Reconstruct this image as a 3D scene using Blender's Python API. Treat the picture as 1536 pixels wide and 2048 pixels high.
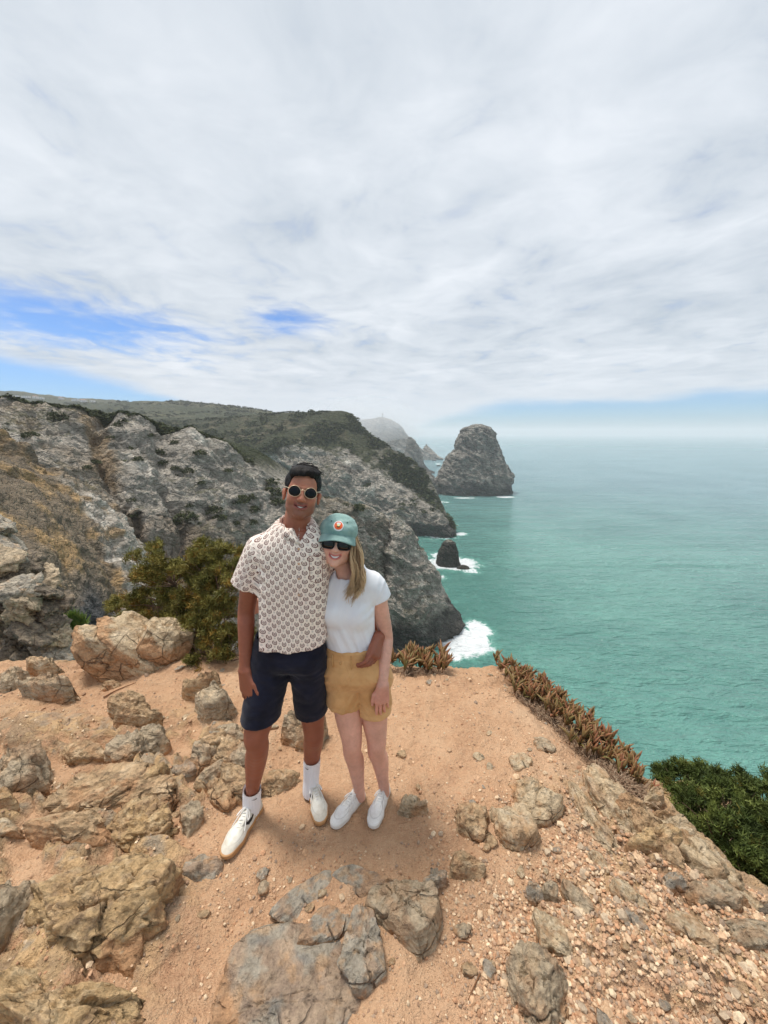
import bpy, math, random
import numpy as np
from mathutils import Vector, Matrix

for _o in list(bpy.data.objects):
    bpy.data.objects.remove(_o)
SC = bpy.context.scene
COL = SC.collection
R = math.radians
rng = np.random.default_rng(7)
random.seed(7)

# ------------------------------------------------------------------ camera
CAM_Z = 2.0
PITCH = R(11.7)
cam_data = bpy.data.cameras.new('camera')
cam = bpy.data.objects.new('camera', cam_data)
COL.objects.link(cam)
cam.location = (0, 0, CAM_Z)
cam.rotation_euler = (R(90) - PITCH, 0, 0)
cam_data.sensor_fit = 'HORIZONTAL'
cam_data.sensor_width = 36.0
cam_data.lens = 18.0
cam_data.clip_start = 0.05
cam_data.clip_end = 60000
SC.camera = cam

# ------------------------------------------------------------------ render look
SC.view_settings.view_transform = 'Standard'
SC.view_settings.look = 'None'
SC.view_settings.exposure = 1.30
SC.view_settings.gamma = 1.0
SC.view_settings.use_curve_mapping = False
SC.render.engine = 'CYCLES'
SC.cycles.use_denoising = True
SC.cycles.use_adaptive_sampling = True
SC.cycles.adaptive_threshold = 0.015
SC.cycles.max_bounces = 6
SC.cycles.diffuse_bounces = 3
SC.cycles.glossy_bounces = 3
SC.cycles.transparent_max_bounces = 8
SC.cycles.volume_bounces = 2
SC.cycles.caustics_reflective = False
SC.cycles.caustics_refractive = False

# ------------------------------------------------------------------ node helper
class NT:
    def __init__(self, tree, clear=True):
        self.t = tree
        if clear:
            tree.nodes.clear()
    def new(self, typ, **kw):
        n = self.t.nodes.new(typ)
        for k, v in kw.items():
            setattr(n, k, v)
        return n
    def put(self, sock, val):
        if val is None:
            return
        if isinstance(val, bpy.types.NodeSocket):
            self.t.links.new(val, sock)
        else:
            if sock.type == 'RGBA' and hasattr(val, '__len__') and len(val) == 3:
                val = (*val, 1)
            sock.default_value = val
    def m(self, op, a, b=None, c=None, clamp=False):
        n = self.new('ShaderNodeMath', operation=op)
        n.use_clamp = clamp
        for i, v in enumerate((a, b, c)):
            self.put(n.inputs[i], v)
        return n.outputs[0]
    def add(self, a, b): return self.m('ADD', a, b)
    def sub(self, a, b): return self.m('SUBTRACT', a, b)
    def mul(self, a, b): return self.m('MULTIPLY', a, b)
    def vm(self, op, a, b=None, scale=None):
        n = self.new('ShaderNodeVectorMath', operation=op)
        self.put(n.inputs[0], a)
        if b is not None: self.put(n.inputs[1], b)
        if scale is not None: self.put(n.inputs['Scale'], scale)
        return n.outputs['Value'] if op in ('LENGTH', 'DOT_PRODUCT', 'DISTANCE') else n.outputs[0]
    def sep(self, v):
        n = self.new('ShaderNodeSeparateXYZ'); self.put(n.inputs[0], v)
        return n.outputs
    def comb(self, x, y, z=0.0):
        n = self.new('ShaderNodeCombineXYZ')
        for i, v in enumerate((x, y, z)): self.put(n.inputs[i], v)
        return n.outputs[0]
    def noise(self, vec, scale, detail=4, rough=0.55, dist=0.0, color=False, typ='FBM', lac=2.0):
        n = self.new('ShaderNodeTexNoise'); n.noise_type = typ
        self.put(n.inputs['Vector'], vec); self.put(n.inputs['Scale'], scale)
        n.inputs['Detail'].default_value = detail
        self.put(n.inputs['Roughness'], rough)
        n.inputs['Distortion'].default_value = dist
        n.inputs['Lacunarity'].default_value = lac
        return n.outputs['Color'] if color else n.outputs['Fac']
    def voro(self, vec, scale, feature='F1', out='Distance', rnd=1.0):
        n = self.new('ShaderNodeTexVoronoi', feature=feature)
        self.put(n.inputs['Vector'], vec); self.put(n.inputs['Scale'], scale)
        n.inputs['Randomness'].default_value = rnd
        return n.outputs[out]
    def ss(self, x, lo, hi, a=0.0, b=1.0):
        n = self.new('ShaderNodeMapRange', interpolation_type='SMOOTHSTEP')
        self.put(n.inputs[0], x)
        for i, v in enumerate((lo, hi, a, b)): self.put(n.inputs[i + 1], v)
        return n.outputs[0]
    def lin(self, x, lo, hi, a=0.0, b=1.0):
        n = self.new('ShaderNodeMapRange')
        self.put(n.inputs[0], x)
        for i, v in enumerate((lo, hi, a, b)): self.put(n.inputs[i + 1], v)
        return n.outputs[0]
    def mix(self, f, a, b, blend='MIX'):
        n = self.new('ShaderNodeMix', data_type='RGBA', blend_type=blend)
        self.put(n.inputs[0], f); self.put(n.inputs[6], a); self.put(n.inputs[7], b)
        return n.outputs[2]
    def ramp(self, f, stops, interp='LINEAR'):
        n = self.new('ShaderNodeValToRGB')
        n.color_ramp.interpolation = interp
        el = n.color_ramp.elements
        while len(el) < len(stops): el.new(0.5)
        for e, (p, c) in zip(el, stops):
            e.position = p; e.color = (*c, 1) if len(c) == 3 else c
        self.put(n.inputs[0], f)
        return n.outputs[0]
    def attr(self, name, out='Color'):
        n = self.new('ShaderNodeAttribute'); n.attribute_name = name
        return n.outputs[out]
    def bump(self, h, strength=0.5, dist=0.01, normal=None):
        n = self.new('ShaderNodeBump')
        n.inputs['Strength'].default_value = strength
        n.inputs['Distance'].default_value = dist
        self.put(n.inputs['Height'], h)
        if normal is not None: self.put(n.inputs['Normal'], normal)
        return n.outputs[0]
    def coord(self, out='Object'):
        return self.new('ShaderNodeTexCoord').outputs[out]
    def pos(self):
        return self.new('ShaderNodeNewGeometry').outputs['Position']

def srgb(r, g, b):
    f = lambda c: ((c / 255 + 0.055) / 1.055) ** 2.4 if c > 10 else c / 255 / 12.92
    return (f(r), f(g), f(b))

# ------------------------------------------------------------------ world: sky with a broken stratus deck
SUN_EL, SUN_AZ = R(71), R(-60)         # azimuth measured from +Y towards +X: high on the left
world = bpy.data.worlds.new('World')
SC.world = world
world.use_nodes = True
w = NT(world.node_tree)
sky = w.new('ShaderNodeTexSky', sky_type='NISHITA')
sky.sun_disc = False
sky.sun_elevation = SUN_EL
sky.sun_rotation = SUN_AZ
sky.altitude = 70
sky.air_density = 1.0
sky.dust_density = 0.6
sky.ozone_density = 1.5
dirv = w.coord('Generated')
dx, dy, dz = w.sep(dirv)
el = w.m('ARCSINE', dz)
az = w.m('ARCTAN2', dx, dy)
inv = w.m('DIVIDE', 1.0, w.add(w.m('MAXIMUM', dz, 0.0), 0.055))
pl = w.comb(w.mul(dx, inv), w.mul(dy, inv), 0.0)                 # a flat cloud deck seen from below
warp = w.vm('SCALE', w.vm('SUBTRACT', w.noise(pl, 0.9, 3, color=True), (0.5, 0.5, 0.5)), scale=0.9)
plw = w.vm('ADD', pl, warp)
n_big = w.noise(plw, 0.55, 3, 0.5)
n_mid = w.noise(plw, 2.3, 5, 0.58)
n_fine = w.noise(w.vm('MULTIPLY', plw, (1.0, 0.75, 1.0)), 5.5, 5, 0.6)
tex = w.add(w.add(w.mul(n_big, 0.50), w.mul(n_mid, 0.42)), w.mul(n_fine, 0.13))   # mean about 0.53
# clear gaps: a low one over the hills on the left, a slot above the sea horizon on the right
ga = w.m('POWER', w.m('DIVIDE', w.add(az, 0.70), 0.30), 2.0)
ge = w.m('POWER', w.m('DIVIDE', w.sub(el, 0.205), 0.050), 2.0)
gap_l = w.m('EXPONENT', w.mul(w.add(ga, ge), -1.0))
ga2 = w.m('POWER', w.m('DIVIDE', w.add(az, 0.23), 0.10), 2.0)
ge2 = w.m('POWER', w.m('DIVIDE', w.sub(el, 0.252), 0.035), 2.0)
gap_m = w.mul(w.m('EXPONENT', w.mul(w.add(ga2, ge2), -1.0)), 0.75)
gaps = w.m('MAXIMUM', gap_l, gap_m)
edge_n = w.mul(w.sub(w.noise(w.comb(w.mul(az, 1.0), w.mul(el, 5.0), 0.0), 4.0, 4), 0.5), 0.05)
# lower edge of the deck: rises away from the middle of the view, dips where fog sits on the headland
fogaz = w.m('EXPONENT', w.mul(w.m('POWER', w.m('DIVIDE', w.add(az, 0.16), 0.27), 2.0), -1.0))
lowlim = w.sub(w.add(0.068, w.mul(w.m('MAXIMUM', w.sub(-0.05, az), 0.0), 0.085)), w.mul(fogaz, 0.14))
low = w.ss(w.sub(w.add(el, edge_n), lowlim), -0.012, 0.018)
cov_n = w.add(w.mul(n_mid, 0.6), w.mul(n_fine, 0.5))
cover = w.ss(w.add(w.sub(cov_n, w.mul(gaps, 0.50)), 0.205), 0.24, 0.72)
cover = w.mul(cover, low)
shade = w.lin(tex, 0.40, 0.66)
shade = w.add(w.mul(shade, w.ss(el, 0.04, 0.16)), w.mul(0.62, w.ss(el, 0.16, 0.04)))
glow = w.m('MAXIMUM', w.vm('DOT_PRODUCT', dirv, (math.cos(SUN_EL) * math.sin(SUN_AZ), math.cos(SUN_EL) * math.cos(SUN_AZ), math.sin(SUN_EL))), 0.0)
glow = w.m('POWER', glow, 3.0)
cloud = w.mix(shade, srgb(184, 194, 205), srgb(224, 229, 236))
cloud = w.mix(w.m('MULTIPLY', glow, 0.22), cloud, (0.82, 0.83, 0.85))
STR = 0.12
K = 0.475 / STR
cloudc = w.vm('SCALE', cloud, scale=K)
skyc = w.vm('MULTIPLY', sky.outputs[0], (0.23, 0.34, 0.50))
final = w.mix(cover, skyc, cloudc)
bg = w.new('ShaderNodeBackground')
w.put(bg.inputs['Color'], final)
bg.inputs['Strength'].default_value = STR
wo = w.new('ShaderNodeOutputWorld')
w.t.links.new(bg.outputs[0], wo.inputs[0])

# ------------------------------------------------------------------ sun, veiled by cloud
sun_data = bpy.data.lights.new('sun', 'SUN')
sun_data.energy = 1.5
sun_data.angle = R(16)
sun_data.color = (1.0, 0.955, 0.89)
sun = bpy.data.objects.new('sun', sun_data)
COL.objects.link(sun)
sv = Vector((math.cos(SUN_EL) * math.sin(SUN_AZ), math.cos(SUN_EL) * math.cos(SUN_AZ), math.sin(SUN_EL)))
sun.rotation_euler = sv.to_track_quat('Z', 'Y').to_euler()

# ------------------------------------------------------------------ placing helpers (photo measurements -> metres)
CP, SP = math.cos(PITCH), math.sin(PITCH)
def P(u, v, Y):
    d = (v - 1024) / 768.0
    t = Y / (CP - d * SP)
    return np.array([(u - 768) / 768.0 * t, Y, CAM_Z + t * (-SP - d * CP)])
def G(u, v, z=0.0):
    d = (v - 1024) / 768.0
    t = (CAM_Z - z) / (SP + d * CP)
    return np.array([(u - 768) / 768.0 * t, t * (CP - d * SP), z])

# ------------------------------------------------------------------ numpy noise
_perm = np.random.default_rng(3).permutation(256).astype(np.int32)
_perm = np.concatenate([_perm, _perm, _perm])
_grad = np.random.default_rng(4).normal(size=(256, 3)).astype(np.float32)
_grad /= np.linalg.norm(_grad, axis=1)[:, None]
def perlin(p):
    p = np.asarray(p, dtype=np.float32)
    i = np.floor(p).astype(np.int32)
    f = p - i
    u = f * f * f * (f * (f * 6 - 15) + 10)
    i &= 255
    def g(ox, oy, oz):
        h = _perm[_perm[_perm[i[:, 0] + ox] + i[:, 1] + oy] + i[:, 2] + oz]
        gr = _grad[h]
        return gr[:, 0] * (f[:, 0] - ox) + gr[:, 1] * (f[:, 1] - oy) + gr[:, 2] * (f[:, 2] - oz)
    lx = lambda a, b: a + u[:, 0] * (b - a)
    y0 = lx(g(0, 0, 0), g(1, 0, 0)); y1 = lx(g(0, 1, 0), g(1, 1, 0))
    z0 = y0 + u[:, 1] * (y1 - y0)
    y0 = lx(g(0, 0, 1), g(1, 0, 1)); y1 = lx(g(0, 1, 1), g(1, 1, 1))
    z1 = y0 + u[:, 1] * (y1 - y0)
    return (z0 + u[:, 2] * (z1 - z0)) * 1.6
def fbm(p, octaves=5, gain=0.5, lac=2.03):
    p = np.asarray(p, dtype=np.float32)
    s = np.zeros(len(p), np.float32); a = 1.0
    for o in range(octaves):
        s += a * perlin(p + 17.3 * o); p = p * lac; a *= gain
    return s
def ridged(p, octaves=5, gain=0.5, lac=2.1):
    p = np.asarray(p, dtype=np.float32)
    s = np.zeros(len(p), np.float32); a = 1.0
    for o in range(octaves):
        s += a * (1 - 2.2 * np.abs(perlin(p + 11.7 * o))); p = p * lac; a *= gain
    return s
def worley(p):
    """F1, F2 and an id for each point."""
    p = np.asarray(p, dtype=np.float32)
    i = np.floor(p).astype(np.int32); f = p - i
    f1 = np.full(len(p), 9.0, np.float32); f2 = f1.copy(); idd = np.zeros(len(p), np.int32)
    for a in (-1, 0, 1):
        for b in (-1, 0, 1):
            for c in (-1, 0, 1):
                h = _perm[_perm[_perm[(i[:, 0] + a) & 255] + ((i[:, 1] + b) & 255)] + ((i[:, 2] + c) & 255)]
                q = _grad[h] * 0.45 + 0.5 + np.array([a, b, c], np.float32)
                d = np.sqrt(((f - q) ** 2).sum(1))
                n = d < f1
                f2 = np.where(n, f1, np.minimum(f2, d)); idd = np.where(n, h, idd); f1 = np.where(n, d, f1)
    return f1, f2, idd
def sstep(x, a, b):
    t = np.clip((x - a) / (b - a), 0, 1)
    return t * t * (3 - 2 * t)

# ------------------------------------------------------------------ object helpers
def mesh_from(name, V, F, smooth=True):
    me = bpy.data.meshes.new(name)
    V = np.asarray(V, np.float32)
    if isinstance(F, np.ndarray):
        n = F.shape[1]
        me.vertices.add(len(V)); me.vertices.foreach_set('co', V.ravel())
        me.loops.add(F.size); me.loops.foreach_set('vertex_index', F.ravel().astype(np.int32))
        me.polygons.add(len(F))
        me.polygons.foreach_set('loop_start', np.arange(0, F.size, n, dtype=np.int32))
        me.update(calc_edges=True)
    else:
        me.from_pydata([tuple(map(float, v)) for v in V], [], [tuple(map(int, f)) for f in F])
    me.polygons.foreach_set('use_smooth', np.full(len(me.polygons), smooth))
    me.update()
    return me
def vcol(me, cols, name='Col'):
    a = me.color_attributes.new(name, 'FLOAT_COLOR', 'POINT')
    c = np.ones((len(me.vertices), 4), np.float32); c[:, :cols.shape[1]] = cols
    a.data.foreach_set('color', c.ravel())
def obj(name, me, mat=None, parent=None, label=None, cat=None, group=None, kind=None, loc=None):
    o = bpy.data.objects.new(name, me)
    COL.objects.link(o)
    if mat is not None and me is not None and not me.materials:
        me.materials.append(mat)
    if parent is not None: o.parent = parent
    if loc is not None: o.location = loc
    tag(o, label, cat, group, kind)
    return o
def tag(o, label=None, cat=None, group=None, kind=None):
    if label: o['label'] = label
    if cat: o['category'] = cat
    if group: o['group'] = group
    if kind: o['kind'] = kind
    return o
def empty(name, loc, label=None, cat=None, group=None):
    o = bpy.data.objects.new(name, None)
    COL.objects.link(o)
    o.location = loc
    o.empty_display_size = 0.05
    tag(o, label, cat, group)
    return o
def recenter(me, loc):
    V = np.empty(len(me.vertices) * 3, np.float32); me.vertices.foreach_get('co', V)
    V = V.reshape(-1, 3) - np.asarray(loc, np.float32)
    me.vertices.foreach_set('co', V.ravel()); me.update()
def material(name):
    m = bpy.data.materials.new(name); m.use_nodes = True
    n = NT(m.node_tree)
    b = n.new('ShaderNodeBsdfPrincipled'); o = n.new('ShaderNodeOutputMaterial')
    n.t.links.new(b.outputs[0], o.inputs[0])
    return m, n, b
def simple(name, col, rough=0.6, spec=0.4, bump=None):
    m, n, b = material(name)
    b.inputs['Base Color'].default_value = (*col, 1)
    b.inputs['Roughness'].default_value = rough
    b.inputs['Specular IOR Level'].default_value = spec
    if bump:
        n.put(b.inputs['Normal'], n.bump(n.noise(n.coord(), bump[0], 4), bump[1], bump[2]))
    return m
def grid_faces(nr, nc, wrap=False):
    r = np.arange(nr - 1)[:, None]; c = np.arange(nc if wrap else nc - 1)[None, :]
    c2 = (c + 1) % nc
    return np.stack([r * nc + c, r * nc + c2, (r + 1) * nc + c2, (r + 1) * nc + c], -1).reshape(-1, 4)
def catmull(Pts, n):
    """Dense curve through control points along axis 0 (any trailing shape)."""
    Pts = np.asarray(Pts, float); m = len(Pts)
    ext = np.concatenate([[2 * Pts[0] - Pts[1]], Pts, [2 * Pts[-1] - Pts[-2]]])
    x = np.linspace(0, m - 1, n); i = np.minimum(x.astype(int), m - 2); t = (x - i).reshape(-1, *([1] * (Pts.ndim - 1)))
    p0, p1, p2, p3 = ext[i], ext[i + 1], ext[i + 2], ext[i + 3]
    return 0.5 * (2 * p1 + (p2 - p0) * t + (2 * p0 - 5 * p1 + 4 * p2 - p3) * t ** 2 + (3 * p1 - p0 - 3 * p2 + p3) * t ** 3)
def tube(pts, rad, sides=6, cap=True):
    """Vertices and faces of a tube along a polyline."""
    pts = np.asarray(pts, float); n = len(pts)
    rad = np.broadcast_to(np.asarray(rad, float), (n,))
    tan = np.gradient(pts, axis=0); tan /= np.linalg.norm(tan, axis=1)[:, None] + 1e-9
    ref = np.array([0, 0, 1.0]) if abs(tan[0][2]) < 0.9 else np.array([1.0, 0, 0])
    V = []
    for i in range(n):
        a = np.cross(tan[i], ref); a /= np.linalg.norm(a) + 1e-9
        b = np.cross(a, tan[i]); ref = b
        for k in range(sides):
            th = 2 * math.pi * k / sides
            V.append(pts[i] + rad[i] * (math.cos(th) * a + math.sin(th) * b))
    F = []
    for i in range(n - 1):
        for k in range(sides):
            k2 = (k + 1) % sides
            F.append((i * sides + k, (i + 1) * sides + k, (i + 1) * sides + k2, i * sides + k2))
    if cap:
        F.append(tuple(range(sides))); F.append(tuple((n - 1) * sides + k for k in reversed(range(sides))))
    return V, F
class MB:
    def __init__(s): s.V = []; s.F = []
    def add(s, V, F):
        o = len(s.V); s.V.extend([tuple(v) for v in V]); s.F.extend([tuple(i + o for i in f) for f in F]); return s
    def mesh(s, name, smooth=True): return mesh_from(name, s.V, s.F, smooth)
def lerp(a, b, t):
    t = np.asarray(t)[:, None]
    return np.asarray(a) * (1 - t) + np.asarray(b) * t
import bmesh

# =================================================================== FAR SETTING
SEA_Z = -68.0
def at_sea(u, v): return G(u, v, SEA_Z)

# ------------------------------------------------------------------ sea
def build_sea():
    m, n, b = material('sea_water')
    p = n.pos()
    px, py, pz = n.sep(p)
    dist = n.vm('LENGTH', n.comb(px, py, 0.0))
    # waves: swell, chop, ripples
    ani = n.vm('MULTIPLY', p, (0.36, 1.0, 1.0))
    sw = n.noise(n.vm('MULTIPLY', p, (0.16, 1.0, 1.0)), 0.06, 3, 0.5)
    ch = n.noise(ani, 0.30, 4, 0.6, dist=0.3)
    rp = n.noise(ani, 1.2, 3, 0.6)
    h = n.add(n.add(n.mul(sw, 3.2), n.mul(ch, 1.25)), n.mul(rp, 0.42))
    nrm = n.bump(h, 1.0, 3.6)
    # water body colour: green over sand close in, bluer farther out
    patch = n.noise(p, 0.012, 3, 0.5)
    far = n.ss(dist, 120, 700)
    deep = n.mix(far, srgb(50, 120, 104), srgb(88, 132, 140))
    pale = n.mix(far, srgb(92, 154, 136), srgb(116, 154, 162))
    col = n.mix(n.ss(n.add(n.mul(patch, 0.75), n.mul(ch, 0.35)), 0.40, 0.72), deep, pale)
    # foam: wash around every rock that stands in the water
    fn = n.noise(p, 0.16, 5, 0.68, dist=1.2)
    fn2 = n.noise(p, 0.55, 4, 0.65, dist=0.6)
    fnoise = n.add(n.mul(fn, 0.62), n.mul(fn2, 0.38))
    foam = None
    for (u, v, ru, rv, amt) in FOAM:
        c = at_sea(u, v); a = at_sea(u + ru, v); d1 = at_sea(u, v - rv); d2 = at_sea(u, v + rv)
        rx = abs(a[0] - c[0]); ry = abs(d1[1] - d2[1]) / 2; cy = (d1[1] + d2[1]) / 2
        q = n.comb(n.m('DIVIDE', n.sub(px, float(c[0])), float(rx)), n.m('DIVIDE', n.sub(py, float(cy)), float(ry)), 0.0)
        k = n.ss(n.vm('LENGTH', q), 1.25, 0.25, 0.0, amt)
        k = n.mul(k, 1.0)
        foam = k if foam is None else n.m('MAXIMUM', foam, k)
    fm = n.ss(n.add(fnoise, n.mul(foam, 0.52)), 0.70, 0.86)
    caps = n.mul(n.ss(n.noise(ani, 0.33, 5, 0.72, dist=0.8), 0.735, 0.78), n.ss(dist, 900, 250, 0.0, 0.7))
    fm = n.m('MAXIMUM', fm, caps)
    # pale aerated water round the foam
    halo = n.ss(n.add(fnoise, n.mul(foam, 0.55)), 0.50, 0.85, 0.0, 0.55)
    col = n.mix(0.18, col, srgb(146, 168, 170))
    col = n.mix(halo, col, srgb(120, 190, 172))
    col = n.mix(fm, col, (0.82, 0.85, 0.85))
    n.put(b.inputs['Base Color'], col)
    n.put(b.inputs['Roughness'], n.m('ADD', n.ss(dist, 100, 3000, 0.10, 0.30), n.mul(fm, 0.5), clamp=True))
    b.inputs['IOR'].default_value = 1.333
    n.put(b.inputs['Normal'], nrm)
    xs = np.concatenate([[-12000, -6000, -3000, -1500, -800], np.linspace(-500, 700, 61), [1000, 2000, 4000, 7000, 12000]])
    ys = np.concatenate([[-900, -400], np.linspace(-100, 900, 61), [1200, 2000, 3500, 6000, 9000, 12000]])
    X, Y = np.meshgrid(xs, ys)
    V = np.stack([X.ravel(), Y.ravel(), np.full(X.size, SEA_Z)], 1)
    me = mesh_from('sea', V, grid_faces(len(ys), len(xs)))
    obj('sea', me, m, kind='structure')
FOAM = [(928, 1285, 74, 40, 1.0), (958, 1262, 36, 26, 0.9), (905, 1310, 30, 18, 0.8),
        (905, 1128, 72, 19, 0.9), (880, 1112, 32, 10, 0.6), (940, 1142, 28, 9, 0.6), (880, 1155, 22, 8, 0.55),
        (880, 1074, 48, 7, 0.62), (922, 1068, 20, 5, 0.75), (868, 1050, 20, 12, 0.5), (905, 1050, 24, 6, 0.4),
        (1010, 994, 26, 2.6, 0.95), (930, 996, 34, 1.6, 0.7), (885, 1004, 26, 4, 0.5), (880, 1020, 20, 5, 0.45),
        (862, 918, 18, 1.5, 0.8), (876, 928, 10, 1.8, 0.6), (830, 935, 30, 2.0, 0.6)]
build_sea()

# ------------------------------------------------------------------ cliff sheets
def cliff_mat(name, fine=1.0, bump=0.6, rough=0.9):
    m, n, b = material(name)
    p = n.pos()
    base = n.attr('Col')
    # beds dip down to the right: features stretch along them
    st = n.comb(n.mul(n.vm('DOT_PRODUCT', p, (0.80, 0.15, -0.58)), 0.30), n.mul(n.vm('DOT_PRODUCT', p, (0.10, 0.95, 0.25)), 0.5), n.vm('DOT_PRODUCT', p, (0.58, 0.20, 0.79)))
    a = n.noise(st, 0.85 * fine, 6, 0.70, dist=0.9)
    c = n.noise(p, 2.4 * fine, 5, 0.7)
    k = n.add(n.mul(a, 0.74), n.mul(c, 0.26))
    wv = n.vm('ADD', n.vm('MULTIPLY', p, (0.7, 0.7, 1.25)), n.vm('SCALE', n.noise(p, 0.5 * fine, 3, color=True), scale=2.2 / fine))
    ed = n.voro(wv, 0.55 * fine, 'DISTANCE_TO_EDGE')
    ed2 = n.voro(wv, 1.9 * fine, 'DISTANCE_TO_EDGE')
    var = n.ramp(k, [(0.30, (0.42, 0.41, 0.40)), (0.46, (0.84, 0.83, 0.81)), (0.55, (1.12, 1.1, 1.07)), (0.66, (1.75, 1.73, 1.68))])
    n.put(b.inputs['Base Color'], n.mix(1.0, base, var, 'MULTIPLY'))
    b.inputs['Roughness'].default_value = rough
    b.inputs['Specular IOR Level'].default_value = 0.15
    hgt = n.add(n.add(n.mul(k, 1.2), n.mul(n.ss(ed, 0.0, 0.22), 0.55)), n.mul(n.ss(ed2, 0.0, 0.2), 0.18))
    n.put(b.inputs['Normal'], n.bump(hgt, min(1.0, bump * 1.3), 1.5 / fine))
    return m
def sheet(name, rows, nr, nc, disp, colf, mat, rowpos=None, kind='structure', label=None, cat=None):
    rows = np.array([[P(*c) if len(c) == 3 else np.array(c[:3]) for c in r] for r in rows])
    g = catmull(rows, nr)                       # along rows
    g = catmull(np.swapaxes(g, 0, 1), nc)       # along columns
    g = np.swapaxes(g, 0, 1)
    du = np.gradient(g, axis=1); dv = np.gradient(g, axis=0)
    nr_ = np.cross(du, dv); nr_ /= np.linalg.norm(nr_, axis=2)[..., None] + 1e-9
    if nr_[..., 2].mean() < 0: nr_ = -nr_
    V = g.reshape(-1, 3); N = nr_.reshape(-1, 3)
    t = np.repeat(np.linspace(0, 1, nr), nc); s = np.tile(np.linspace(0, 1, nc), nr)
    V = V + disp(V, N, s, t)
    g = V.reshape(nr, nc, 3)
    du = np.gradient(g, axis=1); dv = np.gradient(g, axis=0)
    N = np.cross(du, dv); N /= np.linalg.norm(N, axis=2)[..., None] + 1e-9
    if N[..., 2].mean() < 0: N = -N
    N = N.reshape(-1, 3)
    me = mesh_from(name, V, grid_faces(nr, nc))
    vcol(me, colf(V, N, s, t))
    o = obj(name, me, mat, kind=kind, label=label, cat=cat)
    return o, V, N, s, t
def crag(p, s, bed=(0.5, 0.2, 0.85)):
    """Rugged rock relief, about -1..1, with features of size s (metres) along tilted beds."""
    bed = np.array(bed); bed = bed / np.linalg.norm(bed)
    q = p / s
    w = np.stack([fbm(q * 0.7 + 5, 3), fbm(q * 0.7 + 31, 3), fbm(q * 0.7 + 57, 3)], 1)
    q = q + 0.5 * w
    c = (q @ bed)[:, None] * bed[None]
    q2 = (q - c) * 0.55 + c * 1.7
    lg = (q @ bed) * 1.15 + 0.35 * w[:, 0]; lg = lg - np.floor(lg)           # ledges along the beds
    return 0.42 * ridged(q2, 6, 0.56) + 0.5 * fbm(q * 0.5 + 9, 4) - 0.2 + 0.42 * (sstep(lg, 0.0, 0.82) - sstep(lg, 0.86, 1.0) - 0.4)
GREY, PALE, DARK = np.array([0.43, 0.392, 0.34]), np.array([0.74, 0.69, 0.61]), np.array([0.16, 0.148, 0.13])
BROWN, OCHRE, SCRUB = np.array([0.30, 0.235, 0.17]), np.array([0.46, 0.31, 0.16]), np.array([0.050, 0.058, 0.026])

def grey_cols(V, N, s, t, sc=1.0, veg=0.5, warm=0.3, wet=True):
    a = fbm(V / (9 * sc), 5) ; c = fbm(V / (20 * sc) + 80, 3)
    bd = np.array([0.58, 0.20, 0.79]); h_ = V @ bd
    Q = V * 0.22 + (h_ - 0.22 * h_)[:, None] * bd[None]                 # stretched along the beds
    b_ = 0.65 * fbm(Q / (2.6 * sc) + 0.4 * a[:, None] + 40, 5, 0.6) + 0.45 * fbm(V / (4.0 * sc) + 60, 4, 0.6)
    col = lerp(GREY, PALE, sstep(b_ + 0.5 * a, 0.15, 0.9))
    col = lerp(col, DARK, sstep(-b_ + 0.4 * a, 0.35, 0.9) * 0.8)
    col = lerp(col, BROWN, sstep(c + 0.35 * a, 0.15, 0.7) * warm)
    vg = sstep(N[:, 2] + 0.5 * b_ + 0.4 * c - 0.35, 0.5, 0.75) * veg
    col = lerp(col, SCRUB * 1.25, vg)
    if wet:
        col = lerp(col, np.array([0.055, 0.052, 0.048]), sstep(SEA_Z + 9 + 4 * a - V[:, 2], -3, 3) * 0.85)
    return col

# grey wall with the descending ridge and the pinnacle at its seaward end
ridge_u = [-260, -110, 0, 95, 190, 262, 340, 440, 530, 600, 700, 762, 777, 791, 830, 868, 902, 921]
ridge_v = [800, 806, 812, 817, 828, 842, 864, 898, 952, 985, 1012, 1034, 1068, 1034, 1085, 1150, 1212, 1246]
ridge_Y = [66, 72, 78, 82, 86, 90, 95, 103, 112, 118, 124, 128, 128.5, 129, 130, 131, 132, 132.7]
base_u = [-330, -130, 20, 150, 240, 300, 350, 400, 450, 520, 640, 720, 748, 775, 812, 850, 888, 917]
base_v = [1100, 1100, 1092, 1088, 1085, 1088, 1095, 1105, 1118, 1160, 1240, 1290, 1298, 1302, 1296, 1290, 1278, 1254]
base_Y = [44, 48, 54, 59, 64, 66, 69, 72, 75, 84, 98, 108]
base_Y += [float(at_sea(u, v)[1]) - 0.3 for u, v in zip(base_u[12:], base_v[12:])]
crest = [(u, v, Y) for u, v, Y in zip(ridge_u, ridge_v, ridge_Y)]
basep = [(u, v, Y) for u, v, Y in zip(base_u, base_v, base_Y)]
cw = np.array([P(*c) for c in crest]); bw = np.array([P(*c) for c in basep])
def between(f, out=0.0, down=0.0):
    q = cw * (1 - f) + bw * f
    q = q.copy(); q[:, 1] -= out; q[:, 2] -= down
    return [(*x, 0) for x in q]
backd = np.clip((np.arange(18) - 8) / 6.0, 0, 1)
back1 = [(c[0], c[1] + 7 - 4 * k, c[2] - 0.3 - 5 * k, 0) for c, k in zip(cw, backd)]
back2 = [(c[0] + 4 * k, c[1] + 34 - 24 * k, max(c[2] - 3 - 24 * k, SEA_Z - 2), 0) for c, k in zip(cw, backd)]
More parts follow.
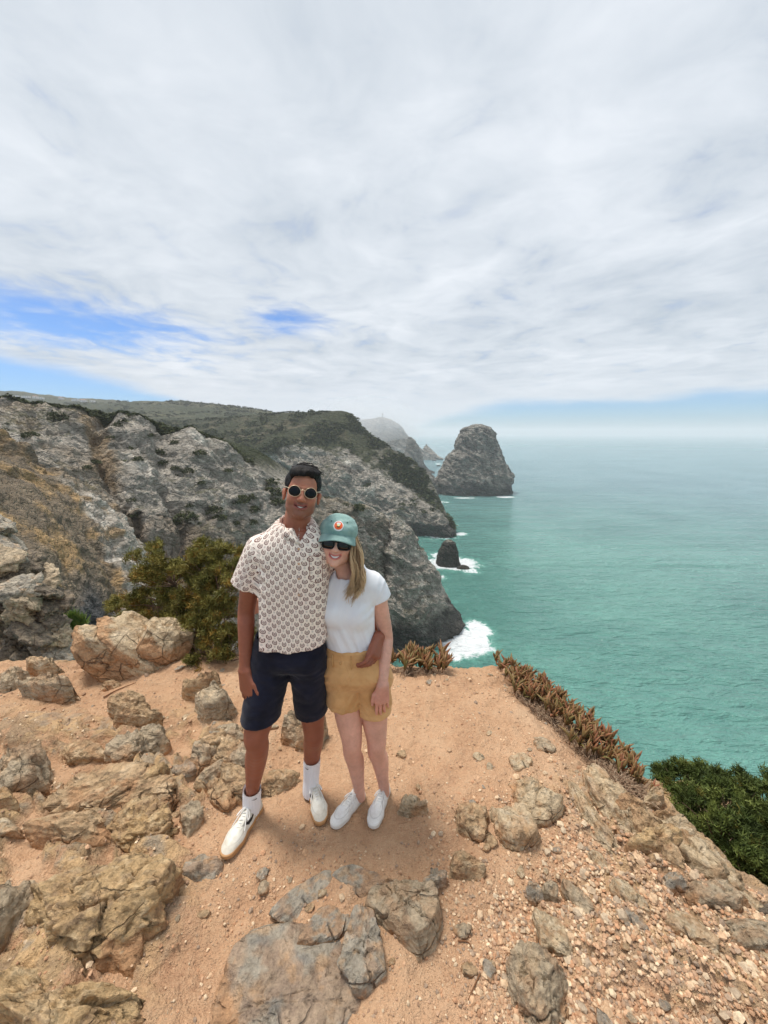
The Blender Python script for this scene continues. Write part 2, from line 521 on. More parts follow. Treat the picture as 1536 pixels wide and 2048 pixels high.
def d_wall(V, N, s, t):
    a = crag(V, 15.0) * 2.6 + crag(V + 50, 5.0, (0.6, 0.1, 0.7)) * 1.5 + crag(V + 90, 2.0, (0.7, 0.1, 0.6)) * 0.4
    # two gullies cutting the wall on the left
    for s0, wd, dp in ((0.255, 0.012, 3.2), (0.355, 0.014, 2.6)):
        a -= dp * np.exp(-((s - s0 - 0.05 * (t - 0.45) + 0.012 * fbm(V / 9, 3)) / wd) ** 2)
    tip = sstep(s, 0.78, 0.95)
    a = a * (1 - 0.35 * tip)
    k = sstep(t, 0.10, 0.30) * 0.75 + 0.25
    return N * (a * k)[:, None] * np.array([1, 1, 0.8])
def c_wall(V, N, s, t):
    col = grey_cols(V, N, s, t, 1.0, 0.75, 0.35)
    b_ = fbm(V / 6.0 + 3, 4)
    gul = np.exp(-((s - 0.255 - 0.05 * (t - 0.45)) / 0.02) ** 2)
    och = np.clip(gul + sstep(0.30 - s + 0.1 * b_, 0.0, 0.12) * 0.5, 0, 1) * sstep(0.45 - s, 0, 0.2)
    col = lerp(col, OCHRE * 0.62, och * sstep(b_, -0.5, 0.5) * 0.8)
    low = sstep(t + 0.12 * b_, 0.70, 0.86) * sstep(s, 0.62, 0.4)          # scree at the foot
    col = lerp(col, np.array([0.25, 0.20, 0.15]), low * 0.8)
    slope = sstep(s, 0.50, 0.56) * sstep(s, 0.76, 0.70)                   # earthy saddle with shrubs
    col = lerp(col, np.array([0.23, 0.20, 0.155]), slope * sstep(b_ + 0.5, 0.0, 0.6) * 0.85)
    rim = sstep(t, 0.27, 0.235) * sstep(s, 0.5, 0.42)                    # scrub along the rim
    col = lerp(col, SCRUB, rim)
    path = np.exp(-((t - 0.275 - 0.01 * b_) / 0.012) ** 2) * sstep(s, 0.47, 0.50) * sstep(s, 0.72, 0.68)
    col = lerp(col, np.array([0.42, 0.36, 0.28]), path * 0.8)
    return col
M_CLIFF = cliff_mat('cliff_rock', 1.0, 0.7)
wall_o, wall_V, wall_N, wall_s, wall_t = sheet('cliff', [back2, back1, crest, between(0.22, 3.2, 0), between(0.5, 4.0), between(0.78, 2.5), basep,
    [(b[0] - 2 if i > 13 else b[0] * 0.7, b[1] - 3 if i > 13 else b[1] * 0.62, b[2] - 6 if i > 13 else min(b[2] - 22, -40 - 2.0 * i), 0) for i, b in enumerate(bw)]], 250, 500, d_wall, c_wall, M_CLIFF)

# ochre spur on the left, nearer
sp_c = [(-260, 800, 34), (-120, 835, 37), (0, 880, 39), (60, 905, 40), (130, 957, 40), (182, 1030, 38), (214, 1090, 36), (240, 1140, 34), (256, 1185, 32), (262, 1215, 30.5)]
sp_b = [(-260, 1050, 15), (-140, 1085, 15.5), (-60, 1120, 16), (0, 1150, 16.5), (50, 1180, 17), (90, 1205, 18), (125, 1222, 19), (160, 1240, 20), (190, 1252, 22), (215, 1255, 24)]
sc_ = np.array([P(*c) for c in sp_c]); sb_ = np.array([P(*c) for c in sp_b])
def sbt(f, out=0.0, up=0.0):
    q = sc_ * (1 - f) + sb_ * f; q = q.copy(); q[:, 1] -= out; q[:, 2] += up
    return [(*x, 0) for x in q]
def d_spur(V, N, s, t):
    spine = sstep(t, 0.42, 0.30)
    a = crag(V, 5.5, (0.75, 0.1, 0.6)) * (0.55 + 0.6 * spine) + crag(V + 20, 1.9) * (0.22 + 0.22 * spine) + fbm(V / 0.7, 3) * 0.06
    return N * a[:, None]
def c_spur(V, N, s, t):
    a = fbm(V / 3.5, 5); b_ = fbm(V / 1.1 + 9, 5, 0.6); c = fbm(V / np.array([2.2, 9, 9]) + 3, 4)
    col = lerp(np.array([0.22, 0.175, 0.125]), OCHRE * 0.9, sstep(a + 0.8 * c, 0.0, 0.9))
    col = lerp(col, np.array([0.17, 0.14, 0.105]), sstep(b_, 0.0, 0.8) * 0.75)
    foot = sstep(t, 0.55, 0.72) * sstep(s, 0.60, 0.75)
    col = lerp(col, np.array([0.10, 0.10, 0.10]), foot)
    spine = sstep(t + 0.06 * a, 0.36, 0.29) * sstep(s, 0.38, 0.5)
    col = lerp(col, lerp(GREY, PALE, sstep(b_, -0.2, 0.7)), spine * 0.85)
    col = lerp(col, OCHRE * 0.7, spine * sstep(a, 0.25, 0.5) * 0.8)
    return col
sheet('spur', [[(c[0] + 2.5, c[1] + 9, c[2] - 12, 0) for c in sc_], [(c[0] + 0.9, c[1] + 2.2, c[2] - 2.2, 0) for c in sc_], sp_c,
     sbt(0.10, 1.6, -0.3), sbt(0.35, 1.2), sbt(0.7, 0.3, -0.6), sp_b, [(b[0], b[1] - 3, b[2] - 1.5, 0) for b in sb_]], 220, 300, d_spur, c_spur, cliff_mat('spur_rock', 3.0, 0.6))

# gully floor between the ledge and the cliffs
fl = []
for (f, Ys) in ((0, 70), (1, 52), (2, 38), (3, 28), (4, 20), (5, 13), (6, 7)):
    vb = [1110, 1140, 1178, 1212, 1252, 1300, 1400][f]
    fl.append([(-420, vb + 20, Ys), (-150, vb + 15, Ys), (60, vb + 8, Ys), (230, vb, Ys), (330, vb + 30, Ys), (440, vb + 90, Ys), (560, vb + 180, Ys), (700, vb + 300, Ys)])
def d_floor(V, N, s, t):
    return np.stack([0 * s, 0 * s, fbm(V / 9, 5) * 0.8 + fbm(V / 1.4, 4) * 0.12 - 0.3], 1)
def c_floor(V, N, s, t):
    a = fbm(V / 7, 4); b_ = fbm(V / 1.0, 4)
    col = lerp(np.array([0.17, 0.16, 0.15]), np.array([0.19, 0.13, 0.075]), sstep(a, -0.2, 0.5))
    return lerp(col, np.array([0.10, 0.095, 0.055]), sstep(b_ - 0.3 * a, 0.1, 0.6) * 0.7)
sheet('gully', fl, 150, 200, d_floor, c_floor, cliff_mat('gully_ground', 4.0, 0.5))

# headland with a scrub-covered top
hu = [150, 290, 420, 540, 640, 698, 738, 790, 850, 873, 892, 907]
hsky = list(zip(hu, [834, 836, 838, 828, 824, 826, 872, 906, 946, 985, 1028, 1060], [430, 415, 400, 380, 362, 350, 334, 314, 298, 287, 277, 267]))
hlip = list(zip([110, 250, 390, 490, 560, 640, 692, 740, 792, 840, 874, 904], [905, 905, 902, 905, 893, 884, 896, 925, 958, 990, 1022, 1066], [270, 275, 280, 288, 295, 300, 298, 292, 286, 279, 272, 264.5]))
hbase_u = [80, 200, 330, 440, 520, 600, 680, 740, 800, 846, 882, 905]
hbase_v = [1010, 1015, 1025, 1035, 1045, 1058, 1068, 1072, 1075, 1076, 1075, 1072]
hbase = [(u, v, float(at_sea(u, v)[1])) for u, v in zip(hbase_u, hbase_v)]
hs_, hl_, hb_ = (np.array([P(*c) for c in q]) for q in (hsky, hlip, hbase))
def hmix(A, B, f, out=0.0, up=0.0):
    q = A * (1 - f) + B * f; q = q.copy(); q[:, 1] -= out; q[:, 2] += up
    return [(*x, 0) for x in q]
kk = np.clip((np.arange(12) - 4) / 4.0, 0, 1)
hback = [(c[0] + 10 * k, c[1] + 60 - 20 * k, max(c[2] - 6 - 50 * k, SEA_Z - 3), 0) for c, k in zip(hs_, kk)]
def d_head(V, N, s, t):
    face = sstep(t, 0.42, 0.52)
    a = crag(V, 26, (0.6, 0.1, 0.75)) * (1.2 + 4.2 * face) + crag(V + 70, 9, (0.7, 0.2, 0.6)) * (0.4 + 2.6 * face) + fbm(V / 4, 3) * 0.35
    a = a * (0.4 + 0.6 * sstep(t, 0.16, 0.28))
    cave = np.exp(-(((s - 0.83) / 0.05) ** 2 + ((t - 0.86) / 0.07) ** 2)) * 9 + np.exp(-(((s - 0.345) / 0.05) ** 2 + ((t - 0.50) / 0.035) ** 2)) * 6
    return N * (a - cave)[:, None] * np.array([1, 1, 0.7])
def c_head(V, N, s, t):
    col = grey_cols(V, N, s, t, 2.2, 0.8, 0.25)
    a = fbm(V / 22, 4); b_ = fbm(V / 7 + 4, 4)
    top = sstep(t + 0.05 * a + 0.02 * b_, 0.47, 0.43)
    g = lerp(np.array([0.066, 0.072, 0.036]), np.array([0.135, 0.12, 0.072]), sstep(a + 0.6 * b_, 0.0, 0.8))
    col = lerp(col, g, top * (1 - 0.6 * sstep(s, 0.55, 0.7) * sstep(b_, -0.2, 0.4)))
    tr = np.exp(-((t - 0.33 + 0.28 * (s - 0.3) + 0.006 * b_) / 0.008) ** 2) * sstep(s, 0.42, 0.36)
    return lerp(col, np.array([0.24, 0.20, 0.14]), tr * 0.7 * top)
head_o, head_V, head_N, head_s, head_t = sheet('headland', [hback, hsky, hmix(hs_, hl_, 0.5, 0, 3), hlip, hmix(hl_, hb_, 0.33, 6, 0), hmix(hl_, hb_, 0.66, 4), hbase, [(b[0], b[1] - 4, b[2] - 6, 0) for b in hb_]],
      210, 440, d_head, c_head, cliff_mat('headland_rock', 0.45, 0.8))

# green hills inland and the distant ridge that carries houses
def c_hill(V, N, s, t):
    a = fbm(V / 60, 5); b_ = fbm(V / 18 + 4, 4)
    g = lerp(np.array([0.060, 0.068, 0.034]), np.array([0.125, 0.12, 0.068]), sstep(a + 0.5 * b_, -0.1, 0.8))
    return g
def d_hill(V, N, s, t):
    return np.stack([0 * s, 0 * s, fbm(V / 70, 4) * 3.0 + np.abs(fbm(V / 9, 3)) * 1.4], 1)
hill_rows = [[(-500, 850, 900), (-200, 850, 900), (60, 850, 900), (260, 850, 900), (420, 850, 850), (560, 860, 800), (640, 875, 780)],
             [(-500, 808, 620), (-200, 810, 640), (60, 812, 660), (200, 809, 680), (330, 806, 690), (450, 810, 690), (548, 827, 690)],
             [(-500, 850, 440), (-200, 838, 470), (60, 828, 500), (200, 824, 520), (330, 824, 540), (450, 828, 560), (560, 842, 580)],
             [(-500, 960, 230), (-200, 930, 260), (60, 880, 300), (200, 862, 330), (330, 858, 360), (450, 858, 400), (560, 862, 430)]]
hill_o, hill_V, hill_N, hill_s, hill_t = sheet('hill', hill_rows, 120, 260, d_hill, c_hill, cliff_mat('hill_scrub', 0.3, 0.6))
far_rows = [[(-700, 850, 1150), (-300, 850, 1150), (0, 850, 1150), (150, 850, 1150), (320, 860, 1150), (460, 870, 1100)],
            [(-700, 792, 900), (-300, 788, 900), (0, 785, 900), (110, 797, 910), (240, 806, 930), (400, 822, 960)],
            [(-700, 800, 760), (-300, 800, 760), (0, 805, 770), (110, 812, 780), (240, 815, 800), (400, 828, 840)],
            [(-700, 850, 640), (-300, 845, 650), (0, 840, 660), (110, 835, 680), (240, 835, 700), (400, 840, 720)]]
far_o, far_V, far_N, far_s, far_t = sheet('distant_hill', far_rows, 80, 240, lambda V, N, s, t: np.stack([0 * s, 0 * s, fbm(V / 60, 4) * 3 + np.abs(fbm(V / 14, 3)) * 2.2], 1), c_hill, bpy.data.materials['hill_scrub'])

# the last cape, half lost in fog
cu = [640, 700, 738, 768, 800, 822, 850, 884]
ctop = list(zip(cu, [850, 842, 838, 835, 850, 880, 902, 917], [1120, 1090, 1070, 1050, 1040, 1035, 1032, 1030]))
cbase = [(u, v, float(at_sea(u, v)[1])) for u, v in zip([600, 680, 740, 780, 815, 838, 860, 886], [922, 922, 922, 921.5, 921, 920.5, 920, 919])]
ct_, cb_ = (np.array([P(*c) for c in q]) for q in (ctop, cbase))
def d_cape(V, N, s, t):
    a = (crag(V, 60, (0.8, 0.1, 0.3)) * 9 + crag(V, 20, (0.8, 0.1, 0.3)) * 4) * sstep(t, 0.2, 0.45) + fbm(V / 30, 3) * 2
    return N * a[:, None] * np.array([1, 1, 0.4])
sheet('cape', [[(c[0] + 10, c[1] + 160, max(c[2] - 30, SEA_Z), 0) for c in ct_], ctop, hmix(ct_, cb_, 0.3, 12), hmix(ct_, cb_, 0.7, 6), cbase, [(b[0], b[1] - 5, b[2] - 8, 0) for b in cb_]],
      120, 200, d_cape, lambda V, N, s, t: grey_cols(V, N, s, t, 6.0, 0.5, 0.3, False), cliff_mat('cape_rock', 0.2, 0.8))

# ------------------------------------------------------------------ rocks standing in the sea
def sea_rock(name, levels, Y0, depth, seed, amp, label, nr=90, nc=160, feat=12.0, mat=None, colf=None, cat='sea stack'):
    """levels: (v, u_left, u_right) silhouette from top to waterline; depth: half depth over half width."""
    lv = np.array(levels, float)
    rings = []
    for (v, ul, ur) in lv:
        a, b_ = P(ul, v, Y0), P(ur, v, Y0)
        rings.append([(a[0] + b_[0]) / 2, (b_[0] - a[0]) / 2, a[2]])
    rings = np.array(rings); rings[-1, 2] = SEA_Z - 1.5
    cr = catmull(rings, nr)
    th = np.linspace(0, 2 * math.pi, nc, endpoint=False)
    C, S = np.cos(th), np.sin(th)
    V = []
    for (cx, hw, z) in cr:
        hw = max(hw, 0.02)
        V.append(np.stack([cx + hw * np.sign(C) * np.abs(C) ** 0.85, Y0 + hw * depth * np.sign(S) * np.abs(S) ** 0.85, np.full(nc, z)], 1))
    V = np.array(V)
    du = np.roll(V, -1, 1) - np.roll(V, 1, 1); dv = np.gradient(V, axis=0)
    N = np.cross(dv, du); N /= np.linalg.norm(N, axis=2)[..., None] + 1e-9
    cen = V.mean(axis=1, keepdims=True)
    if ((V - cen) * N).sum() < 0: N = -N
    V = V.reshape(-1, 3); N = N.reshape(-1, 3)
    d = (crag(V + seed * 13, feat, (0.75, 0.15, 0.5)) + 0.45 * crag(V + seed * 29, feat / 3, (0.7, 0.2, 0.6)) - 0.25) * amp
    d = d * np.repeat(0.35 + 0.65 * sstep(np.linspace(0, 1, nr), 0.0, 0.25), nc)
    V = V + N * d[:, None] * np.array([1, 1, 0.45])
    F = grid_faces(nr, nc, True)
    top = len(V); V = np.vstack([V, V[:nc].mean(0, keepdims=True)])
    me = mesh_from(name, V, [tuple(f) for f in F] + [(top, (k + 1) % nc, k) for k in range(nc)])
    N = np.vstack([N, [[0, 0, 1]]])
    vcol(me, (colf or grey_cols)(V, N, None, None))
    loc = (float(V[:, 0].mean()), Y0, SEA_Z)
    recenter(me, loc)
    return obj(name, me, mat, label=label, cat=cat, loc=loc)
M_STACK = cliff_mat('stack_rock', 0.35, 0.8)
def c_stack(V, N, s, t):
    a = fbm(V / 16, 5); b_ = fbm(V / 6 + 4, 5, 0.6)
    col = lerp(np.array([0.27, 0.25, 0.222]), np.array([0.47, 0.44, 0.39]), sstep(b_ + 0.4 * a, 0.0, 0.8))
    col = lerp(col, np.array([0.12, 0.115, 0.108]), sstep(-b_ + a, 0.3, 0.9) * 0.7)
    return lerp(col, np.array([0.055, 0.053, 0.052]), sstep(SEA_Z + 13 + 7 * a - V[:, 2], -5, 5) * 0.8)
yst = float(at_sea(945, 994)[1])
sea_rock('sea_stack', [(848, 951, 963), (851, 941, 973), (857, 930, 983), (868, 921, 990), (884, 914, 995), (899, 911, 999), (910, 896, 1003), (925, 888, 1010), (940, 882, 1016), (955, 874, 1020), (972, 870, 1020), (986, 868, 1020), (996, 864, 1024)],
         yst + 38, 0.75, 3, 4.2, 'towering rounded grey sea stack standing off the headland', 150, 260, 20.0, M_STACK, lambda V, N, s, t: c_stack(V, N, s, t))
ysr = float(at_sea(895, 1134)[1])
def c_small(V, N, s, t):
    a = fbm(V / 3, 5); b_ = fbm(V / 1.0 + 4, 4)
    col = lerp(np.array([0.045, 0.04, 0.033]), np.array([0.085, 0.075, 0.06]), sstep(b_, -0.3, 0.6))
    return lerp(col, np.array([0.34, 0.31, 0.26]), sstep(V[:, 2] + 2.0 * a, SEA_Z + 11.8, SEA_Z + 13.4) * sstep(b_, -0.3, 0.2) * 0.85)
sea_rock('sea_rock', [(1080, 893, 903), (1084, 888, 909), (1092, 883, 912), (1102, 878, 915), (1115, 875, 917), (1126, 874, 919), (1134, 876, 924), (1139, 884, 926)],
         ysr + 4, 0.8, 5, 0.75, 'small dark pointed rock in white wash off the cliff', 80, 130, 4.0, cliff_mat('dark_rock', 1.6, 0.7), c_small, 'rock')
sea_rock('sea_rock', [(1130, 924, 928), (1132, 920, 934), (1135, 914, 938), (1137, 912, 940)], ysr - 2, 0.6, 8, 0.3, 'low black slab awash beside the small pointed rock', 24, 60, 3.0, bpy.data.materials['dark_rock'], c_small, 'rock')
yk = float(at_sea(858, 906 + 14)[1])
sea_rock('sea_stack', [(888, 852, 853), (894, 849, 857), (902, 845, 866), (910, 840, 874), (917, 834, 884)], float(at_sea(858, 918)[1]), 0.7, 9, 3.0, 'small grey pyramid of rock at the tip of the foggy cape', 40, 70, 30.0, bpy.data.materials['cape_rock'], lambda V, N, s, t: grey_cols(V, N, s, t, 5.0, 0.1, 0.3, False))
yk2 = float(at_sea(830, 945)[1])
sea_rock('sea_stack', [(874, 818, 822), (880, 815, 828), (892, 813, 836), (905, 811, 842), (920, 806, 846), (935, 800, 852), (950, 796, 872)], yk2, 0.8, 12, 3.0, 'jagged grey rock tooth between the headland and the foggy cape', 50, 80, 16.0, M_STACK, lambda V, N, s, t: c_stack(V, N, s, t))
sea_rock('sea_stack', [(938, 838, 850), (948, 828, 862), (960, 820, 874), (975, 815, 885), (994, 812, 888)], float(at_sea(850, 992)[1]) + 25, 0.8, 14, 3.0, 'low broken grey rock reef joining headland and tall sea stack', 50, 90, 14.0, M_STACK, lambda V, N, s, t: c_stack(V, N, s, t))
for (u, v, wd, nm) in ((868, 921.5, 5, 'left'), (877, 932, 5, 'right')):
    sea_rock('sea_rock', [(v - 2, u - wd * .4, u + wd * .3), (v - 1, u - wd * .8, u + wd * .8), (v, u - wd, u + wd)], float(at_sea(u, v)[1]), 0.5, u, 0.4, {'left': 'tiny black skerry breaking the pale water below the far pyramid rock', 'right': 'tiny black skerry in the channel left of the tall sea stack'}[nm], 14, 30, 8.0, bpy.data.materials['dark_rock'], lambda V, N, s, t: np.tile(np.array([[0.05, 0.05, 0.05]]), (len(V), 1)), 'rock')

# ------------------------------------------------------------------ scrub on the far ground
M_SCRUB, n_, b_ = material('scrub_leaves')
v_ = n_.noise(n_.pos(), 0.5, 4, 0.7)
n_.put(b_.inputs['Base Color'], n_.ramp(v_, [(0.3, (0.028, 0.036, 0.014)), (0.55, (0.062, 0.070, 0.028)), (0.75, (0.115, 0.112, 0.05))]))
b_.inputs['Roughness'].default_value = 0.85
b_.inputs['Specular IOR Level'].default_value = 0.15
def leaf_clump(nleaf, seed, leaf=0.2, shell=0.6):
    """A unit clump of small triangles filling a flattened dome; returns V, F."""
    g = np.random.default_rng(seed)
    d = g.normal(size=(nleaf, 3)); d /= np.linalg.norm(d, axis=1)[:, None]; d[:, 2] = np.abs(d[:, 2])
    lump = 1 + 0.35 * perlin(d * 2.3 + seed)
    c = d * (shell + (1 - shell) * g.random(nleaf)[:, None] ** 0.5) * lump[:, None]
    a = g.normal(size=(nleaf, 3)); b = g.normal(size=(nleaf, 3))
    V = np.stack([c + leaf * a, c + leaf * b, c - leaf * (a + b) * 0.5], 1).reshape(-1, 3)
    return V, np.arange(nleaf * 3).reshape(-1, 3)
def scatter_stuff(name, pts, sizes, label, nleaf=26, leaf=0.3, mat=M_SCRUB, flat=0.6, cat='scrub'):
    Vs, Fs = [], []; off = 0
    protos = [leaf_clump(nleaf, 100 + k, leaf) for k in range(8)]
    for i, (p, s) in enumerate(zip(pts, sizes)):
        V, F = protos[i % 8]
        th = i * 2.4; c, s_ = math.cos(th), math.sin(th)
        V = V @ np.array([[c, s_, 0], [-s_, c, 0], [0, 0, 1]])
        Vs.append(V * np.array([s, s, s * flat]) + p); Fs.append(F + off); off += len(V)
    me = mesh_from(name, np.vstack(Vs), np.vstack(Fs), False)
    return obj(name, me, mat, kind='stuff', label=label, cat=cat)
def choose(V, w, n, seed):
    g = np.random.default_rng(seed)
    w = np.clip(w, 0, None); return V[g.choice(len(V), n, p=w / w.sum())]
wgt = sstep(head_t, 0.47, 0.40) * sstep(head_t, 0.13, 0.16) * sstep(fbm(head_V / 25, 4), -0.3, 0.3) + 0.10 * sstep(head_t, 0.44, 0.47) * sstep(head_t, 0.72, 0.6) * sstep(fbm(head_V / 16 + 50, 3), 0.25, 0.5)
pts = choose(head_V, wgt, 2600, 1)
scatter_stuff('scrub', pts, 0.9 + 2.0 * rng.random(2600) ** 2, 'low dark green scrub covering the top of the headland')
pts = choose(hill_V, sstep(hill_t, 0.25, 0.35) * sstep(fbm(hill_V / 60 + 7, 3), -0.2, 0.4), 1500, 2)
scatter_stuff('scrub', pts, 1.5 + 2.5 * rng.random(1500) ** 2, 'grey green heath covering the inland hill')
pts = choose(wall_V, sstep(wall_t, 0.275, 0.25) * sstep(wall_t, 0.10, 0.16) * sstep(wall_s, 0.46, 0.40) + 0.01 * sstep(wall_N[:, 2], 0.5, 0.8) * sstep(wall_s, 0.6, 0.5), 1300, 3)
scatter_stuff('scrub', pts, 0.35 + 0.7 * rng.random(1300) ** 2, 'dark scrub along the rim of the grey cliff', 30)

SHRUBS = []
for k in range(5):
    V, F = leaf_clump(420, 300 + k, 0.10, 0.5)
    SHRUBS.append(mesh_from('shrub_foliage', V, F, False)); SHRUBS[-1].materials.append(M_SCRUB)
def on_sheet(V, u, v):
    """Nearest sheet vertex seen at a photo position."""
    q = V - np.array([0, 0, CAM_Z])
    f = q[:, 1] * CP - q[:, 2] * SP; dn = -q[:, 1] * SP - q[:, 2] * CP
    uu = 768 + 768 * q[:, 0] / f; vv = 1024 + 768 * dn / f
    d = (uu - u) ** 2 + (vv - v) ** 2 + 0.02 * f
    return V[np.argmin(np.where(f > 1, d, 1e9))]
wall_bush = [(112, 835, 18), (60, 872, 12), (275, 918, 10), (315, 905, 14), (326, 925, 12), (350, 885, 9), (400, 905, 13), (375, 942, 12), (352, 938, 9), (262, 1000, 8), (268, 1030, 8),
             (370, 1035, 22), (352, 1045, 12), (425, 1020, 18), (440, 1035, 14), (480, 1000, 20), (505, 1020, 16), (500, 995, 12), (538, 965, 18), (545, 985, 22), (552, 1005, 18), (470, 1045, 10), (505, 1045, 12),
             (405, 965, 8), (188, 925, 10), (175, 935, 9), (655, 1000, 14), (690, 1010, 10), (715, 1015, 18), (735, 1030, 14), (668, 1025, 10), (745, 1045, 10), (300, 870, 8), (235, 850, 9), (455, 940, 9), (380, 1012, 8)]
ORD = ['first', 'second', 'third', 'fourth', 'fifth', 'sixth', 'seventh', 'eighth', 'ninth', 'tenth', 'eleventh', 'twelfth', 'thirteenth']
def wall_zone(u, v):
    if u >= 530: return 'on the saddle right of the grey cliff wall'
    if v < 880: return 'just under the rim of the grey cliff wall'
    if v < 970: return 'across the upper face of the grey cliff wall'
    return 'along the foot of the grey cliff wall'
wall_bush.sort(); zone_n = {}
for i, (u, v, r) in enumerate(wall_bush):
    z_ = wall_zone(u, v); zone_n[z_] = zone_n.get(z_, 0) + 1
    p = on_sheet(wall_V, u, v); s = r / 768 * np.linalg.norm(p) * 0.95
    o = obj('shrub', SHRUBS[i % 5], None, label=('%s dark green shrub from the left ' % ORD[zone_n[z_] - 1]) + z_, cat='shrub', group='shrubs on the grey cliff wall', loc=tuple(p - np.array([0, 0, s * 0.25])))
    o.scale = (s, s, s * 0.75); o.rotation_euler = (0, 0, i * 1.7)

# ------------------------------------------------------------------ houses on the distant ridge, lighthouse on the cape
M_HWALL = simple('house_wall', (0.72, 0.70, 0.66), 0.8)
M_HROOF = simple('house_roof', (0.30, 0.15, 0.10), 0.8)
M_WIN = simple('house_window', (0.04, 0.05, 0.06), 0.3)
def box(x0, x1, y0, y1, z0, z1):
    V = [(x, y, z) for z in (z0, z1) for y in (y0, y1) for x in (x0, x1)]
    return V, [(0, 2, 3, 1), (4, 5, 7, 6), (0, 1, 5, 4), (2, 6, 7, 3), (0, 4, 6, 2), (1, 3, 7, 5)]
def house(u, v, wd, ht, label, flat=False):
    p = on_sheet(far_V, u, v); s = np.linalg.norm(p) / 768
    w_, h_ = wd * s, ht * s
    e = empty('house', tuple(p - np.array([0, 0, 0.5])), label, 'house', 'houses on the distant ridge')
    obj('wall', MB().add(*box(-w_ / 2, w_ / 2, -3, 3, 0, h_ + 0.5)).mesh('wall', False), M_HWALL, e)
    if flat:
        obj('roof', MB().add(*box(-w_ / 2 - .2, w_ / 2 + .2, -3.2, 3.2, h_ + .5, h_ + .8)).mesh('roof', False), M_HWALL, e)
    else:
        V = [(-w_ / 2 - .3, -3.4, h_ + .5), (w_ / 2 + .3, -3.4, h_ + .5), (w_ / 2 + .3, 3.4, h_ + .5), (-w_ / 2 - .3, 3.4, h_ + .5), (-w_ / 2 - .3, 0, h_ + 2), (w_ / 2 + .3, 0, h_ + 2)]
        obj('roof', mesh_from('roof', V, [(0, 1, 5, 4), (2, 3, 4, 5), (0, 4, 3), (1, 2, 5), (3, 2, 1, 0)], False), M_HROOF, e)
    for k in range(max(2, int(w_ / 3))):
        x = -w_ / 2 + (k + 0.5) * w_ / max(2, int(w_ / 3))
        obj('window', MB().add(*box(x - .5, x + .5, -3.08, -2.9, 1.2, 2.5)).mesh('window', False), M_WIN, e)
house(34, 794, 7, 2.4, 'leftmost long white house on the distant ridge', True)
house(52, 796, 10, 2.2, 'low white house, second from the left on the distant ridge', True)
house(72, 797, 6, 3.0, 'white house with a red roof, third from the left on the distant ridge')
house(84, 798, 4, 2.5, 'small white house, fourth from the left on the distant ridge', True)
house(122, 799, 5, 2.5, 'white house right of the gap between groves on the distant ridge')
house(150, 802, 9, 2.6, 'wide white house in the middle of the right hand hamlet on the distant ridge', True)
house(168, 803, 8, 2.6, 'white house with red roof left of the hamlet end on the distant ridge')
house(185, 804, 6, 2.4, 'small white house, second from the right on the distant ridge', True)
house(242, 806, 6, 2.0, 'rightmost lone white house on the distant ridge', True)
lp = P(765, 836, 1052)
lh = empty('lighthouse', tuple(lp - np.array([0, 0, 4])), 'small pale lighthouse tower on top of the foggy cape', 'lighthouse')
s_ = 1052 / 768
V, F = tube([(0, 0, 0), (0, 0, 9), (0, 0, 13)], [2.6, 2.2, 2.0], 12)
obj('tower', mesh_from('tower', V, F), M_HWALL, lh)
V, F = tube([(0, 0, 13), (0, 0, 13.5), (0, 0, 13.6), (0, 0, 15.4), (0, 0, 15.5), (0, 0, 17)], [2.7, 2.7, 1.5, 1.5, 1.8, 0.1], 12)
obj('lantern_room', mesh_from('lantern_room', V, F), M_HROOF, lh)
obj('keepers_house', MB().add(*box(-14, 10, 3, 9, -1, 5)).mesh('keepers_house', False), M_HWALL, lh)

# ------------------------------------------------------------------ sea air
def build_haze():
    m = bpy.data.materials.new('haze_air'); m.use_nodes = True
    n = NT(m.node_tree)
    v = n.new('ShaderNodeVolumePrincipled')
    v.inputs['Color'].default_value = (0.975, 0.985, 1.0, 1)
    v.inputs['Density'].default_value = HAZE
    v.inputs['Anisotropy'].default_value = 0.25
    o = n.new('ShaderNodeOutputMaterial')
    n.t.links.new(v.outputs[0], o.inputs['Volume'])
    V, F = box(-12500, 12500, -1200, 12500, SEA_Z - 9.5, 99)
    me = mesh_from('haze', V, F, False)
    obj('haze', me, m, kind='stuff', label='thin pale sea haze over the coast', cat='haze')
HAZE = 0.00026
build_haze()
# a bank of fog lying on the top of the cape
def build_fog():
    m = bpy.data.materials.new('fog_air'); m.use_nodes = True
    n = NT(m.node_tree)
    v = n.new('ShaderNodeVolumePrincipled'); v.inputs['Color'].default_value = (0.98, 0.985, 1.0, 1); v.inputs['Density'].default_value = 0.0050
    o = n.new('ShaderNodeOutputMaterial'); n.t.links.new(v.outputs[0], o.inputs['Volume'])
    bm = bmesh.new(); bmesh.ops.create_icosphere(bm, subdivisions=4, radius=1.0)
    D = np.array([q.co[:] for q in bm.verts]); F = np.array([[q.index for q in f.verts] for f in bm.faces]); bm.free()
    r = 1 + 0.25 * fbm(D * 1.6, 3)
    c = P(730, 846, 1010)
    V = D * r[:, None] * np.array([150, 110, 62])
    obj('fog', mesh_from('fog', V, F), m, None, 'low bank of fog lying on the far cape', 'fog', None, 'stuff', tuple(c))
build_fog()

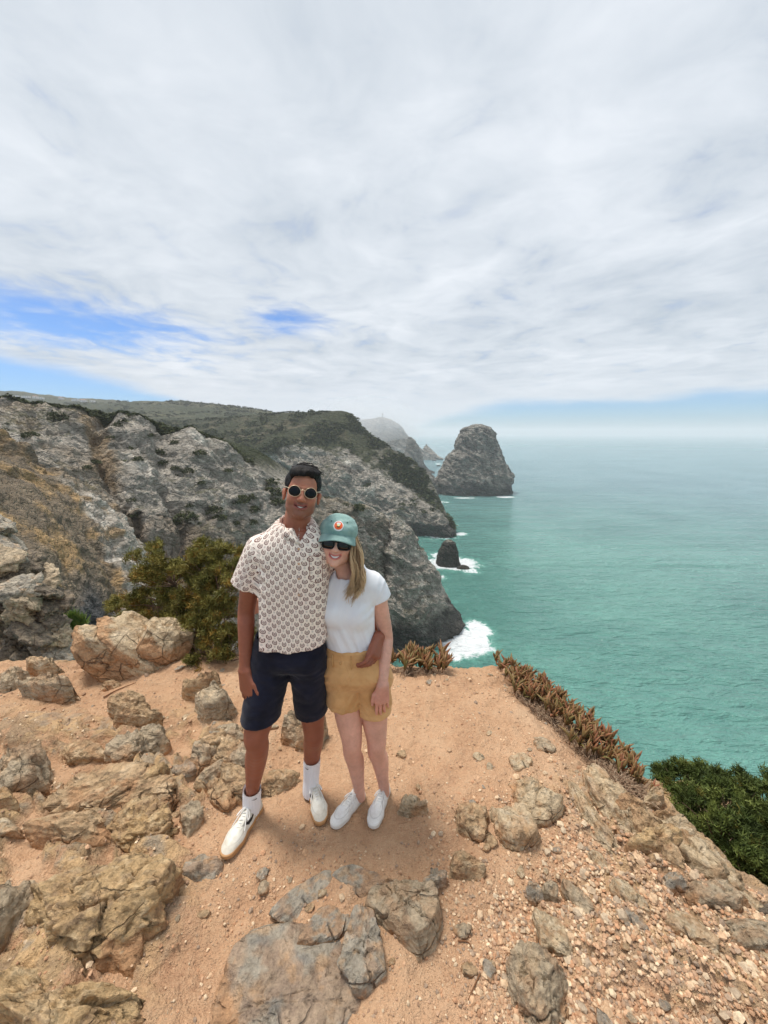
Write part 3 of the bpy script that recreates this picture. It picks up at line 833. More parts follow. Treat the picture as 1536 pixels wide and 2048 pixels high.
# =================================================================== LEDGE IN FRONT
EDGE = np.array([[-9, 2.2], [-5.5, 3.2]] + [list(G(u, v)[:2]) for u, v in [(0, 1316), (150, 1304), (240, 1300), (330, 1296), (470, 1300), (640, 1310), (790, 1318), (890, 1319), (950, 1321), (1000, 1322),
        (1052, 1366), (1110, 1408), (1170, 1462), (1212, 1520), (1260, 1572), (1310, 1592), (1352, 1640), (1400, 1690), (1445, 1736), (1536, 1790), (1600, 1850)]] + [[1.95, 0.7], [2.1, 0.0], [2.3, -1.5], [2.4, -4], [-9, -4]])
FEET = [(-0.70, 1.60), (-0.39, 1.78), (-0.19, 1.68), (-0.03, 1.69)]
def poly_dist(x, y):
    """Signed distance to the ledge outline (positive outside)."""
    d2 = np.full(x.shape, 1e9); inside = np.zeros(x.shape, bool)
    n = len(EDGE)
    for i in range(n):
        ax, ay = EDGE[i]; bx, by = EDGE[(i + 1) % n]
        ex, ey = bx - ax, by - ay
        t = np.clip(((x - ax) * ex + (y - ay) * ey) / (ex * ex + ey * ey), 0, 1)
        d2 = np.minimum(d2, (x - ax - t * ex) ** 2 + (y - ay - t * ey) ** 2)
        c = ((ay > y) != (by > y)) & (x < (bx - ax) * (y - ay) / (by - ay + 1e-12) + ax)
        inside ^= c
    d = np.sqrt(d2)
    return np.where(inside, -d, d)
def flat_mask(x, y):
    f = np.ones(x.shape)
    for fx, fy in FEET:
        f = np.minimum(f, sstep(np.hypot((x - fx), (y - fy)), 0.10, 0.34))
    return f
def bedrock(p):
    """Height 0..1 and mask of the bedrock that breaks through the dirt (beds run down to the right)."""
    x, y = p[:, 0], p[:, 1]
    ll = sstep(-(x + 0.62), 0.0, 0.5) * sstep(2.75 - y, 0, 0.7) + 0.75 * sstep(x - 0.35 - 0.45 * np.clip(y - 1.2, 0, 2), 0.0, 0.7) * sstep(2.3 - y, 0, 0.4)
    th = R(-38)
    q = np.stack([x * math.cos(th) + y * math.sin(th), -x * math.sin(th) + y * math.cos(th), 0 * x], 1)
    q = q + 0.12 * np.stack([fbm(p * 2.2, 3), fbm(p * 2.2 + 7, 3), 0 * x], 1)
    h = fbm(q * np.array([1.5, 3.6, 1]) + 3, 5, 0.55) * 0.8 + 0.45 * ridged(q * np.array([2.4, 6.5, 1]) + 40, 4, 0.55) - 0.12
    f1, f2, idd = worley(q * np.array([2.6, 6.0, 1.0]) + 5)
    step = ((idd % 17) / 17.0 - 0.5)
    crack = sstep(f2 - f1, 0.10, 0.0)
    k = sstep(h + 0.35 * step, 0.14, 0.32) * np.clip(ll, 0, 1)
    return k * (0.35 + 0.45 * np.clip(h, 0, 1) + 0.35 * step - 0.35 * crack), k
BEDK = []
def ground_z(x, y):
    x = np.asarray(x, float); y = np.asarray(y, float)
    p = np.stack([x.ravel(), y.ravel(), 0 * x.ravel()], 1)
    d = poly_dist(x, y).ravel() + 0.05 * fbm(p * 3.1, 3) + 0.03 * fbm(p * 9, 3)
    z = 0.050 * fbm(p * 0.9 + 3, 4) + 0.022 * fbm(p * 3.2, 4, 0.55) + 0.010 * ridged(p * 6.0 + 9, 4) + 0.004 * fbm(p * 26, 3)
    # rougher, stepped bedrock towards the lower left
    bh, bk_ = bedrock(p); BEDK.append(bk_)
    z += 0.10 * bh
    z *= flat_mask(x, y).ravel()
    drop = np.where(d > 0, 0.45 * d + 1.5 * np.clip(d - 0.12, 0, None), 0.0)
    sh = sstep(p[:, 0], 1.25, 1.6) * sstep(p[:, 1], 0.5, 1.0) * sstep(p[:, 1], 3.0, 2.5)          # shelf that carries the bush
    drop = drop * (1 - sh) + sh * np.minimum(drop, 0.62 + 0.22 * d + 2.2 * np.clip(p[:, 0] - 2.9, 0, None))
    z = z - drop - 0.10 * sstep(d, -0.28, 0.0) * sstep(d, 0.4, 0.0)
    z += sstep(d, 0.05, 0.5) * 0.10 * ridged(p * 1.6, 4)
    return z.reshape(x.shape)
gx = np.arange(-5.2, 3.45, 0.0155); gy = np.arange(-1.6, 4.9, 0.0155)
GX, GY = np.meshgrid(gx, gy)
GZ = ground_z(GX, GY)
def gz(x, y):
    i = np.clip((np.asarray(y) - gy[0]) / 0.0155, 0, len(gy) - 2); j = np.clip((np.asarray(x) - gx[0]) / 0.0155, 0, len(gx) - 2)
    return GZ[np.round(i).astype(int), np.round(j).astype(int)]
M_DIRT, n, b = material('dry_dirt')
p = n.pos()
px, py, pz = n.sep(p)
a1 = n.noise(p, 1.3, 5, 0.6); a2 = n.noise(p, 7.0, 6, 0.65); a3 = n.noise(p, 38.0, 4, 0.7); a4 = n.noise(p, 160.0, 3, 0.7)
c1 = n.ramp(n.add(n.mul(a1, 0.55), n.mul(a2, 0.45)), [(0.34, srgb(164, 122, 92)), (0.48, srgb(194, 150, 114)), (0.62, srgb(210, 170, 134))])
c1 = n.mix(n.ss(a3, 0.35, 0.75, 0.0, 0.5), c1, srgb(208, 172, 136))
grey = n.mul(n.ss(n.add(n.mul(px, 0.35), n.sub(a1, n.mul(py, 0.22))), 0.22, 0.72), 0.5)          # paler stony ground on the right
c1 = n.mix(grey, c1, srgb(196, 166, 136))
spk = n.voro(p, 95.0, 'F1')
c1 = n.mix(n.mul(n.ss(spk, 0.26, 0.16), n.ss(a2, 0.45, 0.6)), c1, srgb(205, 180, 148))
c1 = n.mix(n.ss(a4, 0.54, 0.70, 0.0, 0.55), c1, srgb(140, 98, 72))
spk2 = n.voro(p, 190.0, 'F1')
c1 = n.mix(n.mul(n.ss(spk2, 0.28, 0.18), n.ss(n.noise(p, 5.0, 3), 0.42, 0.58, 0.0, 0.8)), c1, srgb(222, 196, 164))
c1 = n.mix(0.16, c1, srgb(212, 180, 150))
an = n.new('ShaderNodeAttribute'); an.attribute_name = 'Col'
rk = n.mix(1.0, an.outputs['Color'], n.ramp(n.add(n.mul(a2, 0.4), n.mul(a3, 0.6)), [(0.34, (0.55, 0.53, 0.5)), (0.5, (1.0, 0.99, 0.97)), (0.66, (1.3, 1.28, 1.24))]), 'MULTIPLY')
c1 = n.mix(n.mul(an.outputs['Alpha'], n.ss(a2, 0.36, 0.5)), c1, rk)
n.put(b.inputs['Base Color'], c1)
b.inputs['Roughness'].default_value = 0.95
b.inputs['Specular IOR Level'].default_value = 0.1
c_spk = 0
hh = n.add(n.add(n.mul(a2, 1.1), n.mul(a3, 0.75)), n.add(n.mul(a4, 0.16), n.mul(n.ss(spk, 0.3, 0.1), 0.12)))
n.put(b.inputs['Normal'], n.bump(hh, 0.95, 0.04))
V = np.stack([GX.ravel(), GY.ravel(), GZ.ravel()], 1)
_me = mesh_from('ground', V, grid_faces(len(gy), len(gx)))
_k = BEDK[0] * sstep(poly_dist(V[:, 0], V[:, 1]), 0.8, 0.2) * flat_mask(V[:, 0], V[:, 1])
_k = np.maximum(_k, sstep(poly_dist(V[:, 0], V[:, 1]) + 0.05 * fbm(V * 4, 3), 0.06, 0.16) * 0.8)
_n = fbm(V * np.array([3, 5, 9]) + 3, 5, 0.6); _n2 = fbm(V * 9 + 3, 4, 0.6)
_c = lerp(srgb(196, 164, 124), srgb(158, 134, 108), sstep(_n, -0.2, 0.5)); _c = lerp(_c, srgb(146, 138, 126), sstep(_n2 - _n, 0.2, 0.7) * 0.7)
_a = np.concatenate([_c, _k[:, None]], 1)
vcol(_me, _a)
ground = obj('ground', _me, M_DIRT, kind='structure')
# the headland under the ledge, falling to the sea
_b = [(gx[-1], y_) for y_ in np.linspace(gy[0], gy[-1], 40)] + [(x_, gy[-1]) for x_ in np.linspace(gx[-1], gx[0], 50)][1:] + [(gx[0], y_) for y_ in np.linspace(gy[-1], gy[0], 30)][1:]
_rows = []
for f_ in np.linspace(0, 1, 40):
    r_ = []
    for x_, y_ in _b:
        i_ = min(max(int(round((y_ - gy[0]) / 0.0155)), 0), len(gy) - 1); j_ = min(max(int(round((x_ - gx[0]) / 0.0155)), 0), len(gx) - 1)
        o_ = np.array([x_ + 1.0, y_ - 1.0]); o_ = o_ / np.linalg.norm(o_)
        z0_ = GZ[i_, j_] - 0.01
        r_.append((x_ + o_[0] * 16 * f_ ** 1.5, y_ + o_[1] * 16 * f_ ** 1.5, z0_ * (1 - f_) + (SEA_Z - 3) * f_))
    _rows.append(r_)
_V = np.array(_rows).reshape(-1, 3); _t = np.repeat(np.linspace(0, 1, 40), len(_b))
_V = _V + np.stack([fbm(_V / 3, 4), fbm(_V / 3 + 9, 4), 0 * _t], 1) * (1.2 * sstep(_t, 0, 0.1))[:, None]
_me = mesh_from('cliff_under_ledge', _V, grid_faces(40, len(_b))); vcol(_me, grey_cols(_V, np.tile([[0, 0, 0.2]], (len(_V), 1)), None, None))
obj('cliff_under_ledge', _me, M_CLIFF, kind='structure')

# ------------------------------------------------------------------ rocks
import bmesh
_ico = {}
def ico(sub):
    if sub not in _ico:
        bm = bmesh.new(); bmesh.ops.create_icosphere(bm, subdivisions=sub, radius=1.0)
        V = np.array([v.co[:] for v in bm.verts]); F = np.array([[v.index for v in f.verts] for f in bm.faces])
        bm.free(); _ico[sub] = (V / np.linalg.norm(V, axis=1)[:, None], F)
    return _ico[sub]
ROCKC = {  # main, second, patch
    'tan': (srgb(202, 172, 136), srgb(172, 142, 112), srgb(220, 194, 160)),
    'ochre': (srgb(210, 178, 134), srgb(176, 150, 120), srgb(224, 198, 158)),
    'slate': (srgb(182, 172, 156), srgb(156, 150, 141), srgb(204, 174, 142)),
    'pale': (srgb(212, 190, 158), srgb(184, 156, 122), srgb(224, 206, 178)),
    'grey': (srgb(194, 176, 150), srgb(162, 145, 124), srgb(214, 190, 158)),
    'dark': (srgb(132, 120, 106), srgb(98, 90, 80), srgb(176, 158, 134)),
}
def rock_shape(seed, sub, dims, planes=9, flatness=0.97, rough=0.035, pit=0.0, cracks=0, layers=0.0, chip=0.10, crackw=0.022):
    g = np.random.default_rng(seed)
    D, F = ico(sub)
    nrm = g.normal(size=(planes, 3)); nrm /= np.linalg.norm(nrm, axis=1)[:, None]
    nrm = np.vstack([nrm, [[0.1 * g.normal(), 0.1 * g.normal(), 1.0]]]); nrm[-1] /= np.linalg.norm(nrm[-1])
    off = np.concatenate([0.70 + 0.30 * g.random(planes), [0.72]])
    q = D @ nrm.T
    rr = off / np.maximum(q, 0.08)
    rr = np.sort(rr, axis=1)
    r = rr[:, 0] - 0.035 * np.exp(-((rr[:, 1] - rr[:, 0]) / 0.04))          # slightly worn edges
    r = np.minimum(r, 1.3) * flatness + (1 - flatness)
    s = seed * 1.37
    f1, f2, idd = worley(D * r[:, None] * 1.7 + 0.2 * fbm(D * 3 + s, 2)[:, None] + s)      # broken chips
    tl = _grad[idd % 256]
    r = r + chip * ((idd % 23) / 23.0 - 0.5) + chip * 0.9 * (D * tl).sum(1) - chip * 0.7 * sstep(f2 - f1, 0.07, 0.0)
    V = D * r[:, None]
    w_ = V + 0.15 * np.stack([fbm(V * 1.6 + s, 3), fbm(V * 1.6 + s + 9, 3), fbm(V * 1.6 + s + 19, 3)], 1)
    d = rough * (1.2 * fbm(w_ * 1.7 + s, 5, 0.55) + 0.8 * ridged(w_ * np.array([2.2, 2.2, 4.5]) + s, 5, 0.55))
    if pit:
        f1, f2, _ = worley(w_ * 5 + s)
        d -= pit * sstep(0.42 - f1, 0.0, 0.3) * sstep(fbm(w_ * 1.5 + s + 3, 2), -0.3, 0.3)
        d += pit * 0.7 * ridged(w_ * 5 + s, 4, 0.6)
    if layers:
        b_ = np.array([0.35, 0.25, 0.9]); h = (w_ @ b_) * 5.0
        d += layers * (np.abs((h % 1.0) - 0.5) * 2 - 0.5)
    for k in range(cracks):
        nn = g.normal(size=3); nn[2] *= 0.3; nn /= np.linalg.norm(nn)
        c = 0.5 * (g.random() - 0.5)
        e = np.abs(w_ @ nn - c + 0.03 * fbm(V * 6 + k, 3))
        d -= 0.09 * np.exp(-(e / crackw) ** 2)
    V = V + D * d[:, None]
    return V * np.asarray(dims), F
def rock_cols(V, kind, seed, dims, dusty=0.5):
    a, b_, c = (np.array(x) for x in ROCKC[kind])
    q = V / max(dims)
    s = seed * 2.11
    n1 = fbm(q * 1.6 + s, 5, 0.6); n2 = fbm(q * np.array([5, 5, 9]) + s, 5, 0.65); n3 = fbm(q * 3.2 + s + 40, 4)
    col = lerp(a, b_, sstep(n2 + 0.6 * n1, -0.1, 0.7))
    col = lerp(col, c, sstep(n3 + 0.3 * n2, 0.15, 0.6) * 0.8)
    dirt = np.array(srgb(196, 152, 114))
    zr = V[:, 2] / dims[2]
    col = lerp(col, dirt, sstep(0.42 - zr + 0.25 * n1 + 0.1 * n2, 0.0, 0.25) * 0.85 * (dusty > 0))
    return lerp(col, dirt, sstep(n1 - 0.6 * (0.6 - zr) + 0.25, 0.15, 0.6) * dusty * 0.8)
M_ROCK, n, b = material('ledge_rock')
p = n.coord('Object')
r1 = n.noise(p, 14.0, 7, 0.72, dist=0.6); r2 = n.noise(p, 85.0, 5, 0.75)
lich = n.ss(n.voro(n.vm('ADD', p, n.vm('SCALE', n.noise(p, 30.0, 3, color=True), scale=0.03)), 16.0, 'F1'), 0.20, 0.13)
col = n.mix(1.0, n.attr('Col'), n.ramp(n.add(n.mul(r1, 0.65), n.mul(r2, 0.35)), [(0.34, (0.42, 0.39, 0.35)), (0.48, (0.97, 0.95, 0.92)), (0.64, (1.42, 1.39, 1.33))]), 'MULTIPLY')
col = n.mix(n.mul(lich, n.ss(n.noise(p, 4.0, 2), 0.54, 0.66, 0.0, 0.5)), col, srgb(214, 200, 170))
wp = n.vm('ADD', p, n.vm('SCALE', n.noise(p, 7.0, 4, color=True), scale=0.07))
vein = n.mul(n.ss(n.voro(wp, 4.5, 'DISTANCE_TO_EDGE'), 0.022, 0.004), n.ss(n.noise(p, 2.5, 2), 0.45, 0.6))
facet = n.voro(n.vm('MULTIPLY', wp, (1.0, 1.0, 1.8)), 17.0, 'F1')
facet2 = n.voro(wp, 46.0, 'F1')
col = n.mix(n.mul(vein, 0.6), col, srgb(92, 74, 60))
n.put(b.inputs['Base Color'], col)
b.inputs['Roughness'].default_value = 0.88
b.inputs['Specular IOR Level'].default_value = 0.2
n.put(b.inputs['Normal'], n.bump(n.sub(n.add(n.add(n.mul(r1, 0.8), n.mul(r2, 0.55)), n.add(n.mul(facet, 1.1), n.mul(facet2, 0.35))), n.mul(vein, 1.4)), 1.0, 0.036))
def put_rock(name, center, dims, rotz, kind, seed, sub=4, label=None, parent=None, cat='rock', tilt=(0, 0), dusty=0.5, shape=None, group=None, **kw):
    V, F = rock_shape(seed, sub, dims, **kw)
    me = mesh_from(name, V, F)
    vcol(me, rock_cols(V, kind, seed, dims, dusty))
    o = obj(name, me, M_ROCK, parent, label, cat if parent is None else None, group, loc=tuple(map(float, center)))
    o.rotation_euler = (tilt[0], tilt[1], rotz)
    return o
def px_rock(u0, v0, u1, v1, h, kind, seed, label, sub=5, **kw):
    uc = (u0 + u1) / 2
    fr = G(uc, v1); bk = G(uc, v0, h * 0.8)
    zc = gz(fr[0], (fr[1] + bk[1]) / 2)
    cy = (fr[1] + bk[1]) / 2; ry = max((bk[1] - fr[1]) / 2, 0.025)
    vm = (v0 + v1) / 2
    l_, r_ = G(u0, vm, h * 0.4), G(u1, vm, h * 0.4)
    rx = (r_[0] - l_[0]) / 2; cx = (r_[0] + l_[0]) / 2
    return put_rock('rock', (cx, cy, zc - 0.45 * h), (rx * 1.0, ry * 1.02, h * 1.6), 0.0, kind, seed, sub, label, **kw)
def ln_rock(ua, va, ub, vb, wid, h, kind, seed, label, sub=5, **kw):
    a, b_ = G(ua, va, h * 0.5), G(ub, vb, h * 0.5)
    c = (a + b_) / 2; L = np.linalg.norm(b_ - a) / 2
    return put_rock('rock', (c[0], c[1], gz(c[0], c[1]) - 0.45 * h), (L * 1.05, wid, h * 1.6), math.atan2(b_[1] - a[1], b_[0] - a[0]), kind, seed, sub, label, **kw)
# left side
px_rock(0, 1318, 50, 1382, 0.20, 'grey', 11, 'rounded tan rock at the left border beside the dark outcrop', 4)
px_rock(44, 1336, 162, 1402, 0.24, 'grey', 12, 'humped two toned rock half buried left of the split boulder', cracks=1)
px_rock(62, 1312, 128, 1340, 0.20, 'pale', 13, 'pale rock cap showing behind the humped rock', 4)
px_rock(198, 1350, 243, 1373, 0.07, 'tan', 14, 'small tan rock just below the split boulder', 4)
px_rock(372, 1360, 486, 1452, 0.27, 'grey', 15, 'angular grey brown boulder beside the right hand of the man', cracks=2, planes=9)
px_rock(370, 1352, 440, 1392, 0.26, 'tan', 16, 'brown rock leaning behind the angular boulder', 4)
px_rock(226, 1404, 300, 1452, 0.12, 'tan', 17, 'flat topped tan rock, uppermost of the stepped rocks on the left', layers=0.05)
px_rock(238, 1428, 322, 1468, 0.15, 'tan', 18, 'wedge of tan rock, second of the stepped rocks on the left', layers=0.05)
px_rock(230, 1462, 326, 1542, 0.15, 'grey', 19, 'creased tan rock, third of the stepped rocks on the left', cracks=2, layers=0.04)
px_rock(262, 1535, 338, 1592, 0.10, 'ochre', 20, 'crumbly brown rock, lowest of the stepped rocks on the left', 5, pit=0.05)
px_rock(118, 1482, 212, 1540, 0.09, 'tan', 21, 'low flaky tan rock above the broad outcrop', layers=0.05, pit=0.03)
px_rock(-30, 1496, 92, 1612, 0.21, 'grey', 22, 'big rounded grey boulder cut by the left border', rough=0.06)
px_rock(-20, 1600, 42, 1650, 0.10, 'ochre', 23, 'ochre rock under the rounded grey boulder', 4)
px_rock(118, 1545, 322, 1650, 0.09, 'tan', 24, 'broad smooth tan outcrop in the middle of the left ground', 6, cracks=1, rough=0.06, dusty=0.9)
px_rock(200, 1600, 345, 1704, 0.12, 'ochre', 25, 'pitted ochre outcrop below the broad smooth one', 6, pit=0.05, dusty=0.3)
px_rock(70, 1640, 220, 1705, 0.07, 'tan', 26, 'flat dusty slab left of the pitted ochre outcrop', dusty=0.9)
px_rock(-20, 1650, 44, 1690, 0.05, 'pale', 27, 'flat pinkish stone at the left border above the large boulder', 4)
px_rock(44, 1722, 335, 1945, 0.16, 'ochre', 28, 'largest ochre and grey boulder in the lower left', 6, pit=0.016, cracks=2, rough=0.05, dusty=0.2, layers=0.03)
px_rock(-40, 1935, 235, 2110, 0.13, 'ochre', 29, 'ragged ochre boulder in the bottom left corner', 6, pit=0.022, rough=0.06, dusty=0.2, layers=0.03)
px_rock(-60, 1745, 26, 2000, 0.18, 'grey', 30, 'grey lichen spotted boulder sliver on the lower left border', 5)
px_rock(352, 1512, 400, 1566, 0.10, 'slate', 31, 'pointed blue grey slate stone left of the fractured blocks', 4, planes=7)
px_rock(354, 1602, 408, 1672, 0.10, 'grey', 32, 'upright pinkish grey wedge stone left of the white sock', 4, planes=7)
px_rock(372, 1694, 436, 1770, 0.08, 'slate', 33, 'grey streaked stone touching the toe of the man', 4, planes=8)
px_rock(506, 1522, 592, 1594, 0.09, 'tan', 34, 'low broken tan rock between the legs of the man', 5, cracks=2, planes=8)
px_rock(545, 1416, 668, 1494, 0.22, 'grey', 35, 'angular cluster rock behind the knees of the couple', 5, cracks=3, planes=8)
# foreground slate
ln_rock(556, 1822, 652, 1752, 0.055, 0.030, 'slate', 36, 'thin slate flake lying flat, nearest to the right shoe of the man', 5, planes=6, chip=0.04, rough=0.02)
px_rock(664, 1728, 782, 1802, 0.045, 'slate', 37, 'flat slate slab touching the cracked block from the left', 5, planes=7, dusty=0.8, chip=0.04, rough=0.02)
ln_rock(604, 1876, 706, 1812, 0.055, 0.028, 'slate', 38, 'narrow slate strip leading to the big slab', 5, planes=6, dusty=0.8, chip=0.04, rough=0.02)
px_rock(742, 1732, 872, 1905, 0.15, 'grey', 39, 'block of grey stone scored by dark straight cracks', 6, cracks=5, planes=6, rough=0.014, chip=0.03, crackw=0.014)
px_rock(676, 1822, 772, 1970, 0.09, 'slate', 40, 'long grey rock rib left of the cracked block', 5, planes=8)
px_rock(400, 1850, 735, 2140, 0.055, 'slate', 41, 'broad blue grey slate slab at the bottom of the picture', 6, cracks=5, planes=8, rough=0.016, dusty=0.5, chip=0.035, crackw=0.010)
px_rock(848, 1728, 892, 1795, 0.09, 'slate', 42, 'dark slate cube beside the cracked block', 4, planes=7)
px_rock(896, 1712, 962, 1776, 0.08, 'tan', 43, 'brown knobbly stone right of the dark slate cube', 5, pit=0.04)
# right side
px_rock(794, 1580, 858, 1644, 0.10, 'pale', 44, 'single tan stone just right of the white shoes of the woman', 5, planes=9)
px_rock(903, 1618, 978, 1694, 0.07, 'tan', 45, 'crumbling tan rock left of the upright pale stone', 5, pit=0.05)
px_rock(982, 1594, 1064, 1726, 0.12, 'pale', 46, 'upright pale stone with an orange face', 5, planes=9)
px_rock(1018, 1552, 1112, 1648, 0.12, 'pale', 47, 'smooth cream boulder split by one crack', 5, cracks=1)
px_rock(1022, 1510, 1070, 1556, 0.03, 'pale', 48, 'flat pale stone behind the cream boulder', 4)
px_rock(1064, 1466, 1108, 1508, 0.05, 'grey', 49, 'lone small grey stone on the open dirt near the edge', 4, planes=8)
px_rock(1006, 1868, 1140, 2080, 0.13, 'grey', 50, 'grey and tan boulder at the bottom edge beside the gravel', 6, rough=0.06)
ln_rock(1062, 1822, 1130, 1900, 0.05, 0.05, 'pale', 51, 'pale streaky rib above the bottom boulder', 5)
ln_rock(1166, 1545, 1290, 1690, 0.085, 0.13, 'pale', 52, 'long cream bedrock bed, uppermost along the right brink', 6, layers=0.05, rough=0.06)
ln_rock(1140, 1580, 1236, 1715, 0.06, 0.09, 'pale', 53, 'long cream bedrock bed, second in from the right brink', 6, layers=0.05)
ln_rock(1224, 1590, 1316, 1700, 0.07, 0.16, 'tan', 54, 'blocky cream bed leaning out over the bush', 5, cracks=2)
px_rock(1284, 1560, 1338, 1612, 0.13, 'pale', 55, 'square cream block on the brink below the ice plant', 5, planes=8)
px_rock(1302, 1594, 1362, 1640, 0.11, 'tan', 56, 'cream block under the square one on the brink', 5, planes=8)
px_rock(1308, 1630, 1392, 1692, 0.11, 'pale', 57, 'thin bedded pinkish block on the brink', 5, layers=0.06)
ln_rock(1336, 1640, 1440, 1746, 0.075, 0.12, 'pale', 58, 'rounded cream shoulder of rock against the green bush', 6)
px_rock(1262, 1676, 1346, 1736, 0.10, 'ochre', 59, 'orange tan block with a dark gap beneath it', 5, planes=8)
ln_rock(1302, 1700, 1366, 1772, 0.04, 0.06, 'tan', 60, 'tapered tan stone below the orange block', 5)
ln_rock(1420, 1712, 1500, 1772, 0.06, 0.10, 'pale', 61, 'rounded pale lobe on the right brink beside the bush', 5)
ln_rock(1446, 1750, 1560, 1830, 0.07, 0.09, 'pale', 62, 'smooth cream lip running out at the right border', 5)
px_rock(1392, 1772, 1484, 1846, 0.05, 'grey', 63, 'pale grey water worn rock patch near the right border', 5)
px_rock(1480, 1772, 1560, 1830, 0.06, 'dark', 64, 'dark cracked rock at the right border', 5, cracks=2)
px_rock(1452, 1850, 1570, 1920, 0.05, 'grey', 65, 'flat grey rock low on the right border', 5)
ln_rock(1228, 1782, 1290, 1838, 0.035, 0.045, 'pale', 66, 'white grey slab standing out of the gravel', 5, planes=7)
ln_rock(1246, 1838, 1288, 1880, 0.022, 0.03, 'slate', 67, 'thin grey slab below the white grey one in the gravel', 4, planes=7)
px_rock(1056, 1766, 1084, 1812, 0.07, 'slate', 68, 'left of two small upright grey stones in the gravel', 4, planes=7)
px_rock(1088, 1762, 1116, 1812, 0.07, 'grey', 69, 'right of two small upright grey stones in the gravel', 4, planes=7)
px_rock(1322, 1762, 1366, 1806, 0.06, 'slate', 70, 'grey cube of rock among the gravel on the right', 4, planes=7)
ln_rock(1130, 1770, 1176, 1824, 0.03, 0.06, 'grey', 71, 'tilted grey sliver between the upright stones and white slab', 4, planes=7)
ln_rock(1176, 1700, 1214, 1745, 0.03, 0.05, 'pale', 72, 'half sunk cream stone below the long beds', 4)
ln_rock(1330, 1840, 1420, 1900, 0.05, 0.03, 'pale', 73, 'low cream rib crossing the gravel on the right', 5)

# split boulder of three lobes
c0 = G(272, 1350)
sb = empty('split_boulder', (c0[0], c0[1] + 0.15, float(gz(c0[0], c0[1]))), 'pale split boulder with deep cracks in front of the juniper', 'boulder')
def lobe(u, v, hl, hw, Y, dep, seed, tilt, **kw):
    c = P(u, v, Y); k_ = np.linalg.norm(c - np.array([0, 0, 2.0])) / 768
    put_rock('lobe', c - np.array(sb.location), (hl * k_, dep, hw * k_), 0, 'pale', seed, 5, parent=sb, tilt=(0, tilt), dusty=0.12, planes=7, **kw)
lobe(243, 1312, 58, 34, 2.98, 0.17, 81, 0.66, rough=0.03, chip=0.06)
lobe(276, 1282, 72, 20, 3.08, 0.17, 82, 0.70, rough=0.03, chip=0.06)
lobe(322, 1274, 38, 34, 3.14, 0.18, 83, 0.60, rough=0.03, chip=0.06)
lobe(288, 1328, 52, 18, 3.04, 0.16, 84, 0.25, rough=0.03, chip=0.06)
# fractured block stack beside the man
c0 = G(442, 1600)
fb = empty('fractured_rock', (c0[0], c0[1] + 0.1, float(gz(c0[0], c0[1]))), 'stack of fractured tan blocks left of the lower leg of the man', 'rock')
g = np.random.default_rng(5)
for i, (u0, v0, u1, v1, h) in enumerate([(396, 1490, 430, 1540, .17), (424, 1462, 458, 1505, .20), (428, 1490, 480, 1540, .17), (405, 1530, 445, 1568, .12), (440, 1532, 492, 1580, .12), (418, 1562, 462, 1600, .07), (462, 1500, 500, 1545, .17), (398, 1540, 425, 1590, .07), (470, 1570, 505, 1600, .05), (446, 1470, 490, 1500, .2)]):
    uc = (u0 + u1) / 2; fr = G(uc, v1, h * 0.1); bk = G(uc, v0, h)
    sc = np.linalg.norm(fr - np.array([0, 0, 2])) / 768
    c = np.array([fr[0], (fr[1] + bk[1]) / 2, h * 0.35]) - np.array(sb.location) * 0 - np.array(fb.location)
    put_rock('block', c, ((u1 - u0) * sc * 0.62, max(0.05, (bk[1] - fr[1]) * 0.62), h * 0.75 + 0.02), 0.4 * g.normal(), 'tan' if i % 3 else 'grey', 90 + i, 4, parent=fb, planes=7, rough=0.03, tilt=(0.2 * g.normal(), 0.2 * g.normal()), dusty=0.3)

# ------------------------------------------------------------------ loose stones and gravel
def stone_proto(seed):
    g = np.random.default_rng(seed)
    D, F = ico(1)
    nn = g.normal(size=(7, 3)); nn /= np.linalg.norm(nn, axis=1)[:, None]
    r = (0.62 + 0.35 * g.random(7))[None] / np.maximum(D @ nn.T, 0.1)
    V = D * np.minimum(r.min(1), 1.1)[:, None] * np.array([1.0, 0.75 + 0.2 * g.random(), 0.45 + 0.2 * g.random()])
    return V, F
M_PEB, n, b = material('pebble_stone')
rnd = n.new('ShaderNodeObjectInfo').outputs['Random']
c_ = n.ramp(rnd, [(0.0, srgb(182, 150, 120)), (0.3, srgb(204, 176, 144)), (0.55, srgb(164, 146, 126)), (0.8, srgb(216, 194, 164)), (1.0, srgb(190, 146, 110))])
n.put(b.inputs['Base Color'], n.mix(1.0, c_, n.ramp(n.noise(n.coord(), 2.2, 5, 0.65), [(0.35, (0.8, 0.78, 0.76)), (0.65, (1.15, 1.15, 1.12))]), 'MULTIPLY'))
b.inputs['Roughness'].default_value = 0.9; b.inputs['Specular IOR Level'].default_value = 0.2
M_GRAV, n, b = material('gravel_stone')
n.put(b.inputs['Base Color'], n.mix(1.0, n.attr('Col'), n.ramp(n.noise(n.pos(), 90.0, 3, 0.6), [(0.35, (0.82, 0.8, 0.78)), (0.65, (1.12, 1.12, 1.1))]), 'MULTIPLY'))
b.inputs['Roughness'].default_value = 0.9; b.inputs['Specular IOR Level'].default_value = 0.2
PROT = [stone_proto(500 + k) for k in range(12)]
PMESH = []
for V, F in PROT:
    me = mesh_from('pebble', V, F, False); me.materials.append(M_PEB); PMESH.append(me)
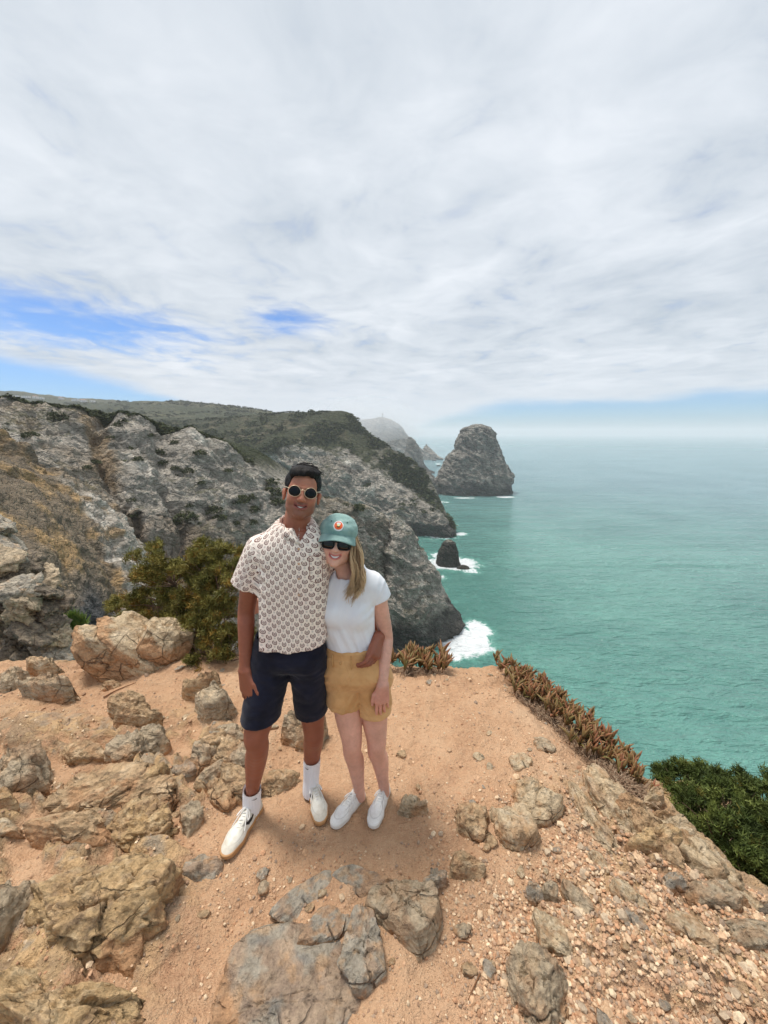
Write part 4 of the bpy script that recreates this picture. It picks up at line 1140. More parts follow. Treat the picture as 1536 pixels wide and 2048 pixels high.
def gravel_density(x, y):
    """Stones per area: thick on the right of the ledge, thin on the dirt."""
    p = np.stack([x, y, 0 * x], 1)
    nse = fbm(p * 1.6 + 3, 4)
    right = sstep(x + 0.22 * nse, 0.36, 0.66) * sstep(1.72 - y + 0.42 * (x - 0.9) + 0.22 * nse, 0.0, 0.5)
    mid = 0.20 * sstep(nse, -0.1, 0.4) * sstep(2.4 - y, 0, 0.5)
    feet = 0.35 * np.exp(-(((x + 0.45) / 0.5) ** 2 + ((y - 1.35) / 0.28) ** 2))
    return right + mid + feet + 0.13
g = np.random.default_rng(21)
N0 = 62000
xs = np.concatenate([g.uniform(-3.4, 1.9, 50000), g.uniform(0.2, 1.75, 12000)]); ys = np.concatenate([g.uniform(0.75, 3.2, 50000), g.uniform(0.8, 1.75, 12000)])
keep = (g.random(N0) < gravel_density(xs, ys)) & (poly_dist(xs, ys) < 0.02)
xs, ys = xs[keep], ys[keep]
near_feet = np.min([np.hypot(xs - fx, (ys - fy) * 0.8) for fx, fy in FEET], axis=0)
xs, ys = xs[near_feet > 0.13], ys[near_feet > 0.13]
dens = gravel_density(xs, ys)
rr_ = sstep(xs, 0.30, 0.60) * sstep(2.1 - ys, 0.0, 0.5)
size = (0.0035 + 0.0065 * g.random(len(xs)) ** 2.0) * (0.95 + 0.25 * rr_)
big = g.random(len(xs)) < 0.035
size = np.where(big, size * 2.2, size)
app = size / np.hypot(ys, 2.0)
order = np.argsort(-app)
for k, i in enumerate(order[:300]):
    o = obj('pebble', PMESH[k % 12], None, ground, loc=(xs[i], ys[i], float(gz(xs[i], ys[i])) + size[i] * 0.15))
    o.scale = (size[i],) * 3
    o.rotation_euler = (g.normal() * 0.35, g.normal() * 0.35, g.uniform(0, 6.28))
rest = order[300:]
Vs, Fs, Cs = [], [], []; off = 0
pal = np.array([srgb(186, 150, 120), srgb(200, 168, 136), srgb(172, 140, 114), srgb(158, 136, 116), srgb(208, 184, 154), srgb(184, 142, 110)])
zz = gz(xs, ys)
for i in rest:
    V, F = PROT[i % 12]
    a_ = g.uniform(0, 6.28); c, s_ = math.cos(a_), math.sin(a_); t1, t2 = g.normal(size=2) * 0.35
    Rm = np.array([[c, -s_, 0], [s_, c, 0], [0, 0, 1]]) @ np.array([[1, 0, t1], [0, 1, t2], [-t1, -t2, 1]])
    Vs.append((V * size[i]) @ Rm.T + np.array([xs[i], ys[i], zz[i] + size[i] * 0.15])); Fs.append(F + off); off += len(V)
    Cs.append(np.tile(pal[g.integers(0, 6)] * (0.8 + 0.4 * g.random()), (len(V), 1)))
me = mesh_from('gravel', np.vstack(Vs), np.vstack(Fs), False)
vcol(me, np.vstack(Cs))
obj('gravel', me, M_GRAV, ground, kind='stuff')
# middle sized loose stones, each its own piece of the ground
nst = 0
while nst < 170:
    x, y = g.uniform(-3.0, 1.7), g.uniform(0.85, 3.0)
    if g.random() > min(1, gravel_density(np.array([x]), np.array([y]))[0] + 0.25) or poly_dist(np.array([x]), np.array([y]))[0] > -0.05: continue
    if min(math.hypot(x - fx, y - fy) for fx, fy in FEET) < 0.2: continue
    s = 0.012 + 0.022 * g.random() ** 2
    put_rock('stone', (x, y, float(gz(x, y)) + s * 0.1), (s, s * (0.6 + 0.4 * g.random()), s * (0.4 + 0.3 * g.random())), g.uniform(0, 6.28), ['tan', 'pale', 'grey', 'slate'][nst % 4], 700 + nst, 3, parent=ground, planes=8, rough=0.03, dusty=0.2)
    nst += 1
# ------------------------------------------------------------------ dark outcrop on the left, a pile of tilted blocks
oc = P(60, 1320, 6.0)
out = empty('rock_outcrop', tuple(oc), 'dark fractured rock outcrop of tilted blocks at the left border', 'rock')
edge_v = [1020, 1060, 1110, 1160, 1195, 1235, 1275, 1325, 1380]; edge_u = [-10, 16, 58, 112, 128, 112, 140, 158, 165]
core = [(-75, 1105, 1290, 6.8, 0.8), (5, 1195, 1345, 6.45, 0.7), (50, 1255, 1365, 6.25, 0.6)]
for i, (u, v0, v1, Y, dp) in enumerate(core):
    a, b_ = P(u - 110, v1, Y), P(u + 60, v0, Y)
    put_rock('core', (a + b_) / 2 - oc, ((b_[0] - a[0]) / 2, dp, (b_[2] - a[2]) / 2), 0, 'dark', 130 + i, 5, parent=out, rough=0.1, dusty=0.0, cracks=3)
g = np.random.default_rng(31)
k = 0
for v in range(1034, 1390, 24):
    eu = np.interp(v, edge_v, edge_u)
    u = eu - 6
    while u > -170:
        wpx = g.uniform(34, 78); hpx = g.uniform(18, 34)
        Y = 5.5 + 0.8 * (eu - u) / 150 * 0.0 + (1390 - v) / 350 * 1.0 + g.uniform(-0.12, 0.12) + 0.25 * (u > eu - 40)
        c = P(u - wpx * 0.5, v + g.uniform(-8, 8), Y); s = Y / 768
        put_rock('block', c - oc, (wpx * s * 0.60, 0.20 + 0.12 * g.random(), hpx * s * 0.64), 0.3 * g.normal(), ['dark', 'grey', 'dark', 'slate'][k % 4], 150 + k, 4, parent=out, planes=6, rough=0.05, tilt=(0.2 * g.normal(), 0.62 + 0.12 * g.normal()), dusty=0.0, layers=0.05, chip=0.2, cracks=1)
        u -= wpx * 0.95; k += 1
# ------------------------------------------------------------------ twigs on the dirt
M_TWIG = simple('dry_wood', srgb(120, 84, 58), 0.9, 0.2, (60, 0.4, 0.004))
def twig(pix, r, label):
    pts = [G(u, v, 0.0) for u, v in pix]
    pts = np.array([[q[0], q[1], gz(q[0], q[1]) + r * 1.1 + 0.004] for q in pts])
    loc = pts[0].copy()
    pts = catmull(pts - loc, 12)
    V, F = tube(pts, np.linspace(r, r * 0.5, 12), 6)
    return obj('twig', mesh_from('twig', V, F), M_TWIG, None, label, 'twig', None, None, tuple(loc))
twig([(206, 1391), (235, 1380), (272, 1368)], 0.006, 'brown twig lying on the dirt below the split boulder')
twig([(960, 1955), (948, 1980), (936, 2010)], 0.003, 'thin reddish twig on the dirt at the bottom')
twig([(915, 1888), (935, 1892), (944, 1905)], 0.003, 'short curved twig left of the bottom boulder')

# =================================================================== PLANTS ON THE LEDGE
# ------------------------------------------------------------------ ice plant
M_ICE, n, b = material('ice_plant_leaf')
rnd = n.new('ShaderNodeObjectInfo').outputs['Random']
lz = n.attr('Col')
tipn = n.sep(lz)[0]
g1 = n.ramp(rnd, [(0.0, srgb(94, 96, 52)), (0.3, srgb(118, 102, 62)), (0.55, srgb(126, 88, 62)), (0.8, srgb(104, 100, 56)), (1.0, srgb(136, 104, 76))])
g2 = n.ramp(rnd, [(0.0, srgb(132, 118, 74)), (0.5, srgb(156, 102, 76)), (1.0, srgb(140, 118, 76))])
n.put(b.inputs['Base Color'], n.mix(tipn, g1, g2)); b.inputs['Roughness'].default_value = 0.5; b.inputs['Specular IOR Level'].default_value = 0.3
b.inputs['Subsurface Weight'].default_value = 0.08; b.inputs['Subsurface Scale'].default_value = 0.004
def ice_leaf(bend, seed):
    """Three-sided succulent finger, unit length along +Z, bending to +X."""
    V, F, T = [], [], []
    ns = 7
    for i in range(ns):
        t = i / (ns - 1)
        c = np.array([bend * t * t, 0, t * (1 - 0.15 * bend * t)])
        r = 0.075 * (0.55 + 0.9 * math.sin(math.pi * min(1, 0.18 + 0.75 * t))) * (1 - t ** 5) + 0.004
        for k in range(3):
            a = 2 * math.pi * k / 3 + 0.5
            V.append(c + r * np.array([math.cos(a), math.sin(a), 0])); T.append(t)
    for i in range(ns - 1):
        for k in range(3): F.append((i * 3 + k, i * 3 + (k + 1) % 3, (i + 1) * 3 + (k + 1) % 3, (i + 1) * 3 + k))
    F.append((0, 2, 1)); F.append(((ns - 1) * 3, (ns - 1) * 3 + 1, (ns - 1) * 3 + 2))
    me = mesh_from('leaf', V, F, True); vcol(me, np.repeat(np.array(T)[:, None], 3, 1)); me.materials.append(M_ICE)
    return me
LEAF = [ice_leaf(bd, k) for k, bd in enumerate((0.12, 0.28, 0.42, 0.2))]
M_STEM = simple('dry_stem', srgb(132, 104, 80), 0.9, 0.15)
def ice_plant(pix, nshoot, label, seed, length=0.085, spread=0.03, lift=0.0, lean=(0.15, -0.2)):
    """Shoots along a line of photo points on the ground, each a fan of fleshy leaves."""
    g = np.random.default_rng(seed)
    line = catmull(np.array([G(u, v) for u, v in pix]), 60)
    c = line[30]; base = np.array([c[0], c[1], float(gz(c[0], c[1]))])
    e = empty('ice_plant', tuple(base), label, 'ice plant')
    stems = MB(); cnt = 0; extra_V, extra_F, off = [], [], 0
    for i in range(nshoot):
        p = line[g.integers(0, 60)] + np.array([g.normal() * spread, g.normal() * spread * 1.3, 0])
        p[2] = max(float(gz(p[0], p[1])), -0.16) + lift + 0.01
        hgt = 0.02 + 0.05 * g.random()
        ax = np.array([lean[0] + 0.35 * g.normal(), lean[1] + 0.35 * g.normal(), 1.0]); ax /= np.linalg.norm(ax)
        top = p + ax * hgt
        Vt, Ft = tube([p - np.array([0, 0, 0.02]) - base, (p + top) / 2 - base, top - base], [0.004, 0.004, 0.003], 5)
        obj('stem', mesh_from('stem', Vt, Ft), M_STEM, e)
        nl = g.integers(6, 11)
        for k in range(nl):
            th = k * 2.4 + g.random(); el = g.uniform(0.25, 1.05) if k > 1 else 0.15
            d = np.array([math.cos(th) * math.sin(el), math.sin(th) * math.sin(el), math.cos(el)])
            d = d + ax * 0.55; d /= np.linalg.norm(d)
            L_ = length * (0.5 + 0.75 * g.random())
            q = Vector((0, 0, 1)).rotation_difference(Vector(d)) @ Matrix.Rotation(g.uniform(0, 6.28), 3, 'Z').to_quaternion()
            if cnt < 300:
                o = obj('leaf', LEAF[(i + k) % 4], None, e, loc=tuple(p + ax * hgt * (0.3 + 0.7 * k / nl) - base))
                o.rotation_mode = 'QUATERNION'; o.rotation_quaternion = q; o.scale = (L_, L_, L_)
            cnt += 1
    return e
ice_plant([(786, 1330), (830, 1322), (886, 1332)], 20, 'ice plant clump between the woman and the surf', 41, 0.125, 0.05, 0.035)
ice_plant([(784, 1318), (838, 1312), (880, 1318)], 18, 'ice plant fringe behind the clump next to the woman', 42, 0.135, 0.05, 0.06)
ice_plant([(1000, 1330), (1030, 1350), (1060, 1380)], 30, 'ice plant at the far corner of the ledge above the sea', 43, 0.105, 0.055, 0.03)
ice_plant([(1062, 1372), (1105, 1398), (1140, 1420)], 32, 'ice plant second from the far corner along the brink', 44, 0.10, 0.055, 0.03)
ice_plant([(1128, 1420), (1170, 1448), (1208, 1470)], 32, 'ice plant in the middle of the brink', 45, 0.092, 0.055, 0.025)
ice_plant([(1216, 1480), (1250, 1512), (1285, 1545)], 26, 'reddish ice plant nearest the green bush', 46, 0.085, 0.045, 0.02)
ice_plant([(1030, 1336), (1075, 1362), (1125, 1396)], 30, 'outer ice plant fringe hanging to the sea, far half', 47, 0.10, 0.04, 0.05)
ice_plant([(1150, 1424), (1220, 1468), (1290, 1535)], 32, 'outer ice plant fringe hanging to the sea, near half', 48, 0.085, 0.04, 0.035)
# tangle of dead stems under it
def dry_tangle(pix, count, label, seed, wid=0.05):
    g = np.random.default_rng(seed)
    line = catmull(np.array([G(u, v) for u, v in pix]), 60)
    mb = MB()
    for i in range(count):
        p = line[g.integers(0, 60)] + np.array([g.normal() * wid, g.normal() * wid, 0]); p[2] = max(float(gz(p[0], p[1])), -0.2) + 0.004
        a = g.uniform(0, 6.28); L_ = 0.04 + 0.07 * g.random()
        d = np.array([math.cos(a), math.sin(a), 0.0])
        pts = [p, p + d * L_ * 0.5 + [0, 0, 0.012 + 0.03 * g.random()], p + d * L_ + [0.01 * g.normal(), 0.01 * g.normal(), 0.004 + 0.02 * g.random()]]
        mb.add(*tube(np.array(pts), [0.0022, 0.0018, 0.001], 3, False))
    return obj('dead_stems', mb.mesh('dead_stems'), M_DRY, None, label, 'dry stems', None, 'stuff')
M_DRY, n, b = material('dead_plant'); n.put(b.inputs['Base Color'], n.ramp(n.noise(n.pos(), 45.0, 2), [(0.3, srgb(92, 68, 52)), (0.5, srgb(140, 112, 88)), (0.7, srgb(186, 164, 138))])); b.inputs['Roughness'].default_value = 0.95
dry_tangle([(1180, 1480), (1215, 1520), (1255, 1570), (1270, 1600)], 900, 'tangle of dead brown stems below the reddish ice plant', 51, 0.045)
dry_tangle([(1040, 1385), (1090, 1420), (1160, 1460)], 420, 'strip of dead stems along the inner edge of the ice plants', 52, 0.025)
dry_tangle([(790, 1338), (835, 1336), (880, 1338)], 260, 'dead stems around the foot of the ice plant next to the woman', 53, 0.04)

# ------------------------------------------------------------------ junipers
def juniper_mat(name, stops):
    m, n, b = material(name)
    n.put(b.inputs['Base Color'], n.mix(1.0, n.ramp(n.noise(n.pos(), 7.0, 3, 0.6), stops), n.attr('Col'), 'MULTIPLY'))
    b.inputs['Roughness'].default_value = 0.7; b.inputs['Specular IOR Level'].default_value = 0.2
    n.put(b.inputs['Subsurface Weight'], 0.0)
    return m
M_BARK = simple('juniper_bark', srgb(126, 104, 88), 0.95, 0.1, (50, 0.6, 0.01))
def juniper(lobes, base_pt, label, mat, seed, tuft=0.05, per=40, ntuft=900, name='juniper_bush'):
    """lobes: (centre xyz, radii xyz); foliage sits in tufts on the outside of the lobes, branches run to them."""
    g = np.random.default_rng(seed)
    base = np.asarray(base_pt, float)
    e = empty(name, tuple(base), label, 'bush')
    vol = np.array([np.prod(l[1]) ** (2 / 3) for l in lobes]); vol /= vol.sum()
    Vs, Cs = [], []; cents = []
    ncl = max(8, ntuft // 19)
    for i in range(ncl):
        k = g.choice(len(lobes), p=vol); c, r = np.asarray(lobes[k][0]), np.asarray(lobes[k][1])
        d = g.normal(size=3); d /= np.linalg.norm(d); d[2] = abs(d[2]) if g.random() < 0.75 else d[2]
        lump = 1 + 0.22 * perlin((d * 2.6 + 7 * k)[None])[0]
        f = 0.72 + 0.33 * g.random() ** 0.6
        ct = c + d * r * f * lump
        cents.append((ct, d))
    for i in range(ntuft):
        ct, d = cents[g.integers(0, ncl)]
        ct = ct + g.normal(size=3) * np.array([1, 1, 0.6]) * tuft * 0.85
        up = d * 0.7 + np.array([0, 0, 0.6]); up /= np.linalg.norm(up)
        nd = g.normal(size=(per, 3)); nd /= np.linalg.norm(nd, axis=1)[:, None]
        nd = nd + up * 0.9; nd /= np.linalg.norm(nd, axis=1)[:, None]
        st = ct + 0.35 * tuft * g.normal(size=(per, 3))
        ln = tuft * (0.5 + 0.7 * g.random(per))[:, None]
        sd = np.cross(nd, g.normal(size=(per, 3))); sd /= np.linalg.norm(sd, axis=1)[:, None] + 1e-9
        wd = tuft * 0.105
        tri = np.stack([st - sd * wd, st + sd * wd, st + nd * ln], 1).reshape(-1, 3)
        Vs.append(tri)
        tone = 0.75 + 0.5 * g.random()
        brown = g.random() < (0.14 if mat is M_JUN1 else 0.03)
        colr = np.array([1.5, 1.05, 0.8]) * 0.8 if brown else np.array([1.0, 1.0, 0.9 + 0.2 * g.random()]) * tone
        Cs.append(np.tile(colr, (len(tri), 1)))
    V = np.vstack(Vs) - base
    me = mesh_from('foliage', V, np.arange(len(V)).reshape(-1, 3), False)
    vcol(me, np.vstack(Cs))
    obj('foliage', me, mat, e, kind='stuff')
    for k, (c, r) in enumerate(lobes):
        c = np.asarray(c); mb = MB()
        mid = (base + c) / 2 + np.array([0.05 * g.normal(), 0.05 * g.normal(), -0.05])
        mb.add(*tube(catmull(np.array([base + [0.04 * g.normal(), 0.04 * g.normal(), -0.05], mid, c]), 12) - base, np.linspace(0.018, 0.007, 12), 6))
        for q in range(26):
            d = g.normal(size=3); d /= np.linalg.norm(d)
            tip = c + d * np.asarray(r) * (0.85 + 0.3 * g.random())
            s0 = mid * 0.4 + c * 0.6
            mb.add(*tube(catmull(np.array([s0, (s0 + tip) / 2 + 0.03 * g.normal(size=3), tip]), 8) - base, np.linspace(0.006, 0.0015, 8), 4, False))
        obj('branch', mb.mesh('branch'), M_BARK, e)
    return e
M_JUN1 = juniper_mat('juniper_olive', [(0.3, srgb(82, 82, 38)), (0.5, srgb(116, 110, 54)), (0.7, srgb(152, 140, 78))])
M_JUN2 = juniper_mat('juniper_green', [(0.3, srgb(48, 58, 26)), (0.5, srgb(74, 86, 40)), (0.7, srgb(112, 120, 60))])
def lobe_px(u, v, Y, ru, rv, dep): 
    c = P(u, v, Y); s = np.linalg.norm(c - np.array([0, 0, 2.0])) / 768
    return (c, (ru * s, dep, rv * s))
lobs = [lobe_px(325, 1132, 3.75, 62, 32, 0.30), lobe_px(430, 1122, 3.75, 58, 34, 0.30), lobe_px(455, 1180, 3.5, 50, 55, 0.28), lobe_px(395, 1200, 3.7, 60, 50, 0.30), lobe_px(310, 1182, 3.9, 42, 34, 0.28),
        lobe_px(425, 1262, 3.3, 58, 48, 0.26), lobe_px(375, 1255, 3.45, 40, 45, 0.22), lobe_px(470, 1300, 3.15, 38, 36, 0.18), lobe_px(300, 1225, 3.7, 30, 16, 0.2), lobe_px(415, 1305, 3.15, 36, 26, 0.16)]
juniper(lobs, P(420, 1330, 3.45), 'olive juniper bush behind the right arm of the man', M_JUN1, 61, 0.044, 40, 2500)
lobs = [lobe_px(262, 1210, 4.3, 24, 20, 0.2), lobe_px(280, 1240, 4.1, 24, 14, 0.2)]
juniper(lobs, P(262, 1280, 4.2), 'small brown tinged juniper left of the big olive one', M_JUN1, 62, 0.05, 30, 160)
lobs = [lobe_px(1392, 1600, 2.05, 46, 30, 0.20), lobe_px(1452, 1622, 1.95, 56, 38, 0.22), lobe_px(1512, 1655, 1.80, 58, 46, 0.24), lobe_px(1440, 1672, 1.75, 42, 40, 0.2), lobe_px(1495, 1708, 1.66, 44, 32, 0.2), lobe_px(1575, 1640, 1.9, 66, 46, 0.3), lobe_px(1590, 1712, 1.7, 60, 56, 0.25)]
juniper(lobs, P(1450, 1760, 1.9), 'dense green juniper below the right brink', M_JUN2, 63, 0.032, 42, 2100)
# grass patches in the gully on the left
M_GRASS = juniper_mat('gully_grass', [(0.3, srgb(70, 92, 34)), (0.5, srgb(96, 118, 48)), (0.7, srgb(130, 132, 70))])
def grass(u, v, Y, ru, rv, nb, label, seed):
    g = np.random.default_rng(seed); V = []
    for i in range(nb):
        a, r = g.uniform(0, 6.28), math.sqrt(g.random())
        p = P(u + ru * r * math.cos(a), v + rv * r * math.sin(a), Y); h = 0.12 + 0.2 * g.random(); w_ = 0.02
        d = np.array([0.12 * g.normal(), 0.12 * g.normal(), h])
        V += [p + [-w_, 0, 0], p + [w_, 0, 0], p + d]
    V = np.array(V); me = mesh_from('grass', V, np.arange(len(V)).reshape(-1, 3), False); vcol(me, np.tile(np.repeat(0.7 + 0.6 * g.random((nb, 1)), 3, 0), (1, 3)))
    obj('grass', me, M_GRASS, None, label, 'grass', None, 'stuff')
grass(148, 1250, 11.5, 24, 18, 900, 'bright green grass beside the dark outcrop', 71)
grass(172, 1300, 9.0, 12, 10, 300, 'dull green tuft at the foot of the dark outcrop', 72)

# =================================================================== IMPLICIT SURFACES for figures and clothes
class Vol:
    def __init__(s, lo, hi, h):
        s.lo = np.asarray(lo, np.float32); s.h = h
        s.n = np.ceil((np.asarray(hi) - s.lo) / h).astype(int) + 1
        s.a = np.full(tuple(s.n), 0.08, np.float32)
    def region(s, lo, hi):
        i0 = np.clip(np.floor((np.asarray(lo) - s.lo) / s.h).astype(int), 0, s.n - 1)
        i1 = np.clip(np.ceil((np.asarray(hi) - s.lo) / s.h).astype(int) + 1, 1, s.n)
        sl = tuple(slice(a, b) for a, b in zip(i0, i1))
        ax = [(s.lo[k] + s.h * np.arange(i0[k], i1[k], dtype=np.float32)) for k in range(3)]
        return sl, ax[0][:, None, None], ax[1][None, :, None], ax[2][None, None, :]
    def union(s, fn, lo, hi, k=0.01):
        m = k + 3 * s.h
        sl, X, Y, Z = s.region(np.asarray(lo) - m, np.asarray(hi) + m)
        d = fn(X, Y, Z).astype(np.float32); a = s.a[sl]
        if k > 0:
            t = np.clip(0.5 + 0.5 * (a - d) / k, 0, 1)
            s.a[sl] = a + (d - a) * t - k * t * (1 - t)
        else:
            s.a[sl] = np.minimum(a, d)
        return s
    def carve(s, fn, lo, hi, k=0.006):
        m = k + 3 * s.h
        sl, X, Y, Z = s.region(np.asarray(lo) - m, np.asarray(hi) + m)
        d = -fn(X, Y, Z).astype(np.float32); a = s.a[sl]
        t = np.clip(0.5 - 0.5 * (a - d) / k, 0, 1)
        s.a[sl] = a + (d - a) * t + k * t * (1 - t)
        return s
    def cut(s, p, n):
        """Keep the side away from n."""
        n = np.asarray(n, float); n = n / np.linalg.norm(n)
        sl, X, Y, Z = s.region(s.lo, s.lo + s.h * s.n)
        s.a = np.maximum(s.a, ((X - p[0]) * n[0] + (Y - p[1]) * n[1] + (Z - p[2]) * n[2]).astype(np.float32))
        return s
    def wrinkle(s, fn):
        idx = np.nonzero(np.abs(s.a) < 0.03)
        p = np.stack([s.lo[k] + s.h * idx[k] for k in range(3)], 1).astype(np.float32)
        s.a[idx] += fn(p).astype(np.float32)
        return s
    def cone(s, a, b, ra, rb, k=0.01, sq=None):
        a = np.asarray(a, float); b = np.asarray(b, float); r = max(ra, rb)
        return s.union(f_cone(a, b, ra, rb, sq), np.minimum(a, b) - r, np.maximum(a, b) + r, k)
    def chain(s, pts, rads, k=0.01, sq=None):
        for i in range(len(pts) - 1): s.cone(pts[i], pts[i + 1], rads[i], rads[i + 1], k, sq)
        return s
    def limb(s, pts, rads, n=18, k=0.004):
        """A limb whose thickness runs smoothly through the given joints."""
        q = catmull(np.hstack([np.asarray(pts, float), np.asarray(rads, float)[:, None]]), n)
        return s.chain(q[:, :3], q[:, 3], k)
    def ell(s, c, r, Rm=None, k=0.01, carve=False):
        c = np.asarray(c, float); m = max(r)
        return (s.carve if carve else s.union)(f_ell(c, r, Rm), c - m, c + m, k)
    def loft(s, rows, k=0.01, p=2.3):
        f, lo, hi = f_loft(rows, p)
        return s.union(f, lo, hi, k)
    def mesh(s):
        return surface_nets(s.a, s.lo, s.h)
def f_cone(a, b, ra, rb, sq=None):
    ba = b - a; L2 = float(ba @ ba) + 1e-12
    def f(X, Y, Z):
        x, y, z = X - a[0], Y - a[1], Z - a[2]
        t = np.clip((x * ba[0] + y * ba[1] + z * ba[2]) / L2, 0, 1)
        x, y, z = x - t * ba[0], y - t * ba[1], z - t * ba[2]
        r = ra + (rb - ra) * t
        if sq is not None:
            e, sc = sq; w = (x * e[0] + y * e[1] + z * e[2]) * (1 / sc - 1)
            x, y, z = x + w * e[0], y + w * e[1], z + w * e[2]
            return (np.sqrt(x * x + y * y + z * z) - r) * min(1.0, 0.5 + 0.5 * sc)
        return np.sqrt(x * x + y * y + z * z) - r
    return f
def f_ell(c, r, Rm=None):
    Rm = np.eye(3) if Rm is None else np.asarray(Rm)          # columns: local axes
    def f(X, Y, Z):
        x, y, z = X - c[0], Y - c[1], Z - c[2]
        q = [(x * Rm[0, i] + y * Rm[1, i] + z * Rm[2, i]) for i in range(3)]
        k0 = np.sqrt(sum((q[i] / r[i]) ** 2 for i in range(3)))
        k1 = np.sqrt(sum((q[i] / r[i] ** 2) ** 2 for i in range(3))) + 1e-9
        return k0 * (k0 - 1) / k1
    return f
def f_loft(rows, p=2.3):
    """rows: (z, cx, cy, rx, ry), any order."""
    rw = np.array(sorted(rows), float)
    zz = np.linspace(rw[0, 0], rw[-1, 0], 200)
    # smooth interpolation of every column over z
    tab = np.stack([np.interp(zz, rw[:, 0], rw[:, k]) for k in range(1, 5)], 1)
    ker = np.hanning(23); ker /= ker.sum()
    pad = np.vstack([np.repeat(tab[:1], 11, 0), tab, np.repeat(tab[-1:], 11, 0)])
    tab = np.stack([np.convolve(pad[:, k], ker, 'valid') for k in range(4)], 1)
    lo = [(tab[:, 0] - tab[:, 2]).min(), (tab[:, 1] - tab[:, 3]).min(), zz[0]]
    hi = [(tab[:, 0] + tab[:, 2]).max(), (tab[:, 1] + tab[:, 3]).max(), zz[-1]]
    def f(X, Y, Z):
        zf = Z.ravel()
        cx, cy, rx, ry = (np.interp(zf, zz, tab[:, k])[None, None, :] for k in range(4))
        q = (np.abs((X - cx) / rx) ** p + np.abs((Y - cy) / ry) ** p) ** (1 / p)
        d = (q - 1) * np.minimum(rx, ry)
        return np.maximum(d, np.maximum(Z - zz[-1], zz[0] - Z))
    return f, lo, hi
def surface_nets(a, lo, h):
    s = a < 0
    c = np.zeros(tuple(np.array(a.shape) - 1), np.uint8)
    corners = [(i, j, k) for i in (0, 1) for j in (0, 1) for k in (0, 1)]
    nx, ny, nz = c.shape
    for (i, j, k) in corners: c += s[i:nx + i, j:ny + j, k:nz + k]
    idx = np.nonzero((c > 0) & (c < 8))
    n = len(idx[0])
    val = np.stack([a[idx[0] + i, idx[1] + j, idx[2] + k] for (i, j, k) in corners], 1)
    off = np.array(corners, np.float32)
    acc = np.zeros((n, 3), np.float32); cnt = np.zeros(n, np.float32)
    for p in range(8):
        for q in range(p + 1, 8):
            if np.abs(off[p] - off[q]).sum() != 1: continue
            m = (val[:, p] < 0) != (val[:, q] < 0)
            t = val[:, p] / (val[:, p] - val[:, q] + 1e-20)
            acc += np.where(m[:, None], off[p] + t[:, None] * (off[q] - off[p]), 0); cnt += m
    V = (np.stack(idx, 1) + acc / cnt[:, None]) * h + lo
    ids = np.full(c.shape, -1, np.int32); ids[idx] = np.arange(n)
    Fs = []
    for ax in range(3):
        o1, o2 = [x for x in range(3) if x != ax]
        s0 = np.swapaxes(s, 0, ax)
        e = s0[:-1] != s0[1:]
        I = list(np.nonzero(e)); pos = [None] * 3
        pos[ax] = I[0]
        I2 = {0: (0, 1, 2), 1: (1, 0, 2), 2: (2, 1, 0)}[ax]
        full = [None] * 3
        for d_, src in zip(I2, I): full[d_] = src
        ok = (full[o1] > 0) & (full[o2] > 0) & (full[o1] < a.shape[o1] - 1) & (full[o2] < a.shape[o2] - 1)
        full = [f[ok] for f in full]
        ins = s[full[0], full[1], full[2]]
        def cell(d1, d2):
            g = list(full); g[o1] = g[o1] - d1; g[o2] = g[o2] - d2
            return ids[g[0], g[1], g[2]]
        q = np.stack([cell(1, 1), cell(0, 1), cell(0, 0), cell(1, 0)], 1)
        flip = ins if ax != 1 else ~ins
        q = np.where(flip[:, None], q, q[:, ::-1])
        Fs.append(q[(q >= 0).all(1)])
    return V.astype(np.float32), np.vstack(Fs)
def relax(V, F, it=2, lam=0.5):
    E = np.vstack([F[:, [0, 1]], F[:, [1, 2]], F[:, [2, 3]], F[:, [3, 0]]])
    deg = np.bincount(E.ravel(), minlength=len(V)).astype(np.float32)[:, None]
    for _ in range(it):
        S = np.zeros_like(V)
        for k in range(3):
            S[:, k] = np.bincount(E[:, 0], V[E[:, 1], k], len(V)) + np.bincount(E[:, 1], V[E[:, 0], k], len(V))
        V = V * (1 - lam) + lam * S / np.maximum(deg, 1)
    return V.astype(np.float32)
def frame(roll, yaw, pitch):
    """Local head axes in the world: x right in the picture, y out of the face, z up.  Columns of the matrix."""
    Rb = np.array([[1, 0, 0], [0, -1, 0], [0, 0, 1]], float).T      # face looks towards -Y
    def rx(t): c, s = math.cos(t), math.sin(t); return np.array([[1, 0, 0], [0, c, -s], [0, s, c]])
    def ry(t): c, s = math.cos(t), math.sin(t); return np.array([[c, 0, s], [0, 1, 0], [-s, 0, c]])
    def rz(t): c, s = math.cos(t), math.sin(t); return np.array([[c, -s, 0], [s, c, 0], [0, 0, 1]])
    return ry(roll) @ rz(yaw) @ rx(-pitch) @ Rb
class Local:
    """Maps local coordinates (scaled) to the world."""
    def __init__(s, c, M, sc=1.0): s.c = np.asarray(c, float); s.M = M; s.sc = sc
    def __call__(s, *p):
        p = np.asarray(p if len(p) == 3 else p[0], float)
        return s.c + s.sc * (s.M @ p)
    def many(s, V): return s.c + s.sc * (np.asarray(V, float) @ s.M.T)
    def inv(s, V): return ((np.asarray(V, float) - s.c) @ s.M) / s.sc
